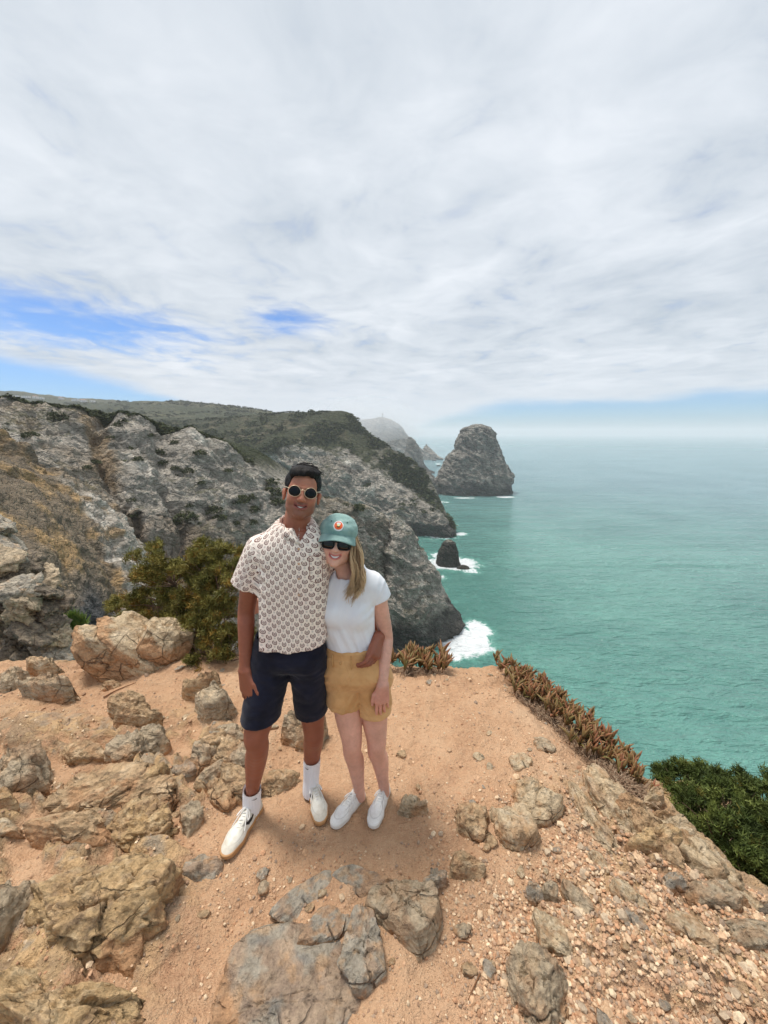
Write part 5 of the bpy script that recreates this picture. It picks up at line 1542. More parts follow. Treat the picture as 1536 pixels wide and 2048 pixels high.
def hand(vol, wrist, down, wide, back, sc=1.0, curl=(0.25, 0.35, 0.25), spread=0.06, thumb=None, rw=0.026, fingers=(1, 1, 1, 1)):
    """A hand: wide points to the thumb side, back out of the back of the hand, down from wrist to fingers."""
    down, wide, back = (np.asarray(v, float) / np.linalg.norm(v) for v in (down, wide, back))
    w = np.asarray(wrist, float)
    kn = w + down * 0.088 * sc
    for o, r in ((0.026, 0.0150), (0.008, 0.0155), (-0.011, 0.015), (-0.028, 0.0135)):
        vol.cone(w + wide * o * 0.55 * sc, kn + wide * o * sc - down * (0.006 if o < -0.02 else 0) * sc, 0.019 * sc, r * sc * 0.95, 0.012 * sc, (back, 0.82))
    L = [(0.043, 0.026, 0.021), (0.047, 0.030, 0.022), (0.044, 0.028, 0.021), (0.035, 0.021, 0.018)]
    tips = []
    for i, o in enumerate((0.0275, 0.0090, -0.0100, -0.0280)):
        b = kn + wide * o * sc - down * ((0.0, -0.002, 0.0, 0.008)[i]) * sc
        ang = (1.5 - i) * spread
        d = down * math.cos(ang) + wide * math.sin(ang)
        rr = (0.0092, 0.0094, 0.0090, 0.0080)[i] * sc
        t = 0.0
        for j in range(3):
            t += curl[j] * (1.0 + 0.14 * i) * fingers[i]
            dd = d * math.cos(t) - back * math.sin(t)
            e = b + dd * L[i][j] * sc
            vol.cone(b, e, rr, rr * 0.92, 0.0035 * sc)
            b = e; rr *= 0.92
        tips.append(b)
    if thumb is None: thumb = ((0.55, 0.75, -0.25), (0.15, 0.95, -0.25), (0.0, 1.0, -0.2))
    b = w + wide * 0.018 * sc + down * 0.018 * sc - back * 0.006 * sc; rr = 0.0145 * sc
    for j, (l, (tw, td, tb)) in enumerate(zip((0.042, 0.034, 0.027), thumb)):
        v = wide * tw + down * td + back * tb; v /= np.linalg.norm(v)
        e = b + v * l * sc
        vol.cone(b, e, rr, rr * 0.86, 0.008 * sc if j == 0 else 0.004 * sc); b = e; rr *= 0.86
    return tips
def swoosh_mask(x, y):
    """Flat tick mark inside a unit box (0..1, 0..0.45)."""
    lowc = 0.10 + 0.30 * np.clip(x - 0.18, 0, 1) ** 1.3 + 0.9 * np.clip(0.18 - x, 0, 1) ** 1.1
    th = 0.15 * np.clip(1 - x, 0, 1) ** 0.8 * sstep(x, 0.0, 0.14)
    return ((y > lowc) & (y < lowc + th + 0.012) & (x > 0) & (x < 1)).astype(float)

# =================================================================== PEOPLE
def skin_mat(name, rough=0.5, sss=0.12, rad=(0.9, 0.35, 0.2)):
    m, n, b = material(name)
    p = n.coord('Object')
    a = n.noise(p, 60.0, 4, 0.6); c = n.noise(p, 9.0, 3, 0.5)
    col = n.mix(1.0, n.attr('Col'), n.ramp(n.add(n.mul(a, 0.4), n.mul(c, 0.6)), [(0.35, (0.84, 0.81, 0.80)), (0.65, (1.12, 1.10, 1.10))]), 'MULTIPLY')
    n.put(b.inputs['Base Color'], col)
    n.put(b.inputs['Roughness'], n.lin(a, 0.3, 0.7, rough - 0.06, rough + 0.1))
    b.inputs['Specular IOR Level'].default_value = 0.4
    b.inputs['Subsurface Weight'].default_value = sss
    b.inputs['Subsurface Radius'].default_value = rad
    b.inputs['Subsurface Scale'].default_value = 0.006
    n.put(b.inputs['Normal'], n.bump(n.noise(p, 320.0, 3, 0.6), 0.12, 0.002))
    return m
def cloth_mat(name, col, col2=None, weave=700.0, bump=0.15, rough=0.85, attr=False):
    m, n, b = material(name)
    p = n.coord('Object')
    v = n.noise(p, 12.0, 5, 0.6); f = n.noise(p, weave, 2, 0.5)
    base = n.attr('Col') if attr else n.mix(n.ss(v, 0.35, 0.65), col, col2 or col)
    n.put(b.inputs['Base Color'], base)
    b.inputs['Roughness'].default_value = rough
    b.inputs['Specular IOR Level'].default_value = 0.15
    b.inputs['Sheen Weight'].default_value = 0.1
    n.put(b.inputs['Normal'], n.bump(n.add(f, n.mul(v, 2.0)), bump, 0.003))
    return m
def finish(name, vol, mat, parent, it=1, cols=None, label=None):
    V, F = vol.mesh()
    V = relax(V, F, it)
    loc = np.array(parent.location) if parent is not None else np.zeros(3)
    me = mesh_from(name, V - loc, F)
    if cols is not None: vcol(me, cols(V))
    return obj(name, me, mat, parent, label), V
def mesh_at(name, V, F, mat, parent, smooth=True, base=None):
    b = np.array(parent.location) if base is None else base
    return obj(name, mesh_from(name, np.asarray(V) - b, F, smooth), mat, parent)
def ring_mesh(c, ax, ay, r, tr, n=40, m=8, squash=1.0, shape=None):
    """Torus-like ring in the plane ax, ay."""
    az_ = np.cross(ax, ay); V, F = [], []
    for i in range(n):
        t = 2 * math.pi * i / n
        rx, ry = (r, r * squash) if shape is None else shape(t)
        o = c + ax * rx * math.cos(t) + ay * ry * math.sin(t); e = ax * math.cos(t) + ay * math.sin(t)
        for j in range(m):
            s = 2 * math.pi * j / m
            V.append(o + tr * (math.cos(s) * e + math.sin(s) * az_))
    for i in range(n):
        for j in range(m):
            F.append((i * m + j, ((i + 1) % n) * m + j, ((i + 1) % n) * m + (j + 1) % m, i * m + (j + 1) % m))
    return V, F
def disc_mesh(c, ax, ay, shape, n=40, dome=0.004, thick=0.002):
    az_ = np.cross(ax, ay); V, F = [], []
    for side in (0, 1):
        o = len(V); V.append(c + az_ * (dome if side == 0 else -thick))
        for k, f in enumerate((0.5, 1.0)):
            for i in range(n):
                t = 2 * math.pi * i / n; rx, ry = shape(t)
                z = (dome * (1 - f * f)) if side == 0 else -thick
                V.append(c + ax * rx * f * math.cos(t) + ay * ry * f * math.sin(t) + az_ * z)
        for i in range(n):
            j = (i + 1) % n
            a = (o, o + 1 + i, o + 1 + j); q = (o + 1 + i, o + 1 + n + i, o + 1 + n + j, o + 1 + j)
            F += [a, q] if side == 0 else [a[::-1], q[::-1]]
    for i in range(n):
        j = (i + 1) % n; s = 1 + 2 * n
        F.append((1 + n + i, s + 1 + n + i, s + 1 + n + j, 1 + n + j))
    return V, F
def rows_px(rows, Y, dy=None):
    """(v, u_centre, half width px, half depth m[, dy]) -> loft rows."""
    out = []
    for r in rows:
        c = P(r[1], r[0], Y); e = P(r[1] + r[2], r[0], Y)
        out.append((c[2], c[0], Y + (r[4] if len(r) > 4 else 0.0), e[0] - c[0], r[3]))
    return out
def build_head(vol, L, man=True):
    """Skull and face in the local frame L (metres; y out of the face)."""
    s = L.sc; M = L.M
    def e(c, r, k=0.012, carve=False): vol.ell(L(*c), [x * s for x in r], M, k * s, carve)
    def cn(a, b, ra, rb, k=0.008): vol.cone(L(*a), L(*b), ra * s, rb * s, k * s)
    e((0, -0.018, 0.036), (0.075, 0.096, 0.084))
    e((0, 0.022, -0.030), (0.063, 0.066, 0.086), 0.02)
    e((0, 0.034, -0.076), (0.050 if man else 0.042, 0.046, 0.036), 0.022)
    e((0, 0.072, -0.098), (0.020, 0.016, 0.016), 0.018)                     # chin
    for sx in (-1, 1):
        e((sx * 0.038, 0.058, -0.030), (0.022, 0.022, 0.024), 0.02)         # cheek
        e((sx * 0.044, 0.020, -0.070), (0.016, 0.030, 0.022), 0.02)         # jaw corner
        e((sx * 0.031, 0.087, 0.004), (0.017, 0.012, 0.011), 0.010, True)   # eye socket
        cn((sx * 0.010, 0.086, 0.021), (sx * 0.042, 0.076, 0.020), 0.008, 0.006, 0.012)   # brow
        e((sx * 0.012, 0.098, -0.032), (0.0085, 0.010, 0.0075), 0.006)      # nostril wing
        if man:
            e((sx * 0.076, -0.002, -0.024), (0.008, 0.016, 0.028), 0.006)       # ear
            e((sx * 0.080, -0.010, -0.012), (0.008, 0.018, 0.017), 0.006)
            e((sx * 0.086, 0.000, -0.018), (0.006, 0.008, 0.014), 0.004, True)
    cn((0, 0.086, 0.012), (0, 0.104, -0.028), 0.0085, 0.0105, 0.010)        # nose
    # smiling mouth: lips as arcs that rise to the corners
    w = 0.029 if man else 0.028
    for t0, t1 in zip(np.linspace(-1, 0.8, 10), np.linspace(-0.8, 1, 10)):
        def up(t): return (w * t, 0.0875 - 0.017 * t * t, (-0.0580 if man else -0.0572) + 0.0065 * t * t)
        def lw(t): return (w * t, 0.0865 - 0.017 * t * t, (-0.0712 if man else -0.0735) + 0.0155 * t * t)
        ru = 0.0046 * (1 - 0.45 * t0 * t0)
        cn(up(t0), up(t1), ru, ru, 0.003); cn(lw(t0), lw(t1), ru * 1.1, ru * 1.1, 0.003)
    op = 0.0036 if man else 0.0052
    for t in np.linspace(-0.74, 0.74, 9):
        e((w * t, 0.0935 - 0.017 * t * t, -0.0648 - (0.0 if man else 0.0008) + 0.0105 * t * t), (0.0050, 0.0125, op * (1 - 0.55 * t * t)), 0.002, True)
def teeth_mesh(L, w, zc, hgt):
    V, F = [], []
    n = 14
    for i in range(n + 1):
        t = -1 + 2 * i / n
        y = 0.0868 - 0.017 * t * t
        top = zc + 0.0085 * t * t + hgt * 0.5 * (1 - 0.25 * t * t); bot = zc + 0.013 * t * t - hgt * 0.5 * (1 - t * t) ** 0.6 * (0.9 + 0.1 * (i % 2))
        V += [L(w * t, y, top), L(w * t, y, bot), L(w * t, y - 0.006, bot), L(w * t, y - 0.006, top)]
    for i in range(n):
        for j in range(4):
            F.append((i * 4 + j, i * 4 + (j + 1) % 4, (i + 1) * 4 + (j + 1) % 4, (i + 1) * 4 + j))
    return V, F

M_RUBW = simple('white_rubber', (0.72, 0.70, 0.65), 0.6, 0.3, (90, 0.2, 0.003))
M_GUM = simple('gum_rubber', srgb(176, 132, 88), 0.6, 0.3, (70, 0.25, 0.003))
M_LACE = simple('shoe_lace', (0.78, 0.76, 0.72), 0.9, 0.1, (400, 0.3, 0.002))
M_LEATHER = None
def leather(name):
    m, n, b = material(name)
    p = n.coord('Object')
    d = n.noise(p, 28.0, 5, 0.65)
    col = n.mix(1.0, n.attr('Col'), n.ramp(d, [(0.35, (0.86, 0.83, 0.78)), (0.6, (1.03, 1.02, 1.0))]), 'MULTIPLY')
    n.put(b.inputs['Base Color'], col); b.inputs['Roughness'].default_value = 0.5
    b.inputs['Specular IOR Level'].default_value = 0.35
    n.put(b.inputs['Normal'], n.bump(n.add(n.noise(p, 220.0, 3, 0.6), n.mul(d, 2.0)), 0.22, 0.003))
    return m
def build_shoe(parent, heel, toe, L_, man, side, upcol, mat):
    """A low sneaker from heel to toe on the ground; side: +1 if the outer side is to the picture's right."""
    heel = np.array([*heel, 0.0]); toe = np.array([*toe, 0.0])
    f = toe - heel; f /= np.linalg.norm(f)
    lat = np.array([f[1], -f[0], 0.0])                     # local x
    M = np.stack([lat, f, [0, 0, 1]], 1)
    zg = 0.004
    Lc = Local(heel + np.array([0, 0, zg]), M, L_ / 0.30)
    s = Lc.sc
    sole_h = 0.026 if man else 0.033
    rootp = empty('shoe', tuple(np.array(Lc(0, 0.1, 0)) - np.array(parent.location)))
    rootp.parent = parent
    base = np.array(parent.location) + np.array(rootp.location)
    lo = np.minimum.reduce([Lc(x, y, 0) for x in (-.07, .07) for y in (-.03, .33)]) - 0.02; hi = np.maximum.reduce([Lc(x, y, 0.15) for x in (-.07, .07) for y in (-.03, .33)]) + 0.02
    hi[2] = 0.17; lo[2] = -0.02
    def outline(x, y, inset=0.0):
        """2-D distance of the sole shape."""
        pts = [(0.0, 0.038, 0.034), (0.002 * side, 0.12, 0.034), (0.004 * side, 0.205, 0.046), (0.0, 0.252, 0.038), (-0.004 * side, 0.268, 0.031)]
        d = None
        for (x0, y0, r0), (x1, y1, r1) in zip(pts[:-1], pts[1:]):
            bx, by = x1 - x0, y1 - y0; t = np.clip(((x - x0) * bx + (y - y0) * by) / (bx * bx + by * by), 0, 1)
            q = np.hypot(x - x0 - t * bx, y - y0 - t * by) - (r0 + (r1 - r0) * t)
            if d is None: d = q
            else:
                h = np.clip(0.5 + 0.5 * (d - q) / 0.02, 0, 1); d = d + (q - d) * h - 0.02 * h * (1 - h)
        return d + inset
    def loc(X, Y, Z):
        x, y, z = X - Lc.c[0], Y - Lc.c[1], Z - Lc.c[2]
        return (x * lat[0] + y * lat[1]) / s, (x * f[0] + y * f[1]) / s, z / s + 0 * x
    vs = Vol(lo, hi, 0.003)
    def fsole(X, Y, Z):
        x, y, z = loc(X, Y, Z)
        toe_spring = 0.012 * sstep(y, 0.24, 0.31)
        d2 = outline(x, y) ; dz = np.maximum(z - sole_h - 0.006 * sstep(y, 0.2, 0.29), toe_spring - z)
        q = np.sqrt(np.maximum(d2 + 0.005, 0) ** 2 + np.maximum(dz + 0.005, 0) ** 2) - 0.005
        return np.maximum(q, np.minimum(np.maximum(d2, dz), 0) + np.where(q > -0.0049, q, 0) * 0 - 0.02) * s
    vs.union(fsole, lo, hi, 0)
    Vv, Ff = vs.mesh(); Vv = relax(Vv, Ff, 1)
    mesh_at('sole', Vv, Ff, M_GUM if man else M_RUBW, rootp, base=base)
    vu = Vol(lo, hi, 0.003)
    def fup(X, Y, Z):
        x, y, z = loc(X, Y, Z)
        top = np.interp(y, [-0.02, 0.02, 0.06, 0.095, 0.14, 0.20, 0.25, 0.30], [0.094, 0.090, 0.074, 0.088, 0.082, 0.062, 0.052, 0.040]) + (0.004 if not man else 0)
        d2 = outline(x, y, 0.003)
        # the section narrows towards the top
        zz = np.clip((z - sole_h) / (top - sole_h + 1e-6), 0, 1.2)
        d2 = d2 + 0.018 * zz ** 1.6 * (0.7 + 0.6 * sstep(y, 0.05, 0.12)) 
        dz = z - top
        q = np.sqrt(np.maximum(d2 + 0.014, 0) ** 2 + np.maximum(dz + 0.014, 0) ** 2) - 0.014
        inner = np.maximum(np.maximum(d2, dz), -0.02)
        q = np.where((d2 < -0.014) & (dz < -0.014), inner, q)
        return np.maximum(q, (sole_h - 0.006) - z) * s
    vu.union(fup, lo, hi, 0)
    vu.wrinkle(lambda p: 0.0011 * fbm(p * 55, 3))
    Vv, Ff = vu.mesh(); Vv = relax(Vv, Ff, 2)
    q = Lc.inv(Vv)
    col = np.tile(np.array(upcol), (len(Vv), 1))
    seam = np.exp(-((np.hypot(q[:, 0] / 0.034, (q[:, 1] - 0.205) / 0.06) - 1) / 0.035) ** 2) * sstep(q[:, 2], 0.03, 0.036)
    seam = np.maximum(seam, np.exp(-((np.abs(q[:, 0]) - 0.021) / 0.0018) ** 2) * sstep(q[:, 1], 0.09, 0.11) * sstep(q[:, 1], 0.2, 0.19))
    col = lerp(col, np.array(upcol) * 0.62, seam * 0.8)
    if man:
        for sd in (-1, 1):
            onside = (q[:, 0] * sd > 0.012)
            m = swoosh_mask((0.16 - q[:, 1]) / 0.12 * 1.0, (q[:, 2] - 0.028) / 0.12) * onside
            col = lerp(col, np.array([0.012, 0.012, 0.013]), m)
        toe_guard = sstep(q[:, 1], 0.235, 0.25) * sstep(q[:, 2], 0.058, 0.05)
        col = lerp(col, np.array([0.60, 0.55, 0.46]), toe_guard * 0.7)
    me = mesh_from('upper', Vv - base, Ff); vcol(me, col)
    obj('upper', me, mat, rootp)
    # tongue
    vt = Vol(lo, hi, 0.003)
    vt.cone(Lc(0, 0.165, 0.066), Lc(0, 0.088, 0.098), 0.020 * s, 0.021 * s, 0.0, (M @ np.array([0, 0.35, 0.94]), 0.35))
    Vv, Ff = vt.mesh()
    tq = Lc.inv(Vv); tc = np.tile(np.array(upcol) * 0.95, (len(Vv), 1))
    if man:
        tc = lerp(tc, np.array([0.015, 0.015, 0.015]), ((np.abs(tq[:, 0]) < 0.009) & (np.abs(tq[:, 1] - 0.092) < 0.007) & (tq[:, 2] > 0.098)).astype(float))
    me = mesh_from('tongue', Vv - base, Ff); vcol(me, tc); obj('tongue', me, mat, rootp)
    # laces: crossings and a bow
    mb = MB()
    for i in range(6):
        y = 0.108 + i * 0.014; z = 0.0965 - i * 0.0062 + (0.004 if not man else 0)
        pts = [Lc(-0.019, y, z - 0.010), Lc(-0.010, y + 0.003, z - 0.001), Lc(0, y + 0.006, z + 0.002), Lc(0.010, y + 0.003, z - 0.001), Lc(0.019, y, z - 0.010)]
        if i % 2: pts = [Lc(-0.019, y, z - 0.010), Lc(0, y + 0.007, z + 0.003), Lc(0.019, y + 0.012, z - 0.012)]
        mb.add(*tube(catmull(np.array(pts), 9), 0.0026 * s, 5))
    for sd in (-1, 1):
        lp_ = [Lc(0, 0.105, 0.103), Lc(sd * 0.016, 0.122, 0.102), Lc(sd * 0.034, 0.150, 0.080), Lc(sd * 0.030, 0.128, 0.088), Lc(sd * 0.004, 0.107, 0.104)]
        mb.add(*tube(catmull(np.array(lp_), 16), 0.0024 * s, 5))
        en = [Lc(0, 0.105, 0.104), Lc(sd * 0.013, 0.130, 0.097), Lc(sd * 0.030, 0.165, 0.068), Lc(sd * 0.038, 0.185, 0.050)]
        mb.add(*tube(catmull(np.array(en), 12), 0.0023 * s, 5))
    me = mb.mesh('laces'); recenter(me, base); obj('laces', me, M_LACE, rootp)
    return Lc

# ------------------------------------------------------------------ the man
def build_man():
    root_loc = np.array([*((np.array(FEET[0]) + np.array(FEET[1])) / 2), 0.0])
    YT = 1.68
    sh_r, el_r, wr_r = P(514, 1096, 1.68), P(493, 1218, 1.70), P(491, 1340, 1.63)
    sh_l, el_l, wr_l = P(650, 1096, 1.72), P(716, 1205, 1.94), P(770, 1264, 1.83)
    hp_r, kn_r, an_r = P(546, 1335, 1.69), P(514, 1476, 1.635), P(503, 1604, 1.675)
    hp_l, kn_l, an_l = P(617, 1335, 1.71), P(627, 1456, 1.755), P(621, 1560, 1.80)
    HC = P(605, 983, 1.67)
    L = Local(HC, frame(R(11), R(11), R(8)), 0.985)
    v = Vol((-0.86, 1.42, 0.02), (0.06, 2.02, 1.90), 0.0038)
    # torso and hips (under the clothes)
    v.loft(rows_px([(1058, 591, 26, .055), (1074, 589, 46, .062), (1092, 586, 60, .078), (1120, 585, 60, .090), (1200, 585, 58, .090), (1260, 582, 58, .085), (1300, 580, 56, .075), (1325, 580, 50, .045)], YT), 0.02)
    calf_r = kn_r * 0.62 + an_r * 0.38 + np.array([0, 0.018, 0]); calf_l = kn_l * 0.62 + an_l * 0.38 + np.array([0, 0.018, 0])
    for hp, kn, an, cf, k_ in ((hp_r, kn_r, an_r, calf_r, 1.0), (hp_l, kn_l, an_l, calf_l, 0.95)):
        v.limb([hp, hp * 0.5 + kn * 0.5, kn + np.array([0, -0.004, 0.03]), kn + np.array([0, 0, -0.05]), cf, kn * 0.25 + an * 0.75, an + np.array([0, 0, -0.02])],
               [0.084 * k_, 0.074 * k_, 0.059 * k_, 0.053 * k_, 0.053 * k_, 0.034, 0.028], 26)
        v.ell(kn + np.array([0, -0.030, 0.016]), (0.030, 0.030, 0.040), None, 0.03)
    # arms
    fore_r = el_r * 0.72 + wr_r * 0.28
    v.limb([sh_r, el_r * 0.5 + sh_r * 0.5, el_r, fore_r, el_r * 0.3 + wr_r * 0.7, wr_r], [0.046, 0.046, 0.038, 0.038, 0.031, 0.027], 22)
    v.chain([sh_l, el_l, el_l * 0.7 + wr_l * 0.3, wr_l], [0.052, 0.042, 0.040, 0.028], 0.02)
    hand(v, wr_r + np.array([0.0, -0.004, -0.004]), (0.10, -0.16, -1), (0.90, -0.42, 0.10), (-0.42, -0.90, 0.10), 1.12, (0.10, 0.24, 0.20), 0.05, thumb=((0.62, 0.80, 0.10), (0.42, 0.92, -0.05), (0.15, 1.0, -0.15)))
    # the other hand comes round the woman's waist from behind
    hw = P(757, 1274, 1.725)
    v.chain([wr_l, hw], [0.028, 0.026], 0.015)
    hand(v, hw, (-0.16, -0.80, -0.58), (-0.50, -0.45, 0.74), (0.85, -0.40, 0.33), 1.05, (0.50, 0.60, 0.35), 0.07, thumb=((0.25, 0.9, -0.05), (0.0, 0.95, -0.25), (-0.2, 0.9, -0.4)))
    # neck and head
    nb = P(589, 1066, 1.69)
    v.chain([nb, L(0, -0.022, -0.055)], [0.058, 0.057], 0.012)
    v.chain([P(556, 1086, 1.71), P(592, 1062, 1.71), P(630, 1088, 1.71)], [0.026, 0.036, 0.026], 0.02)
    v.ell(P(594, 1084, 1.650), (0.055, 0.046, 0.050), None, 0.02)
    build_head(v, L, True)
    def cols(V):
        q = L.inv(V)
        base = np.array(srgb(180, 120, 94))
        limb = np.array(srgb(146, 88, 66))
        isface = sstep(q[:, 2], -0.16, -0.10) * sstep(V[:, 2], 1.52, 1.6)
        c = lerp(limb, base, isface)
        n1 = fbm(V * 14, 3)
        c = c * (1 + 0.05 * n1)[:, None]
        stub = sstep(q[:, 2], -0.036, -0.060) * sstep(q[:, 1], -0.015, 0.015) * sstep(q[:, 2], -0.150, -0.118) * isface
        mous = np.exp(-((q[:, 2] + 0.047) / 0.006) ** 2) * sstep(np.abs(q[:, 0]), 0.034, 0.024) * sstep(q[:, 1], 0.06, 0.075) * isface
        c = lerp(c, np.array(srgb(98, 66, 54)), np.clip(stub * 0.55 + mous * 0.45, 0, 0.62))
        red = np.exp(-(((np.abs(q[:, 0]) - 0.036) / 0.02) ** 2 + ((q[:, 2] + 0.026) / 0.018) ** 2)) * sstep(q[:, 1], 0.03, 0.06)
        c = lerp(c, np.array(srgb(176, 104, 80)), red * 0.5)
        t = q[:, 0] / 0.029
        zl = -0.0645 + 0.011 * t * t
        lips = (np.abs(t) < 1.02) * sstep(np.abs(q[:, 2] - zl), 0.0125, 0.009) * sstep(q[:, 1], 0.072, 0.080)
        c = lerp(c, np.array(srgb(150, 84, 76)), lips * 0.9)
        gap = (np.abs(t) < 0.95) * np.exp(-((q[:, 2] - zl - 0.0005) / 0.0026) ** 2) * sstep(q[:, 1], 0.070, 0.078)
        c = lerp(c, np.array(srgb(70, 32, 30)), gap)
        ear = sstep(np.abs(q[:, 0]), 0.074, 0.08) * isface
        return lerp(c, np.array(srgb(172, 104, 82)), ear * 0.5)
    V, F = v.mesh(); V = relax(V, F, 2, 0.4)
    me = mesh_from('person', V - root_loc, F); vcol(me, cols(V))
    man = obj('person', me, skin_mat('skin_brown', 0.48), None, 'taller person in a patterned cream shirt, navy shorts and round sunglasses, arm around the other', 'person', loc=tuple(root_loc))
    # teeth
    Vt, Ft = teeth_mesh(L, 0.0215, -0.0640, 0.0062)
    mesh_at('teeth', Vt, Ft, simple('tooth_enamel', (0.70, 0.66, 0.60), 0.3), man)
    # fingernails of the near hand are left to the skin shading
    # -------- shirt
    vs = Vol((-0.80, 1.44, 0.90), (0.02, 1.96, 1.72), 0.0044)
    vs.loft(rows_px([(1030, 588, 33, .068, 0.012), (1043, 588, 37, .072, 0.012), (1055, 588, 49, .078, 0.01), (1066, 587, 63, .088), (1080, 586, 73, .100), (1100, 585, 77, .112), (1150, 586, 74, .120), (1200, 586, 73, .120), (1250, 579, 78, .124), (1285, 574, 84, .130), (1316, 573, 86, .132)], YT), 0.02, 2.35)
    ce = P(489, 1170, 1.685); dr = ce - sh_r; dr = dr / np.linalg.norm(dr)
    vs.chain([sh_r + np.array([0.01, 0, -0.005]), ce + dr * 0.05], [0.064, 0.070], 0.035)
    le = el_l * 0.62 + sh_l * 0.38
    vs.chain([sh_l, le], [0.062, 0.064], 0.03)
    # hems: sleeve ends, shirt bottom, neck opening with a short slit
    keeps = []
    def keep(fn):
        keeps.append(fn); vs.a = np.maximum(vs.a, fn(*vs.region(vs.lo, vs.lo + vs.h * vs.n)[1:]).astype(np.float32))
    keep(lambda X, Y, Z: np.where((X - ce[0]) < 0.085, (X - ce[0]) * dr[0] + (Y - ce[1]) * dr[1] + (Z - ce[2]) * dr[2], -1.0))
    dl = (le - sh_l) / np.linalg.norm(le - sh_l)
    keep(lambda X, Y, Z: np.where(X > sh_l[0] + 0.03, ((X - le[0]) * dl[0] + (Y - le[1]) * dl[1] + (Z - le[2]) * dl[2]) + 0.01, -1.0))
    hz = P(579, 1309, 1.555)[2]
    keep(lambda X, Y, Z: (hz + 0.012 * np.abs((X + 0.43) / 0.15) ** 2 - Z) + 0 * Y)
    vn = P(597, 1086, 1.575)                                           # bottom of the neck slit
    nbk = P(589, 1042, 1.70)
    def neck(X, Y, Z):
        ax = np.array([0, -0.22, 0.97]); ax = ax / np.linalg.norm(ax)
        x, y, z = X - nbk[0], Y - nbk[1], Z - nbk[2]
        t = x * ax[0] + y * ax[1] + z * ax[2]
        r = np.sqrt((x - t * ax[0]) ** 2 + (y - t * ax[1]) ** 2 + (z - t * ax[2]) ** 2)
        hole = np.maximum(r - 0.0680, -t - 0.018)
        slit = np.maximum(np.maximum(np.abs(X - vn[0]) - 0.60 * np.clip(Z - vn[2] + 0.0, 0, 0.06), Y - 1.66), vn[2] - Z)
        return np.minimum(hole, slit)
    axc = np.array([0, -0.22, 0.97]); axc /= np.linalg.norm(axc)
    keep(lambda X, Y, Z: (X - nbk[0]) * axc[0] + (Y - nbk[1]) * axc[1] + (Z - nbk[2]) * axc[2] - 0.004)
    vs.carve(neck, vs.lo, vs.lo + vs.h * vs.n, 0.004)
    def wr(p):
        q = p.copy(); low = sstep(p[:, 2], 1.45, 1.0)
        d = 0.0030 * fbm(p * np.array([13, 13, 5]), 4) * (0.5 + low)
        arm = np.exp(-((p[:, 0] - (sh_r[0] + 0.035)) / 0.05) ** 2) * np.exp(-((p[:, 2] - (sh_r[2] - 0.12)) / 0.10) ** 2)
        d += 0.006 * arm * ridged(np.stack([p[:, 0] * 9 + p[:, 2] * 16, p[:, 1] * 8, p[:, 2] * 5], 1), 2)
        d += 0.0040 * ridged(np.stack([p[:, 0] * 6 - p[:, 2] * 3, p[:, 1] * 4, p[:, 2] * 2.2], 1) + 4, 3) * 0.6
        plk = np.exp(-((p[:, 0] - (-0.40)) / 0.012) ** 2) * sstep(p[:, 1], 1.66, 1.62) * sstep(p[:, 2], 1.18, 1.22)
        return d - 0.0022 * plk
    vs.wrinkle(wr)
    for fn in list(keeps): keep(fn)
    V, F = vs.mesh(); V = relax(V, F, 2, 0.4)
    me = mesh_from('shirt', V - root_loc, F)
    cx = P(584, 1150, YT)[0]
    th = np.arctan2(V[:, 0] - cx, -(V[:, 1] - YT))
    pu = np.where(np.abs(th) < 1.2, 0.155 * np.sin(np.clip(th, -1.2, 1.2)) * (1 + 0.12 * th ** 2), 0.155 * np.sign(th) * (0.932 * 1.17 + (np.abs(th) - 1.2) * 0.8))
    pv = V[:, 2].copy()
    ax = dr; e1 = np.cross(ax, [0, 1, 0]); e1 /= np.linalg.norm(e1); e2 = np.cross(ax, e1)
    rel = V - sh_r; t = rel @ ax
    slv = ((V[:, 0] < sh_r[0] + 0.034 - 0.10 * np.clip(t - 0.03, -0.05, 0.3)) & (t > -0.02) & (V[:, 2] > 1.25))
    ang = np.arctan2(rel @ e1, -(rel @ e2))
    pu = np.where(slv, 0.068 * ang + 0.5, pu); pv = np.where(slv, -t + 0.013, pv)
    at = me.attributes.new('pat', 'FLOAT_VECTOR', 'POINT')
    at.data.foreach_set('vector', np.stack([pu, pv, 0 * pu], 1).astype(np.float32).ravel())
    m, n, b = material('block_print_cotton')
    pat = n.attr('pat', 'Vector')
    px, py, _ = n.sep(pat)
    wob = n.noise(n.coord('Object'), 14.0, 3, color=True)
    wx, wy, _ = n.sep(wob)
    px = n.add(px, n.mul(n.sub(wx, 0.5), 0.010)); py = n.add(py, n.mul(n.sub(wy, 0.5), 0.010))
    py = n.add(py, n.mul(px, 0.12))
    CW, CH = 0.0246, 0.0405
    def lattice(ox, oy):
        """Offset from the nearest motif of a staggered repeat."""
        ci = n.m('ROUND', n.m('DIVIDE', n.sub(px, ox), CW))
        lx = n.sub(n.sub(px, ox), n.mul(ci, CW))
        st = n.mul(n.m('FLOORED_MODULO', ci, 2.0), CH * 0.5)
        yy = n.sub(n.sub(py, oy), st)
        ri = n.m('ROUND', n.m('DIVIDE', yy, CH))
        return lx, n.sub(yy, n.mul(ri, CH))
    lx, ly = lattice(0.0, 0.0)
    aly = n.m('ABSOLUTE', ly); alx = n.m('ABSOLUTE', lx)
    rc = n.m('SQRT', n.add(n.mul(lx, lx), n.mul(ly, ly)))
    hexr = n.m('MAXIMUM', alx, n.add(n.mul(alx, 0.5), n.mul(aly, 0.866)))
    r_ = n.add(n.mul(rc, 0.5), n.mul(hexr, 0.5))
    def band(x, c, wd, soft=0.0007): return n.ss(n.m('ABSOLUTE', n.sub(x, c)), wd + soft, wd - soft)
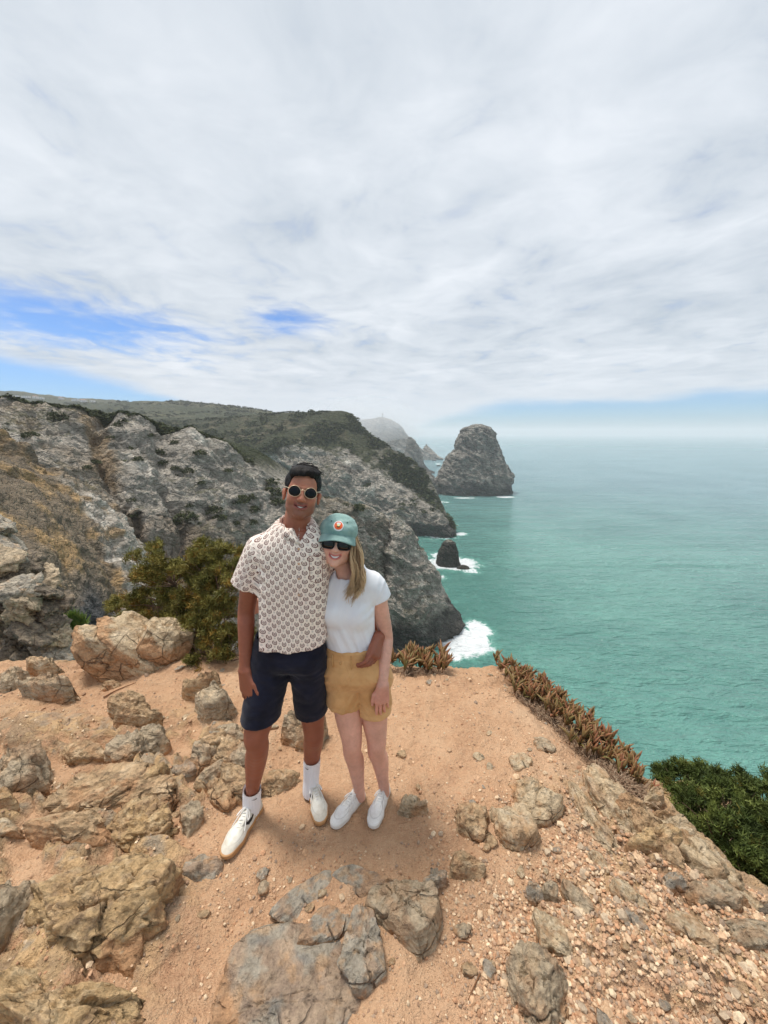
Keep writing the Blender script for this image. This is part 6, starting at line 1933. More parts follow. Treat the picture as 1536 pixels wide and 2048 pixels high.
    ring = n.mul(band(r_, 0.0096, 0.0019), n.m('SUBTRACT', 1.0, n.mul(n.ss(alx, 0.0054, 0.0040), n.ss(ly, 0.001, 0.003))))
    inner = band(rc, 0.0040, 0.0013); dot = n.ss(rc, 0.0017, 0.0010)
    dx_, dy_ = lattice(0.0, CH * 0.5)
    rd = n.m('SQRT', n.add(n.mul(dx_, dx_), n.mul(dy_, dy_)))
    gdot = n.mul(n.ss(rd, 0.0052, 0.0042), 0.55)
    fade = n.lin(n.noise(n.coord('Object'), 40.0, 3, 0.6), 0.3, 0.7, 0.86, 1.0)
    base = n.mix(n.ss(n.noise(n.coord('Object'), 6.0, 3), 0.35, 0.7), srgb(242, 228, 214), srgb(234, 216, 204))
    col = n.mix(gdot, base, srgb(176, 166, 158))
    motif = n.mul(n.m('MAXIMUM', n.m('MAXIMUM', ring, inner), dot), fade)
    col = n.mix(motif, col, srgb(92, 34, 32))
    n.put(b.inputs['Base Color'], col); b.inputs['Roughness'].default_value = 0.85
    b.inputs['Specular IOR Level'].default_value = 0.15
    n.put(b.inputs['Normal'], n.bump(n.add(n.noise(n.coord('Object'), 600.0, 2), n.mul(n.noise(n.coord('Object'), 22.0, 4), 2.0)), 0.25, 0.004))
    shirt = obj('shirt', me, m, man, 'cream shirt printed with rows of small dark red motifs')
    M_BTN = simple('shell_button', srgb(196, 160, 130), 0.4)
    for vv in (1098, 1128, 1158, 1190):
        c = P(597.5, vv, 1.5)
        # put each button on the cloth in front
        d_ = np.hypot(V[:, 0] - P(597.5, vv, 1.57)[0], V[:, 2] - P(597.5, vv, 1.57)[2]); near = np.argsort(d_)[:40]; yb = V[near, 1].min()
        c = P(597.5, vv, float(yb) - 0.001)
        Vd, Fd = disc_mesh(c, np.array([1.0, 0, 0]), np.array([0, 0, 1.0]), lambda t: (0.0055, 0.0055), 14, 0.002)
        ob_ = obj('button', mesh_from('button', np.array(Vd) - root_loc, Fd), M_BTN, shirt)
    # pocket on the wearer's left chest
    pc = [P(u, vv, 1.5) for u, vv in ((618, 1112), (644, 1110), (645, 1160), (632, 1166), (620, 1161))]
    pts = []
    for c in pc:
        d_ = np.hypot(V[:, 0] / V[:, 1] * 1.5 - c[0], V[:, 2] * 0 + ((V[:, 2] - 2) / V[:, 1] * 1.5 + 2) - c[2]) + np.where(V[:, 1] > YT, 1, 0)
        k_ = np.argmin(d_); pts.append(V[k_] + np.array([0, -0.003, 0]))
    mb = MB()
    loop = np.array(pts[1:] + [pts[0]]); lp2 = []
    for a_, b_ in zip([pts[0]] + pts[1:], pts[1:] + [pts[0]]):
        for t_ in np.linspace(0, 1, 8, endpoint=False): lp2.append(a_ * (1 - t_) + b_ * t_)
    lp2 = np.array(lp2)
    for i_ in range(len(lp2)):
        d_ = np.hypot(V[:, 0] - lp2[i_, 0], V[:, 2] - lp2[i_, 2]) + np.where(V[:, 1] > YT, 1, 0); k_ = np.argmin(d_); lp2[i_, 1] = V[k_, 1] - 0.0012
    mb.add(*tube(np.vstack([lp2, lp2[:1]]), 0.0013, 5))
    me = mb.mesh('pocket_seam'); recenter(me, root_loc); obj('pocket_seam', me, simple('seam_thread', srgb(150, 110, 96), 0.9), shirt)
    # stand collar
    ringp = []
    axn = np.array([0, -0.22, 0.97]); axn /= np.linalg.norm(axn)
    ex = np.array([1.0, 0, 0]); ey = np.cross(axn, ex)
    colV, colF = [], []
    ncol = 40
    for i in range(ncol + 1):
        a_ = R(-90) + R(28) + (2 * math.pi - R(56)) * i / ncol
        dirn = ex * math.cos(a_) + ey * math.sin(a_)
        w_ = 0.003 * math.sin(i * 2.1)
        for (rr, hh) in ((0.0735, -0.034), (0.0690, 0.010 + w_), (0.0660, 0.010 + w_), (0.0680, -0.034)):
            colV.append(nbk + dirn * rr + axn * hh)
    for i in range(ncol):
        for j in range(4): colF.append((i * 4 + j, (i + 1) * 4 + j, (i + 1) * 4 + (j + 1) % 4, i * 4 + (j + 1) % 4))
    me = mesh_from('collar', np.array(colV) - root_loc, colF)
    at = me.attributes.new('pat', 'FLOAT_VECTOR', 'POINT')
    cv = np.array(colV); at.data.foreach_set('vector', np.stack([np.repeat(np.arange(ncol + 1), 4) * 0.0095, cv[:, 2], 0 * cv[:, 0]], 1).astype(np.float32).ravel())
    obj('collar', me, m, shirt)
    for sd in (0, ncol):
        a_ = cv[sd * 4 + 1]; b_ = cv[sd * 4]; e_ = np.array([vn[0], 0, vn[2]])
        strip = []
        for t_ in np.linspace(0, 1, 9):
            for src in (a_, b_):
                p_ = src * (1 - t_) + np.array([vn[0] + (0.006 if sd else -0.006) * (1 if src is b_ else 0), src[1], vn[2] - (0.010 if src is b_ else 0.0)]) * t_
                d_ = np.hypot(V[:, 0] - p_[0], V[:, 2] - p_[2]) + np.where(V[:, 1] > YT, 1, 0)
                k_ = np.argsort(d_)[:12]; p_[1] = min(p_[1], V[k_, 1].min()) if t_ > 0.05 else p_[1]
                strip += [p_ + np.array([0, -0.0035, 0]), p_ + np.array([0, 0.003, 0])]
        strip = np.array(strip); sf = []
        for i in range(8):
            o = i * 4
            sf += [(o, o + 2, o + 6, o + 4), (o + 1, o + 5, o + 7, o + 3), (o, o + 4, o + 5, o + 1), (o + 2, o + 3, o + 7, o + 6)]
        mp = mesh_from('placket_edge', strip - root_loc, sf)
        at2 = mp.attributes.new('pat', 'FLOAT_VECTOR', 'POINT'); at2.data.foreach_set('vector', np.stack([strip[:, 0], strip[:, 2], 0 * strip[:, 0]], 1).astype(np.float32).ravel())
        obj('placket_edge', mp, m, shirt)
    # -------- shorts
    vp = Vol((-0.72, 1.46, 0.50), (-0.12, 1.96, 1.06), 0.005)
    vp.loft(rows_px([(1262, 580, 66, .105), (1290, 580, 73, .120), (1308, 580, 76, .124), (1322, 580, 76, .110), (1330, 580, 74, .085)], 1.695), 0.03)
    hr, hl = P(518, 1450, 1.655), P(624, 1434, 1.75)
    vp.chain([P(545, 1318, 1.69), hr + (hr - hp_r) * 0.15], [0.098, 0.092], 0.022, (np.array([0, 1.0, 0]), 1.08))
    vp.chain([P(615, 1318, 1.70), hl + (hl - hp_l) * 0.15], [0.094, 0.079], 0.022, (np.array([0, 1.0, 0]), 1.12))
    def hem(X, Y, Z):
        zc = np.where(X < P(583, 1400, 1.68)[0], hr[2] + 0.044 - 0.03 * (Y - hr[1]), hl[2] + 0.044 - 0.03 * (Y - hl[1]))
        return zc - Z
    vp.wrinkle(lambda p: 0.0032 * fbm(p * np.array([10, 10, 22]), 4) + 0.003 * ridged(np.stack([p[:, 0] * 5, p[:, 1] * 4, p[:, 2] * 11 + p[:, 0] * 8], 1), 3) * sstep(np.abs(p[:, 2] - 0.88), 0.16, 0.0))
    vp.a = np.maximum(vp.a, hem(*vp.region(vp.lo, vp.lo + vp.h * vp.n)[1:]).astype(np.float32))
    finish('shorts', vp, cloth_mat('navy_twill', srgb(19, 21, 34), srgb(28, 31, 48), 900.0, 0.3), man, 2, None, 'knee length navy shorts')
    # -------- hair
    vh = Vol(HC - 0.16, HC + 0.17, 0.0028)
    s = L.sc; M = L.M
    vh.ell(L(0, -0.022, 0.036), [x * s for x in (0.081, 0.099, 0.086)], M, 0.01)
    vh.ell(L(0.002, 0.030, 0.086), [x * s for x in (0.064, 0.056, 0.028)], M, 0.02)
    vh.ell(L(-0.022, 0.056, 0.076), [x * s for x in (0.036, 0.030, 0.020)], M, 0.02)
    def hcut(X, Y, Z):
        x, y, z = X - L.c[0], Y - L.c[1], Z - L.c[2]
        q = [(x * M[0, i] + y * M[1, i] + z * M[2, i]) / s for i in range(3)]
        f = -0.078 + 0.055 * sstep(q[1], -0.055, -0.02) + 0.092 * sstep(q[1], 0.022, 0.060) - 0.008 * np.clip(np.abs(q[0]) / 0.07, 0, 1) ** 2
        cut = (f - q[2])
        earcut = np.maximum(0.030 - np.sqrt((q[1] + 0.006) ** 2 + (q[2] + 0.022) ** 2), -1)      # round the ear
        return np.maximum(cut, np.where(np.abs(q[0]) > 0.05, earcut, -1)) * s
    vh.a = np.maximum(vh.a, hcut(*vh.region(vh.lo, vh.lo + vh.h * vh.n)[1:]).astype(np.float32))
    def hn(p):
        q = L.inv(p)
        st = np.stack([q[:, 0] * 60 + q[:, 1] * 30, q[:, 1] * 26 - q[:, 0] * 20, q[:, 2] * 22], 1)
        return 0.0028 * fbm(st, 4) + 0.003 * fbm(q * 22, 3)
    vh.wrinkle(hn)
    mh, n, b = material('black_hair')
    n.put(b.inputs['Base Color'], n.ramp(n.noise(n.vm('MULTIPLY', n.coord('Object'), (3.0, 1.0, 1.0)), 90.0, 4), [(0.35, (0.006, 0.005, 0.005)), (0.7, (0.022, 0.017, 0.014))]))
    b.inputs['Roughness'].default_value = 0.6; b.inputs['Specular IOR Level'].default_value = 0.18
    n.put(b.inputs['Normal'], n.bump(n.noise(n.vm('MULTIPLY', n.coord('Object'), (3.0, 1.0, 1.0)), 160.0, 4), 0.5, 0.004))
    hair, HV = finish('hair', vh, mh, man, 1)
    g = np.random.default_rng(3); mb = MB()
    for i in range(260):                                   # loose strands that break the outline
        a_ = g.uniform(-1, 1); b__ = g.uniform(-0.8, 1)
        d0 = np.array([a_ * 0.9, b__, 0.75 + 0.3 * g.random()]); d0 /= np.linalg.norm(d0)
        q0 = np.array([0, -0.022, 0.036]) + d0 * np.array([0.078, 0.097, 0.083 + (0.012 if b__ > 0.2 else 0)])
        tdir = np.array([0.5 + 0.3 * g.normal(), 0.35 + 0.4 * g.normal(), 0.1]); tdir -= d0 * (tdir @ d0) * 0.75; tdir /= np.linalg.norm(tdir)
        ln = 0.016 + 0.014 * g.random() + (0.010 if b__ > 0.4 else 0)
        pts = [L(q0), L(q0 + tdir * ln * 0.5 + d0 * 0.003), L(q0 + tdir * ln + d0 * 0.0015 * g.random())]
        mb.add(*tube(np.array(pts), [0.0022, 0.0018, 0.0004], 4, False))
    me = mb.mesh('hair_strands'); recenter(me, root_loc); obj('hair_strands', me, mh, hair)
    # eyebrows under the rims
    # -------- sunglasses: thin gold round frames
    sg = empty('sunglasses', tuple(L(0, 0.10, 0.004) - root_loc), 'round sunglasses with thin gold rims'); sg.parent = man
    bs = L(0, 0.10, 0.004)
    M_GOLD, n, b = material('gold_wire'); b.inputs['Base Color'].default_value = (*srgb(226, 204, 172), 1); b.inputs['Metallic'].default_value = 0.75; b.inputs['Roughness'].default_value = 0.35
    M_LENS, n, b = material('dark_lens'); b.inputs['Base Color'].default_value = (0.007, 0.008, 0.010, 1); b.inputs['Roughness'].default_value = 0.10; b.inputs['Specular IOR Level'].default_value = 0.22
    X_, Y_, Z_ = M[:, 0], M[:, 1], M[:, 2]
    def lens_shape(t): return (0.0245 * (1 - 0.03 * math.sin(t)) * s, (0.0225 + 0.001 * math.sin(t)) * s)
    for sd in (-1, 1):
        c = L(sd * 0.0335, 0.100, 0.001); ax_ = X_ * math.cos(0.14) - Y_ * sd * math.sin(0.14); ax_ = ax_ / np.linalg.norm(ax_)
        up = Z_ * 0.995 + Y_ * 0.06; up /= np.linalg.norm(up)
        Vd, Fd = disc_mesh(c, ax_, up, lens_shape, 36, 0.002)
        if np.cross(ax_, up) @ Y_ < 0: Vd, Fd = disc_mesh(c, -ax_, up, lens_shape, 36, 0.002)
        mesh_at('lens', Vd, Fd, M_LENS, sg, base=bs)
        Vr, Fr = ring_mesh(c, ax_, up, 0, 0.0011, 36, 6, shape=lambda t: tuple(x * 1.03 for x in lens_shape(t)))
        mesh_at('rim', Vr, Fr, M_GOLD, sg, base=bs)
        pts = [L(sd * 0.058, 0.092, 0.010), L(sd * 0.070, 0.070, 0.012), L(sd * 0.079, 0.03, 0.012), L(sd * 0.082, -0.015, 0.010)]
        Vt, Ft = tube(catmull(np.array(pts), 14), 0.0015, 6); mesh_at('temple', Vt, Ft, M_GOLD, sg, base=bs)
    Vt, Ft = tube(catmull(np.array([L(-0.0105, 0.103, 0.006), L(-0.004, 0.108, 0.011), L(0.004, 0.108, 0.011), L(0.0105, 0.103, 0.006)]), 10), 0.0016, 6)
    mesh_at('bridge', Vt, Ft, M_GOLD, sg, base=bs)
    # -------- socks and shoes
    M_SOCK = simple('white_rib_knit', (0.80, 0.80, 0.82), 0.95, 0.1)
    M_TICK = simple('black_print', (0.012, 0.012, 0.012), 0.7)
    def sock(a, bt, ra, tickside, label=None):
        """Ribbed crew sock from the top ring a down to bt."""
        n_s, n_r = 72, 22
        V, F = [], []
        ax = (bt - a) / np.linalg.norm(bt - a); ex = np.cross(ax, [0, 1, 0]); ex /= np.linalg.norm(ex); ey = np.cross(ax, ex)
        for i in range(n_r + 1):
            t = i / n_r; c = a * (1 - t) + bt * t + np.array([0, 0.006 * math.sin(t * 3.14), 0])
            r = ra[0] * (1 - t) + ra[1] * t + 0.0022 * math.sin(t * 9) * (t > 0.5) * t
            for k in range(n_s):
                th = 2 * math.pi * k / n_s
                rr = r + (0.0016 if (k // 2) % 2 else 0.0) * (1 if t > 0.10 else 0.3)
                V.append(c + rr * (math.cos(th) * ex + 1.08 * math.sin(th) * ey))
        F = [tuple(f) for f in grid_faces(n_r + 1, n_s, True)]
        top = len(V)
        for k in range(n_s):
            th = 2 * math.pi * k / n_s; V.append(a + (ra[0] - 0.006) * (math.cos(th) * ex + 1.08 * math.sin(th) * ey) + ax * 0.01)
        F += [(k, (k + 1) % n_s, top + (k + 1) % n_s, top + k) for k in range(n_s)]
        so = mesh_at('sock', V, F, M_SOCK, man)
        # small tick mark near the cuff
        V2, F2 = [], []
        nn = 16
        for i in range(nn + 1):
            x = i / nn
            lowc = 0.10 + 0.30 * max(x - 0.18, 0) ** 1.3 + 0.9 * max(0.18 - x, 0) ** 1.1
            th_ = 0.16 * (1 - x) ** 0.8 * min(1, x / 0.12) + 0.004
            for yv in (lowc, lowc + th_):
                ang = tickside + (x - 0.5) * 0.62
                hgt = 0.016 + (0.45 - yv) * 0.034
                rr = ra[0] + 0.0030
                V2.append(a + ax * hgt + rr * (math.cos(ang) * ex + 1.08 * math.sin(ang) * ey))
        F2 = [(2 * i, 2 * i + 1, 2 * i + 3, 2 * i + 2) for i in range(nn)]
        obj('tick_mark', mesh_from('tick_mark', np.array(V2) - root_loc, F2, False), M_TICK, so)
        return so
    st_r = kn_r * 0.17 + an_r * 0.83; st_r = P(504, 1576, 1.668); sb_r = P(501, 1650, 1.672)
    st_l = P(624, 1516, 1.788); sb_l = P(621, 1585, 1.795)
    axr = 0.0
    sock(st_r, sb_r, (0.0450, 0.0425), R(55))
    sock(st_l, sb_l, (0.0450, 0.0405), R(118))
    lm = leather('cream_leather')
    build_shoe(man, (-0.672, 1.735), (-0.765, 1.455), 0.30, True, 1, (0.70, 0.68, 0.61), lm)
    build_shoe(man, (-0.425, 1.875), (-0.330, 1.640), 0.285, True, -1, (0.70, 0.68, 0.61), lm)
    return man
MAN = build_man()

# ------------------------------------------------------------------ the woman
def build_woman():
    root_loc = np.array([*((np.array(FEET[2]) + np.array(FEET[3])) / 2), 0.0])
    YT = 1.74
    sh_l, el_l, wr_l = P(750, 1168, 1.74), P(772, 1272, 1.77), P(765, 1370, 1.645)
    sh_r, el_r, wr_r = P(655, 1170, 1.78), P(598, 1232, 1.90), P(536, 1206, 1.87)
    hp_r, kn_r, an_r = P(690, 1372, 1.74), P(704, 1488, 1.70), P(720, 1588, 1.755)
    hp_l, kn_l, an_l = P(744, 1372, 1.75), P(753, 1488, 1.725), P(769, 1576, 1.772)
    HC = P(676, 1091, 1.605) * np.array([1.70 / 1.605, 0, 1]) + np.array([0, 1.70, 0])
    L = Local(HC, frame(R(8), R(2), R(6)), 0.985)
    v = Vol((-0.66, 1.42, 0.02), (0.20, 2.02, 1.66), 0.0037)
    v.loft(rows_px([(1148, 700, 20, .045), (1154, 703, 38, .058), (1168, 703, 46, .070), (1200, 698, 44, .080), (1230, 694, 45, .085), (1265, 696, 41, .078), (1300, 700, 41, .075), (1335, 708, 46, .070), (1358, 714, 46, .045)], YT), 0.02)
    for hp, kn, an in ((hp_r, kn_r, an_r), (hp_l, kn_l, an_l)):
        v.limb([hp, hp * 0.5 + kn * 0.5, kn + np.array([0, -0.003, 0.03]), kn + np.array([0, 0, -0.05]), kn * 0.62 + an * 0.38 + np.array([0, 0.014, 0]), kn * 0.22 + an * 0.78, an + np.array([0, 0, -0.03])],
               [0.077, 0.068, 0.051, 0.045, 0.046, 0.031, 0.028], 26)
        v.ell(kn + np.array([0, -0.026, 0.014]), (0.024, 0.026, 0.034), None, 0.03)
    v.limb([sh_l, sh_l * 0.5 + el_l * 0.5, el_l, el_l * 0.72 + wr_l * 0.28, el_l * 0.3 + wr_l * 0.7, wr_l], [0.044, 0.041, 0.034, 0.0345, 0.028, 0.0235], 22)
    hand(v, wr_l + np.array([0, -0.004, -0.002]), (-0.03, -0.08, -1), (-0.96, -0.25, 0.02), (-0.18, -0.98, 0.08), 0.93, (0.14, 0.28, 0.22), 0.035, thumb=((0.60, 0.75, -0.15), (0.25, 0.95, -0.15), (0.05, 1.0, -0.25)))
    # the other arm passes behind him; its fingertips come round his side
    v.chain([sh_r, el_r, wr_r], [0.043, 0.035, 0.025], 0.02)
    hand(v, wr_r, (-0.62, -0.70, 0.05), (0.05, 0.06, 1.0), (-0.72, 0.68, 0.0), 0.95, (0.30, 0.38, 0.30), 0.05)
    v.chain([P(699, 1158, 1.735), L(0.0, -0.022, -0.060)], [0.046, 0.041], 0.02)
    build_head(v, L, False)
    def cols(V):
        q = L.inv(V)
        face = np.array(srgb(222, 172, 150)); limb = np.array(srgb(216, 166, 144))
        isface = sstep(V[:, 2], 1.28, 1.36)
        c = lerp(limb, face, isface)
        hnd = sstep(np.linalg.norm(V - (wr_l + np.array([0, 0, -0.09])), axis=1), 0.14, 0.05)
        c = lerp(c, np.array(srgb(208, 146, 126)), hnd * 0.8)
        kn = np.maximum(np.exp(-(np.linalg.norm(V - kn_r, axis=1) / 0.06) ** 2), np.exp(-(np.linalg.norm(V - kn_l, axis=1) / 0.06) ** 2))
        c = lerp(c, np.array(srgb(206, 146, 124)), kn * 0.5)
        c = c * (1 + 0.04 * fbm(V * 14, 3))[:, None]
        red = np.exp(-(((np.abs(q[:, 0]) - 0.036) / 0.02) ** 2 + ((q[:, 2] + 0.026) / 0.018) ** 2)) * sstep(q[:, 1], 0.03, 0.06)
        c = lerp(c, np.array(srgb(226, 146, 128)), red * 0.6)
        t = q[:, 0] / 0.028
        zl = -0.0655 + 0.011 * t * t
        lips = (np.abs(t) < 1.02) * sstep(np.abs(q[:, 2] - zl), 0.0135, 0.0095) * sstep(q[:, 1], 0.072, 0.080)
        c = lerp(c, np.array(srgb(196, 106, 100)), lips * 0.85)
        gap = (np.abs(t) < 0.95) * np.exp(-((q[:, 2] - zl) / 0.004) ** 2) * sstep(q[:, 1], 0.068, 0.078)
        return lerp(c, np.array(srgb(120, 60, 56)), gap * 0.8)
    V, F = v.mesh(); V = relax(V, F, 2, 0.4)
    me = mesh_from('person', V - root_loc, F); vcol(me, cols(V))
    wom = obj('person', me, skin_mat('skin_fair', 0.5, 0.15), None, 'shorter person in a green cap, dark sunglasses, white tee and tan shorts', 'person', loc=tuple(root_loc))
    Vt, Ft = teeth_mesh(L, 0.0245, -0.0655, 0.0105)
    mesh_at('teeth', Vt, Ft, simple('white_teeth', (0.82, 0.79, 0.74), 0.25), wom)
    # -------- white tee
    vs = Vol((-0.34, 1.50, 0.84), (0.10, 1.96, 1.40), 0.0042)
    vs.loft(rows_px([(1136, 699, 26, .056, 0.01), (1144, 701, 36, .062, 0.008), (1152, 703, 46, .070), (1164, 703, 54, .082), (1180, 701, 54, .092), (1205, 698, 53, .098), (1230, 697, 55, .102), (1262, 699, 51, .096), (1290, 702, 48, .090), (1310, 702, 46, .086), (1335, 704, 46, .084)], YT), 0.02, 2.25)
    vs.ell(P(668, 1226, 1.675), (0.058, 0.052, 0.060), None, 0.035); vs.ell(P(713, 1230, 1.678), (0.058, 0.052, 0.060), None, 0.035)
    ce = P(763, 1196, 1.745); dr = (ce - sh_l) / np.linalg.norm(ce - sh_l)
    vs.chain([sh_l + np.array([-0.01, 0, 0.0]), ce + dr * 0.05], [0.052, 0.053], 0.03)
    vs.chain([sh_r, el_r * 0.4 + sh_r * 0.6], [0.050, 0.052], 0.03)
    ax3 = vs.region(vs.lo, vs.lo + vs.h * vs.n)[1:]
    vs.a = np.maximum(vs.a, np.where(ax3[0] > sh_l[0] + 0.0, (ax3[0] - ce[0]) * dr[0] + (ax3[1] - ce[1]) * dr[1] + (ax3[2] - ce[2]) * dr[2], -1.0).astype(np.float32))
    nbk = P(697, 1147, 1.73); vn = P(686, 1176, 1.64)
    def neck(X, Y, Z):
        ax = np.array([-0.12, -0.42, 0.90]); ax = ax / np.linalg.norm(ax)
        x, y, z = X - nbk[0], Y - nbk[1], Z - nbk[2]
        t = x * ax[0] + y * ax[1] + z * ax[2]
        r = np.sqrt((x - t * ax[0]) ** 2 + (y - t * ax[1]) ** 2 + (z - t * ax[2]) ** 2)
        hole = np.maximum(r - 0.060, -t - 0.03)
        slit = np.maximum(np.maximum(np.abs(X - vn[0]) - 0.14 * np.clip(Z - vn[2], 0, 0.08), Y - 1.70), vn[2] - Z)
        return np.minimum(hole, slit)
    vs.carve(neck, vs.lo, vs.lo + vs.h * vs.n, 0.006)
    wz = P(702, 1316, 1.645)[2]
    def wr(p):
        low = sstep(p[:, 2], 1.16, 1.0)
        fold = ridged(np.stack([p[:, 0] * 21 + (p[:, 2] - 1.0) * 7, p[:, 1] * 7, p[:, 2] * 1.3], 1) + 2, 2)
        d = 0.0065 * (0.8 - fold) * low
        d += 0.0030 * fbm(p * np.array([12, 12, 7]), 3)
        arm = np.exp(-((p[:, 0] - (sh_l[0] - 0.02)) / 0.05) ** 2 - ((p[:, 2] - (sh_l[2] - 0.11)) / 0.05) ** 2)
        d += 0.0055 * arm * ridged(np.stack([p[:, 0] * 14 - p[:, 2] * 16, p[:, 1] * 6, p[:, 2] * 6], 1), 2)
        d += 0.0045 * (0.6 - 1.0 * 0) * 0 - 0.0050 * sstep(p[:, 2], 1.12, 1.25) * ridged(np.stack([p[:, 0] * 13 - p[:, 2] * 4, p[:, 1] * 4, p[:, 2] * 1.5], 1) + 8, 2)
        return d
    vs.wrinkle(wr)
    ax3 = vs.region(vs.lo, vs.lo + vs.h * vs.n)[1:]
    vs.a = np.maximum(vs.a, np.where(ax3[0] > sh_l[0] + 0.0, (ax3[0] - ce[0]) * dr[0] + (ax3[1] - ce[1]) * dr[1] + (ax3[2] - ce[2]) * dr[2], -1.0).astype(np.float32))
    finish('tee_shirt', vs, cloth_mat('white_jersey', (0.80, 0.80, 0.82), (0.77, 0.77, 0.80), 900.0, 0.12), wom, 2, None, 'thin white tee tucked into the shorts')
    # -------- tan shorts
    vp = Vol((-0.34, 1.52, 0.58), (0.16, 1.98, 1.04), 0.0042)
    fz = P(702, 1311, 1.63)[2]
    vp.loft(rows_px([(1270, 701, 50, .103), (1298, 704, 54, .107), (1320, 709, 61, .113), (1342, 714, 67, .112), (1356, 715, 66, .095), (1364, 715, 64, .075)], 1.745), 0.03, 2.3)
    hr, hl = P(691, 1424, 1.722), P(752, 1432, 1.738)
    vp.chain([P(688, 1345, 1.745), hr + np.array([0, 0, -0.05])], [0.088, 0.088], 0.009); vp.chain([P(742, 1345, 1.75), hl + np.array([0, 0, -0.05])], [0.089, 0.087], 0.009)
    ax3 = vp.region(vp.lo, vp.lo + vp.h * vp.n)[1:]
    hzr = P(688, 1427, 1.65)[2]; hzl = P(753, 1440, 1.665)[2]; xm = P(719, 1420, 1.70)[0]
    def wp(p):
        d = 0.0022 * fbm(p * np.array([11, 11, 20]), 4)
        d -= 0.0055 * ridged(np.stack([p[:, 0] * 6, p[:, 1] * 4, p[:, 2] * 13 + np.abs(p[:, 0] - xm) * 16], 1) + 3, 2) * sstep(p[:, 2], fz - 0.07, fz - 0.13)
        band = np.exp(-((p[:, 2] - (fz - 0.036)) / 0.0022) ** 2)
        cuff = np.maximum(np.exp(-((p[:, 2] - hzr - 0.028) / 0.002) ** 2), np.exp(-((p[:, 2] - hzl - 0.028) / 0.002) ** 2))
        fly = np.exp(-((p[:, 0] - (xm - 0.078) - 0.3 * (fz - p[:, 2])) / 0.002) ** 2) * sstep(p[:, 2], fz - 0.15, fz - 0.13) * sstep(p[:, 1], 1.70, 1.68)
        pock = np.exp(-((p[:, 0] - 0.055 * 1 - P(745, 1330, 1.66)[0] + 0.055 - 0.55 * (fz - 0.036 - p[:, 2])) / 0.002) ** 2) * sstep(p[:, 2], fz - 0.12, fz - 0.10) * sstep(p[:, 1], 1.74, 1.72)
        return d + 0.0036 * (band + cuff + fly + pock)
    vp.wrinkle(wp)
    vp.a = np.maximum(vp.a, np.maximum(np.where(ax3[0] < xm, hzr, hzl) - ax3[2] + 0 * ax3[1], ax3[2] - fz - 0.25 * (ax3[1] - 1.63) * 0.1 + 0 * ax3[0]).astype(np.float32))
    shorts, SV = finish('shorts', vp, cloth_mat('tan_canvas', srgb(212, 166, 114), srgb(196, 148, 96), 900.0, 0.3), wom, 1, None, 'tan canvas shorts with a buttoned waistband')
    def on_shorts(u, vv, off=0.001):
        q = P(u, vv, 1.64)
        d_ = np.hypot(SV[:, 0] - q[0], SV[:, 2] - q[2]) + np.where(SV[:, 1] > 1.74, 1, 0)
        k_ = np.argsort(d_)[:10]; return np.array([q[0], SV[k_, 1].min() - off, q[2]])
    M_TAN2 = simple('tan_stitch', srgb(196, 152, 98), 0.8)
    for u in (664, 702, 734):                                   # belt loops
        a_, b_ = on_shorts(u, 1312, 0.003), on_shorts(u + 1.5, 1336, 0.003)
        pts = np.array([a_, (a_ + b_) / 2 + [0, -0.003, 0], b_]); 
        V, F = tube(catmull(pts, 6), 0.0030, 6); mesh_at('belt_loop', V, F, M_TAN2, shorts, base=root_loc)
    c = on_shorts(681, 1327, 0.003)
    Vd, Fd = disc_mesh(c, np.array([1.0, 0, 0]), np.array([0, 0, 1.0]), lambda t: (0.006, 0.006), 16, 0.002); mesh_at('button', Vd, Fd, M_TAN2, shorts, base=root_loc)
    # -------- cap
    M_CAP = cloth_mat('washed_green_cotton', srgb(124, 154, 148), srgb(150, 178, 170), 500.0, 0.4)
    s = L.sc; M = L.M
    vc = Vol(HC - 0.17, HC + 0.18, 0.003)
    vc.ell(L(0, -0.014, 0.040), [x * s for x in (0.087, 0.108, 0.078)], M, 0.01)
    vc.ell(L(0, 0.034, 0.062), [x * s for x in (0.070, 0.060, 0.048)], M, 0.03)
    def below(X, Y, Z):
        x, y, z = X - L.c[0], Y - L.c[1], Z - L.c[2]
        q = [(x * M[0, i] + y * M[1, i] + z * M[2, i]) / s for i in range(3)]
        return (0.022 - 0.03 * sstep(-q[1], -0.02, 0.09) - q[2]) * s
    vc.a = np.maximum(vc.a, below(*vc.region(vc.lo, vc.lo + vc.h * vc.n)[1:]).astype(np.float32))
    def cs(p):
        q = L.inv(p); th = np.arctan2(q[:, 0], q[:, 1] + 0.012)
        seam = np.zeros(len(p))
        for a_ in (0.0, 1.05, -1.05, 2.1, -2.1): seam = np.maximum(seam, np.exp(-((th - a_) * np.hypot(q[:, 0], q[:, 1]) / 0.0022) ** 2))
        return 0.0022 * seam + 0.0030 * fbm(q * 20, 4) - 0.0022 * ridged(q * np.array([9, 9, 26]), 2)
    vc.wrinkle(cs)
    cap = empty('cap', tuple(L(0, 0, 0.05) - root_loc), 'washed green baseball cap with a round orange patch'); cap.parent = wom
    cb = L(0, 0, 0.05)
    Vc, Fc = vc.mesh(); Vc = relax(Vc, Fc, 1); mesh_at('crown', Vc, Fc, M_CAP, cap, base=cb)
    # bill: a curved, thick plate
    V, F = [], []
    nx, ny = 31, 12
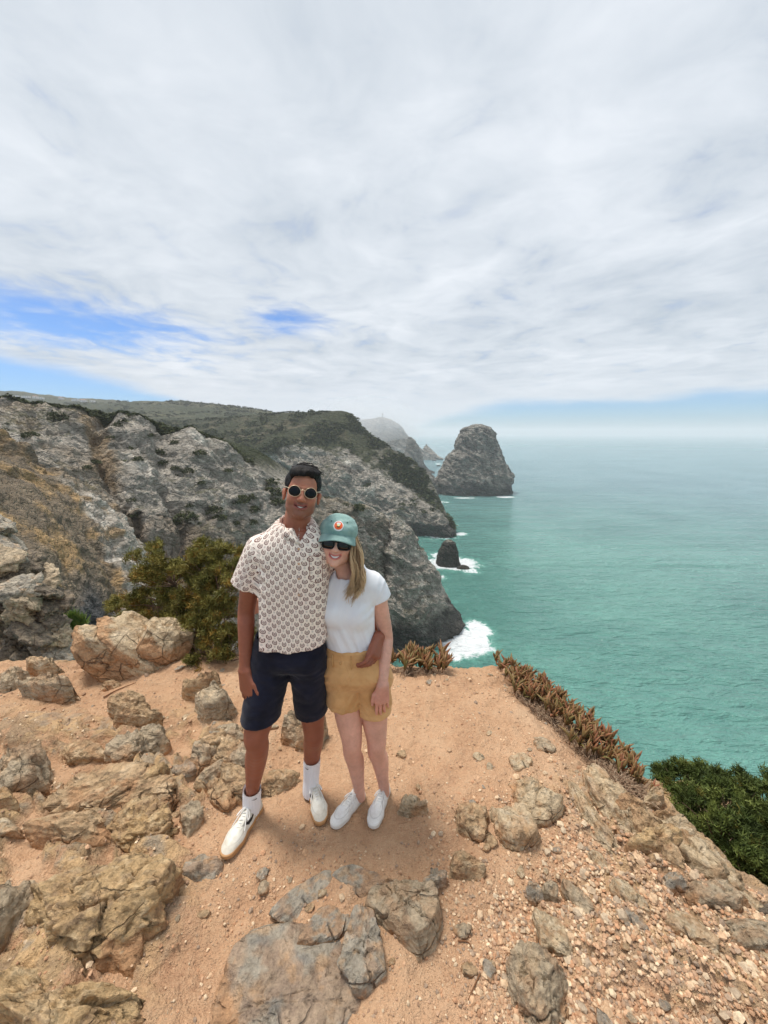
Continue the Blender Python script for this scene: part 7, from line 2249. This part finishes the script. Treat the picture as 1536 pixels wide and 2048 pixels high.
    for side in (0, 1):
        for j in range(ny + 1):
            t = j / ny
            for i in range(nx + 1):
                a_ = -1 + 2 * i / nx
                ang = a_ * 1.22
                r0x, r0y = 0.082, 0.094
                x0, y0 = r0x * math.sin(ang), -0.010 + r0y * math.cos(ang)
                ext = 0.066 * max(0.0, math.cos(ang * 1.08)) ** 0.55
                x = x0 + 0.10 * ext * math.sin(ang) * t * 3.0; y = y0 + ext * t
                z = 0.040 - 0.010 * t - 0.026 * (x / 0.08) ** 2 * (0.25 + 0.75 * t) - 0.008 * t * t
                V.append(L(x, y, z + (0.0018 if side == 0 else -0.0018)))
    n1 = (nx + 1) * (ny + 1)
    for j in range(ny):
        for i in range(nx):
            q = (j * (nx + 1) + i, j * (nx + 1) + i + 1, (j + 1) * (nx + 1) + i + 1, (j + 1) * (nx + 1) + i)
            F += [q, tuple(n1 + k for k in q[::-1])]
    for i in range(nx):
        a_ = ny * (nx + 1) + i; F.append((a_, a_ + 1, n1 + a_ + 1, n1 + a_))
    for j in range(ny):
        for c_ in (0, nx):
            a_ = j * (nx + 1) + c_; b__ = (j + 1) * (nx + 1) + c_; F.append((a_, b__, n1 + b__, n1 + a_))
    mesh_at('bill', V, F, M_CAP, cap, base=cb)
    # round patch: white ring, orange field, dark and pale marks
    def on_cap(x, z, off):
        w0 = L(x, 0.2, z); dirn = -M[:, 1]
        rel = Vc - w0; t = rel @ dirn; d_ = np.linalg.norm(rel - t[:, None] * dirn, axis=1)
        k_ = np.argsort(d_)[:6]; return w0 + dirn * (t[k_].min() - off)
    def patch(name, cx, cz, rx, rz, off, mat, star=0):
        V, F = [on_cap(cx, cz, off)], []
        nn = 28
        for f in (0.5, 1.0):
            for i in range(nn):
                t = 2 * math.pi * i / nn; k = 1 + (0.10 * math.cos(star * t) if star and f == 1 else 0)
                V.append(on_cap(cx + rx * f * k * math.sin(t), cz + rz * f * k * math.cos(t), off))
        for i in range(nn):
            j = (i + 1) % nn; F += [(0, 1 + i, 1 + j), (1 + i, 1 + nn + i, 1 + nn + j, 1 + j)]
        mesh_at(name, V, F, mat, cap, base=cb)
    P_W, P_O, P_D, P_Y = simple('patch_white', (0.78, 0.77, 0.74), 0.8), simple('patch_orange', srgb(226, 98, 52), 0.8), simple('patch_dark', srgb(60, 40, 32), 0.8), simple('patch_yellow', srgb(226, 214, 150), 0.8)
    zc = 0.078
    patch('patch', 0.0, zc, 0.0225, 0.0215, 0.0015, P_W)
    patch('patch_field', 0.0, zc + 0.002, 0.0185, 0.0165, 0.0028, P_O)
    patch('patch_mark', 0.0, zc + 0.010, 0.009, 0.005, 0.0040, P_W)
    patch('patch_mark', 0.0, zc + 0.004, 0.0065, 0.0045, 0.0046, P_Y)
    patch('patch_mark', 0.0, zc - 0.002, 0.007, 0.003, 0.0040, P_D)
    M_EYE = simple('eyelet_thread', srgb(52, 86, 84), 0.8)
    for (x, z) in ((-0.034, 0.094), (0.036, 0.094)): patch('eyelet', x, z, 0.003, 0.003, 0.002, M_EYE)
    # -------- sunglasses: dark squarish frame
    sg = empty('sunglasses', tuple(L(0, 0.10, 0.0) - root_loc), 'black square sunglasses under the cap bill'); sg.parent = wom
    bs = L(0, 0.10, 0.0)
    M_BLK = simple('black_acetate', (0.010, 0.008, 0.008), 0.25, 0.5); M_LN = simple('brown_lens', (0.014, 0.008, 0.007), 0.08, 0.5)
    X_, Y_, Z_ = M[:, 0], M[:, 1], M[:, 2]
    def sq(t, k=1.0):
        c_, s_ = math.cos(t), math.sin(t); p_ = 4.5
        r = (abs(c_) ** p_ + abs(s_) ** p_) ** (-1 / p_)
        return (0.0275 * s * r * k, 0.0215 * s * r * k)
    for sd in (-1, 1):
        c = L(sd * 0.0345, 0.099, -0.004); ax_ = X_ * math.cos(0.15) - Y_ * sd * math.sin(0.15); ax_ /= np.linalg.norm(ax_)
        if np.cross(ax_, Z_) @ Y_ < 0: ax_ = -ax_
        Vd, Fd = disc_mesh(c, ax_, Z_, lambda t: sq(t, 0.95), 40, 0.002); mesh_at('lens', Vd, Fd, M_LN, sg, base=bs)
        Vr, Fr = ring_mesh(c, ax_, Z_, 0, 0.0030, 44, 8, shape=lambda t: sq(t, 1.0)); mesh_at('rim', Vr, Fr, M_BLK, sg, base=bs)
        pts = [L(sd * 0.061, 0.092, 0.008), L(sd * 0.074, 0.065, 0.010), L(sd * 0.080, 0.02, 0.010), L(sd * 0.082, -0.02, 0.006)]
        Vt, Ft = tube(catmull(np.array(pts), 12), 0.0035, 6); mesh_at('temple', Vt, Ft, M_BLK, sg, base=bs)
    Vt, Ft = tube(catmull(np.array([L(-0.009, 0.103, 0.006), L(0, 0.107, 0.009), L(0.009, 0.103, 0.006)]), 8), 0.0035, 6); mesh_at('bridge', Vt, Ft, M_BLK, sg, base=bs)
    # -------- long wavy hair brought over one shoulder
    mh, n, b = material('light_brown_hair')
    vcn = n.attr('Col')
    n.put(b.inputs['Base Color'], vcn); b.inputs['Roughness'].default_value = 0.42; b.inputs['Specular IOR Level'].default_value = 0.4
    g = np.random.default_rng(9)
    mb = MB(); cl = []
    def lock(pts, r0, shade, ns=20, ph=None, amp=0.0):
        c_ = catmull(np.array(pts), ns)
        if ph is not None:
            t_ = np.linspace(0, 1, ns)
            c_ = c_ + (amp * t_ ** 0.7 * np.sin(2 * math.pi * 2.1 * t_ + ph))[:, None] * np.array([0.8, -0.45, 0.25]) 
        rr = r0 * np.concatenate([np.linspace(0.8, 1.0, 6), np.linspace(1.0, 0.2, ns - 6)])
        V, F = tube(c_, rr, 3, False)
        mb.add(V, F)
        tt = np.repeat(np.linspace(0, 1, ns), 3)
        dark, light = np.array(srgb(134, 98, 68)), np.array(srgb(232, 200, 154))
        cl.append(lerp(dark, light, np.clip(shade + 0.35 * (tt - 0.4), 0, 1)))
    def clump(pts, nst, spread, r0, shade):
        """A wavy clump: strands that run together and part a little at the ends."""
        pts = np.array(pts); ph = g.uniform(0, 6.28)
        for k in range(nst):
            o = g.normal(size=3) * spread; q = []
            for i, p_ in enumerate(pts):
                f = (0.7, 0.9, 1.0, 0.8, 1.0)[min(i, 4)]
                q.append(p_ + o * f + 0.0025 * g.normal(size=3) * (i > 0) + 0.006 * np.array([math.sin(ph + i * 2.2), math.cos(ph + i * 2.2), 0]) * (i > 0))
            lock(q, r0 * (0.7 + 0.6 * g.random()), np.clip(shade + 0.14 * g.normal(), 0, 1), 20, ph + 0.25 * g.normal(), 0.010)
    for i in range(64):
        a_ = g.uniform(0, 1)
        st = L(0.068 + 0.010 * g.random(), 0.042 - 0.115 * a_, 0.026 - 0.02 * g.random())
        w1 = g.random()
        p1 = P(704 + 16 * w1, 1115 + 4 * g.normal(), 1.640 + 0.10 * a_)
        p2 = P(707 + 19 * w1, 1142 + 4 * g.normal(), 1.618 + 0.08 * a_)
        p3 = P(703 + 25 * w1, 1166 + 4 * g.normal(), 1.600 + 0.05 * a_)
        long_ = g.random() < 0.62
        p4 = P((690 + 24 * w1) if long_ else (700 + 26 * w1), (1190 if long_ else 1176) + 7 * g.normal(), 1.590 + 0.02 * g.random())
        clump([st, p1, p2, p3, p4], 10, 0.0042, 0.0017, np.clip(0.42 + 0.22 * g.normal(), 0.05, 0.95))
    for i in range(40):                                       # hair at the back of the head and neck
        a_ = g.uniform(-1, 1)
        st = L(0.076 * a_, -0.05 - 0.05 * (1 - a_ * a_), 0.020)
        p1 = L(0.078 * a_ + 0.01, -0.06 - 0.03 * (1 - a_ * a_), -0.06); p2 = P(704 + 12 * a_, 1160, 1.80); p3 = P(708 + 12 * a_, 1192 + 8 * g.normal(), 1.85)
        clump([st, p1, p2, p3], 8, 0.006, 0.0035, 0.25)
    for i in range(40):                                       # fine strands beside the face
        sd = 1 if i % 3 else -1
        st = L(sd * 0.070, 0.052 + 0.01 * g.random(), 0.018)
        if sd > 0: lock([st, P(700 + 4 * g.random(), 1110, 1.62), P(703 + 6 * g.random(), 1140, 1.60), P(702 + 8 * g.random(), 1176 + 8 * g.normal(), 1.59)], 0.0013, 0.6)
        else: lock([st, L(-0.076, 0.040, -0.01), L(-0.074, 0.030, -0.05), L(-0.066, 0.012, -0.09)], 0.0014, 0.3)
    me = mb.mesh('hair'); recenter(me, root_loc)
    c_ = np.vstack(cl); vcol(me, c_)
    obj('hair', me, mh, wom)
    # ring on the finger
    # -------- shoes
    lm = leather('white_leather')
    build_shoe(wom, (-0.112, 1.800), (-0.262, 1.608), 0.255, False, 1, (0.80, 0.79, 0.77), lm)
    build_shoe(wom, (0.018, 1.835), (-0.062, 1.606), 0.255, False, 1, (0.80, 0.79, 0.77), lm)
    return wom
WOMAN = build_woman()
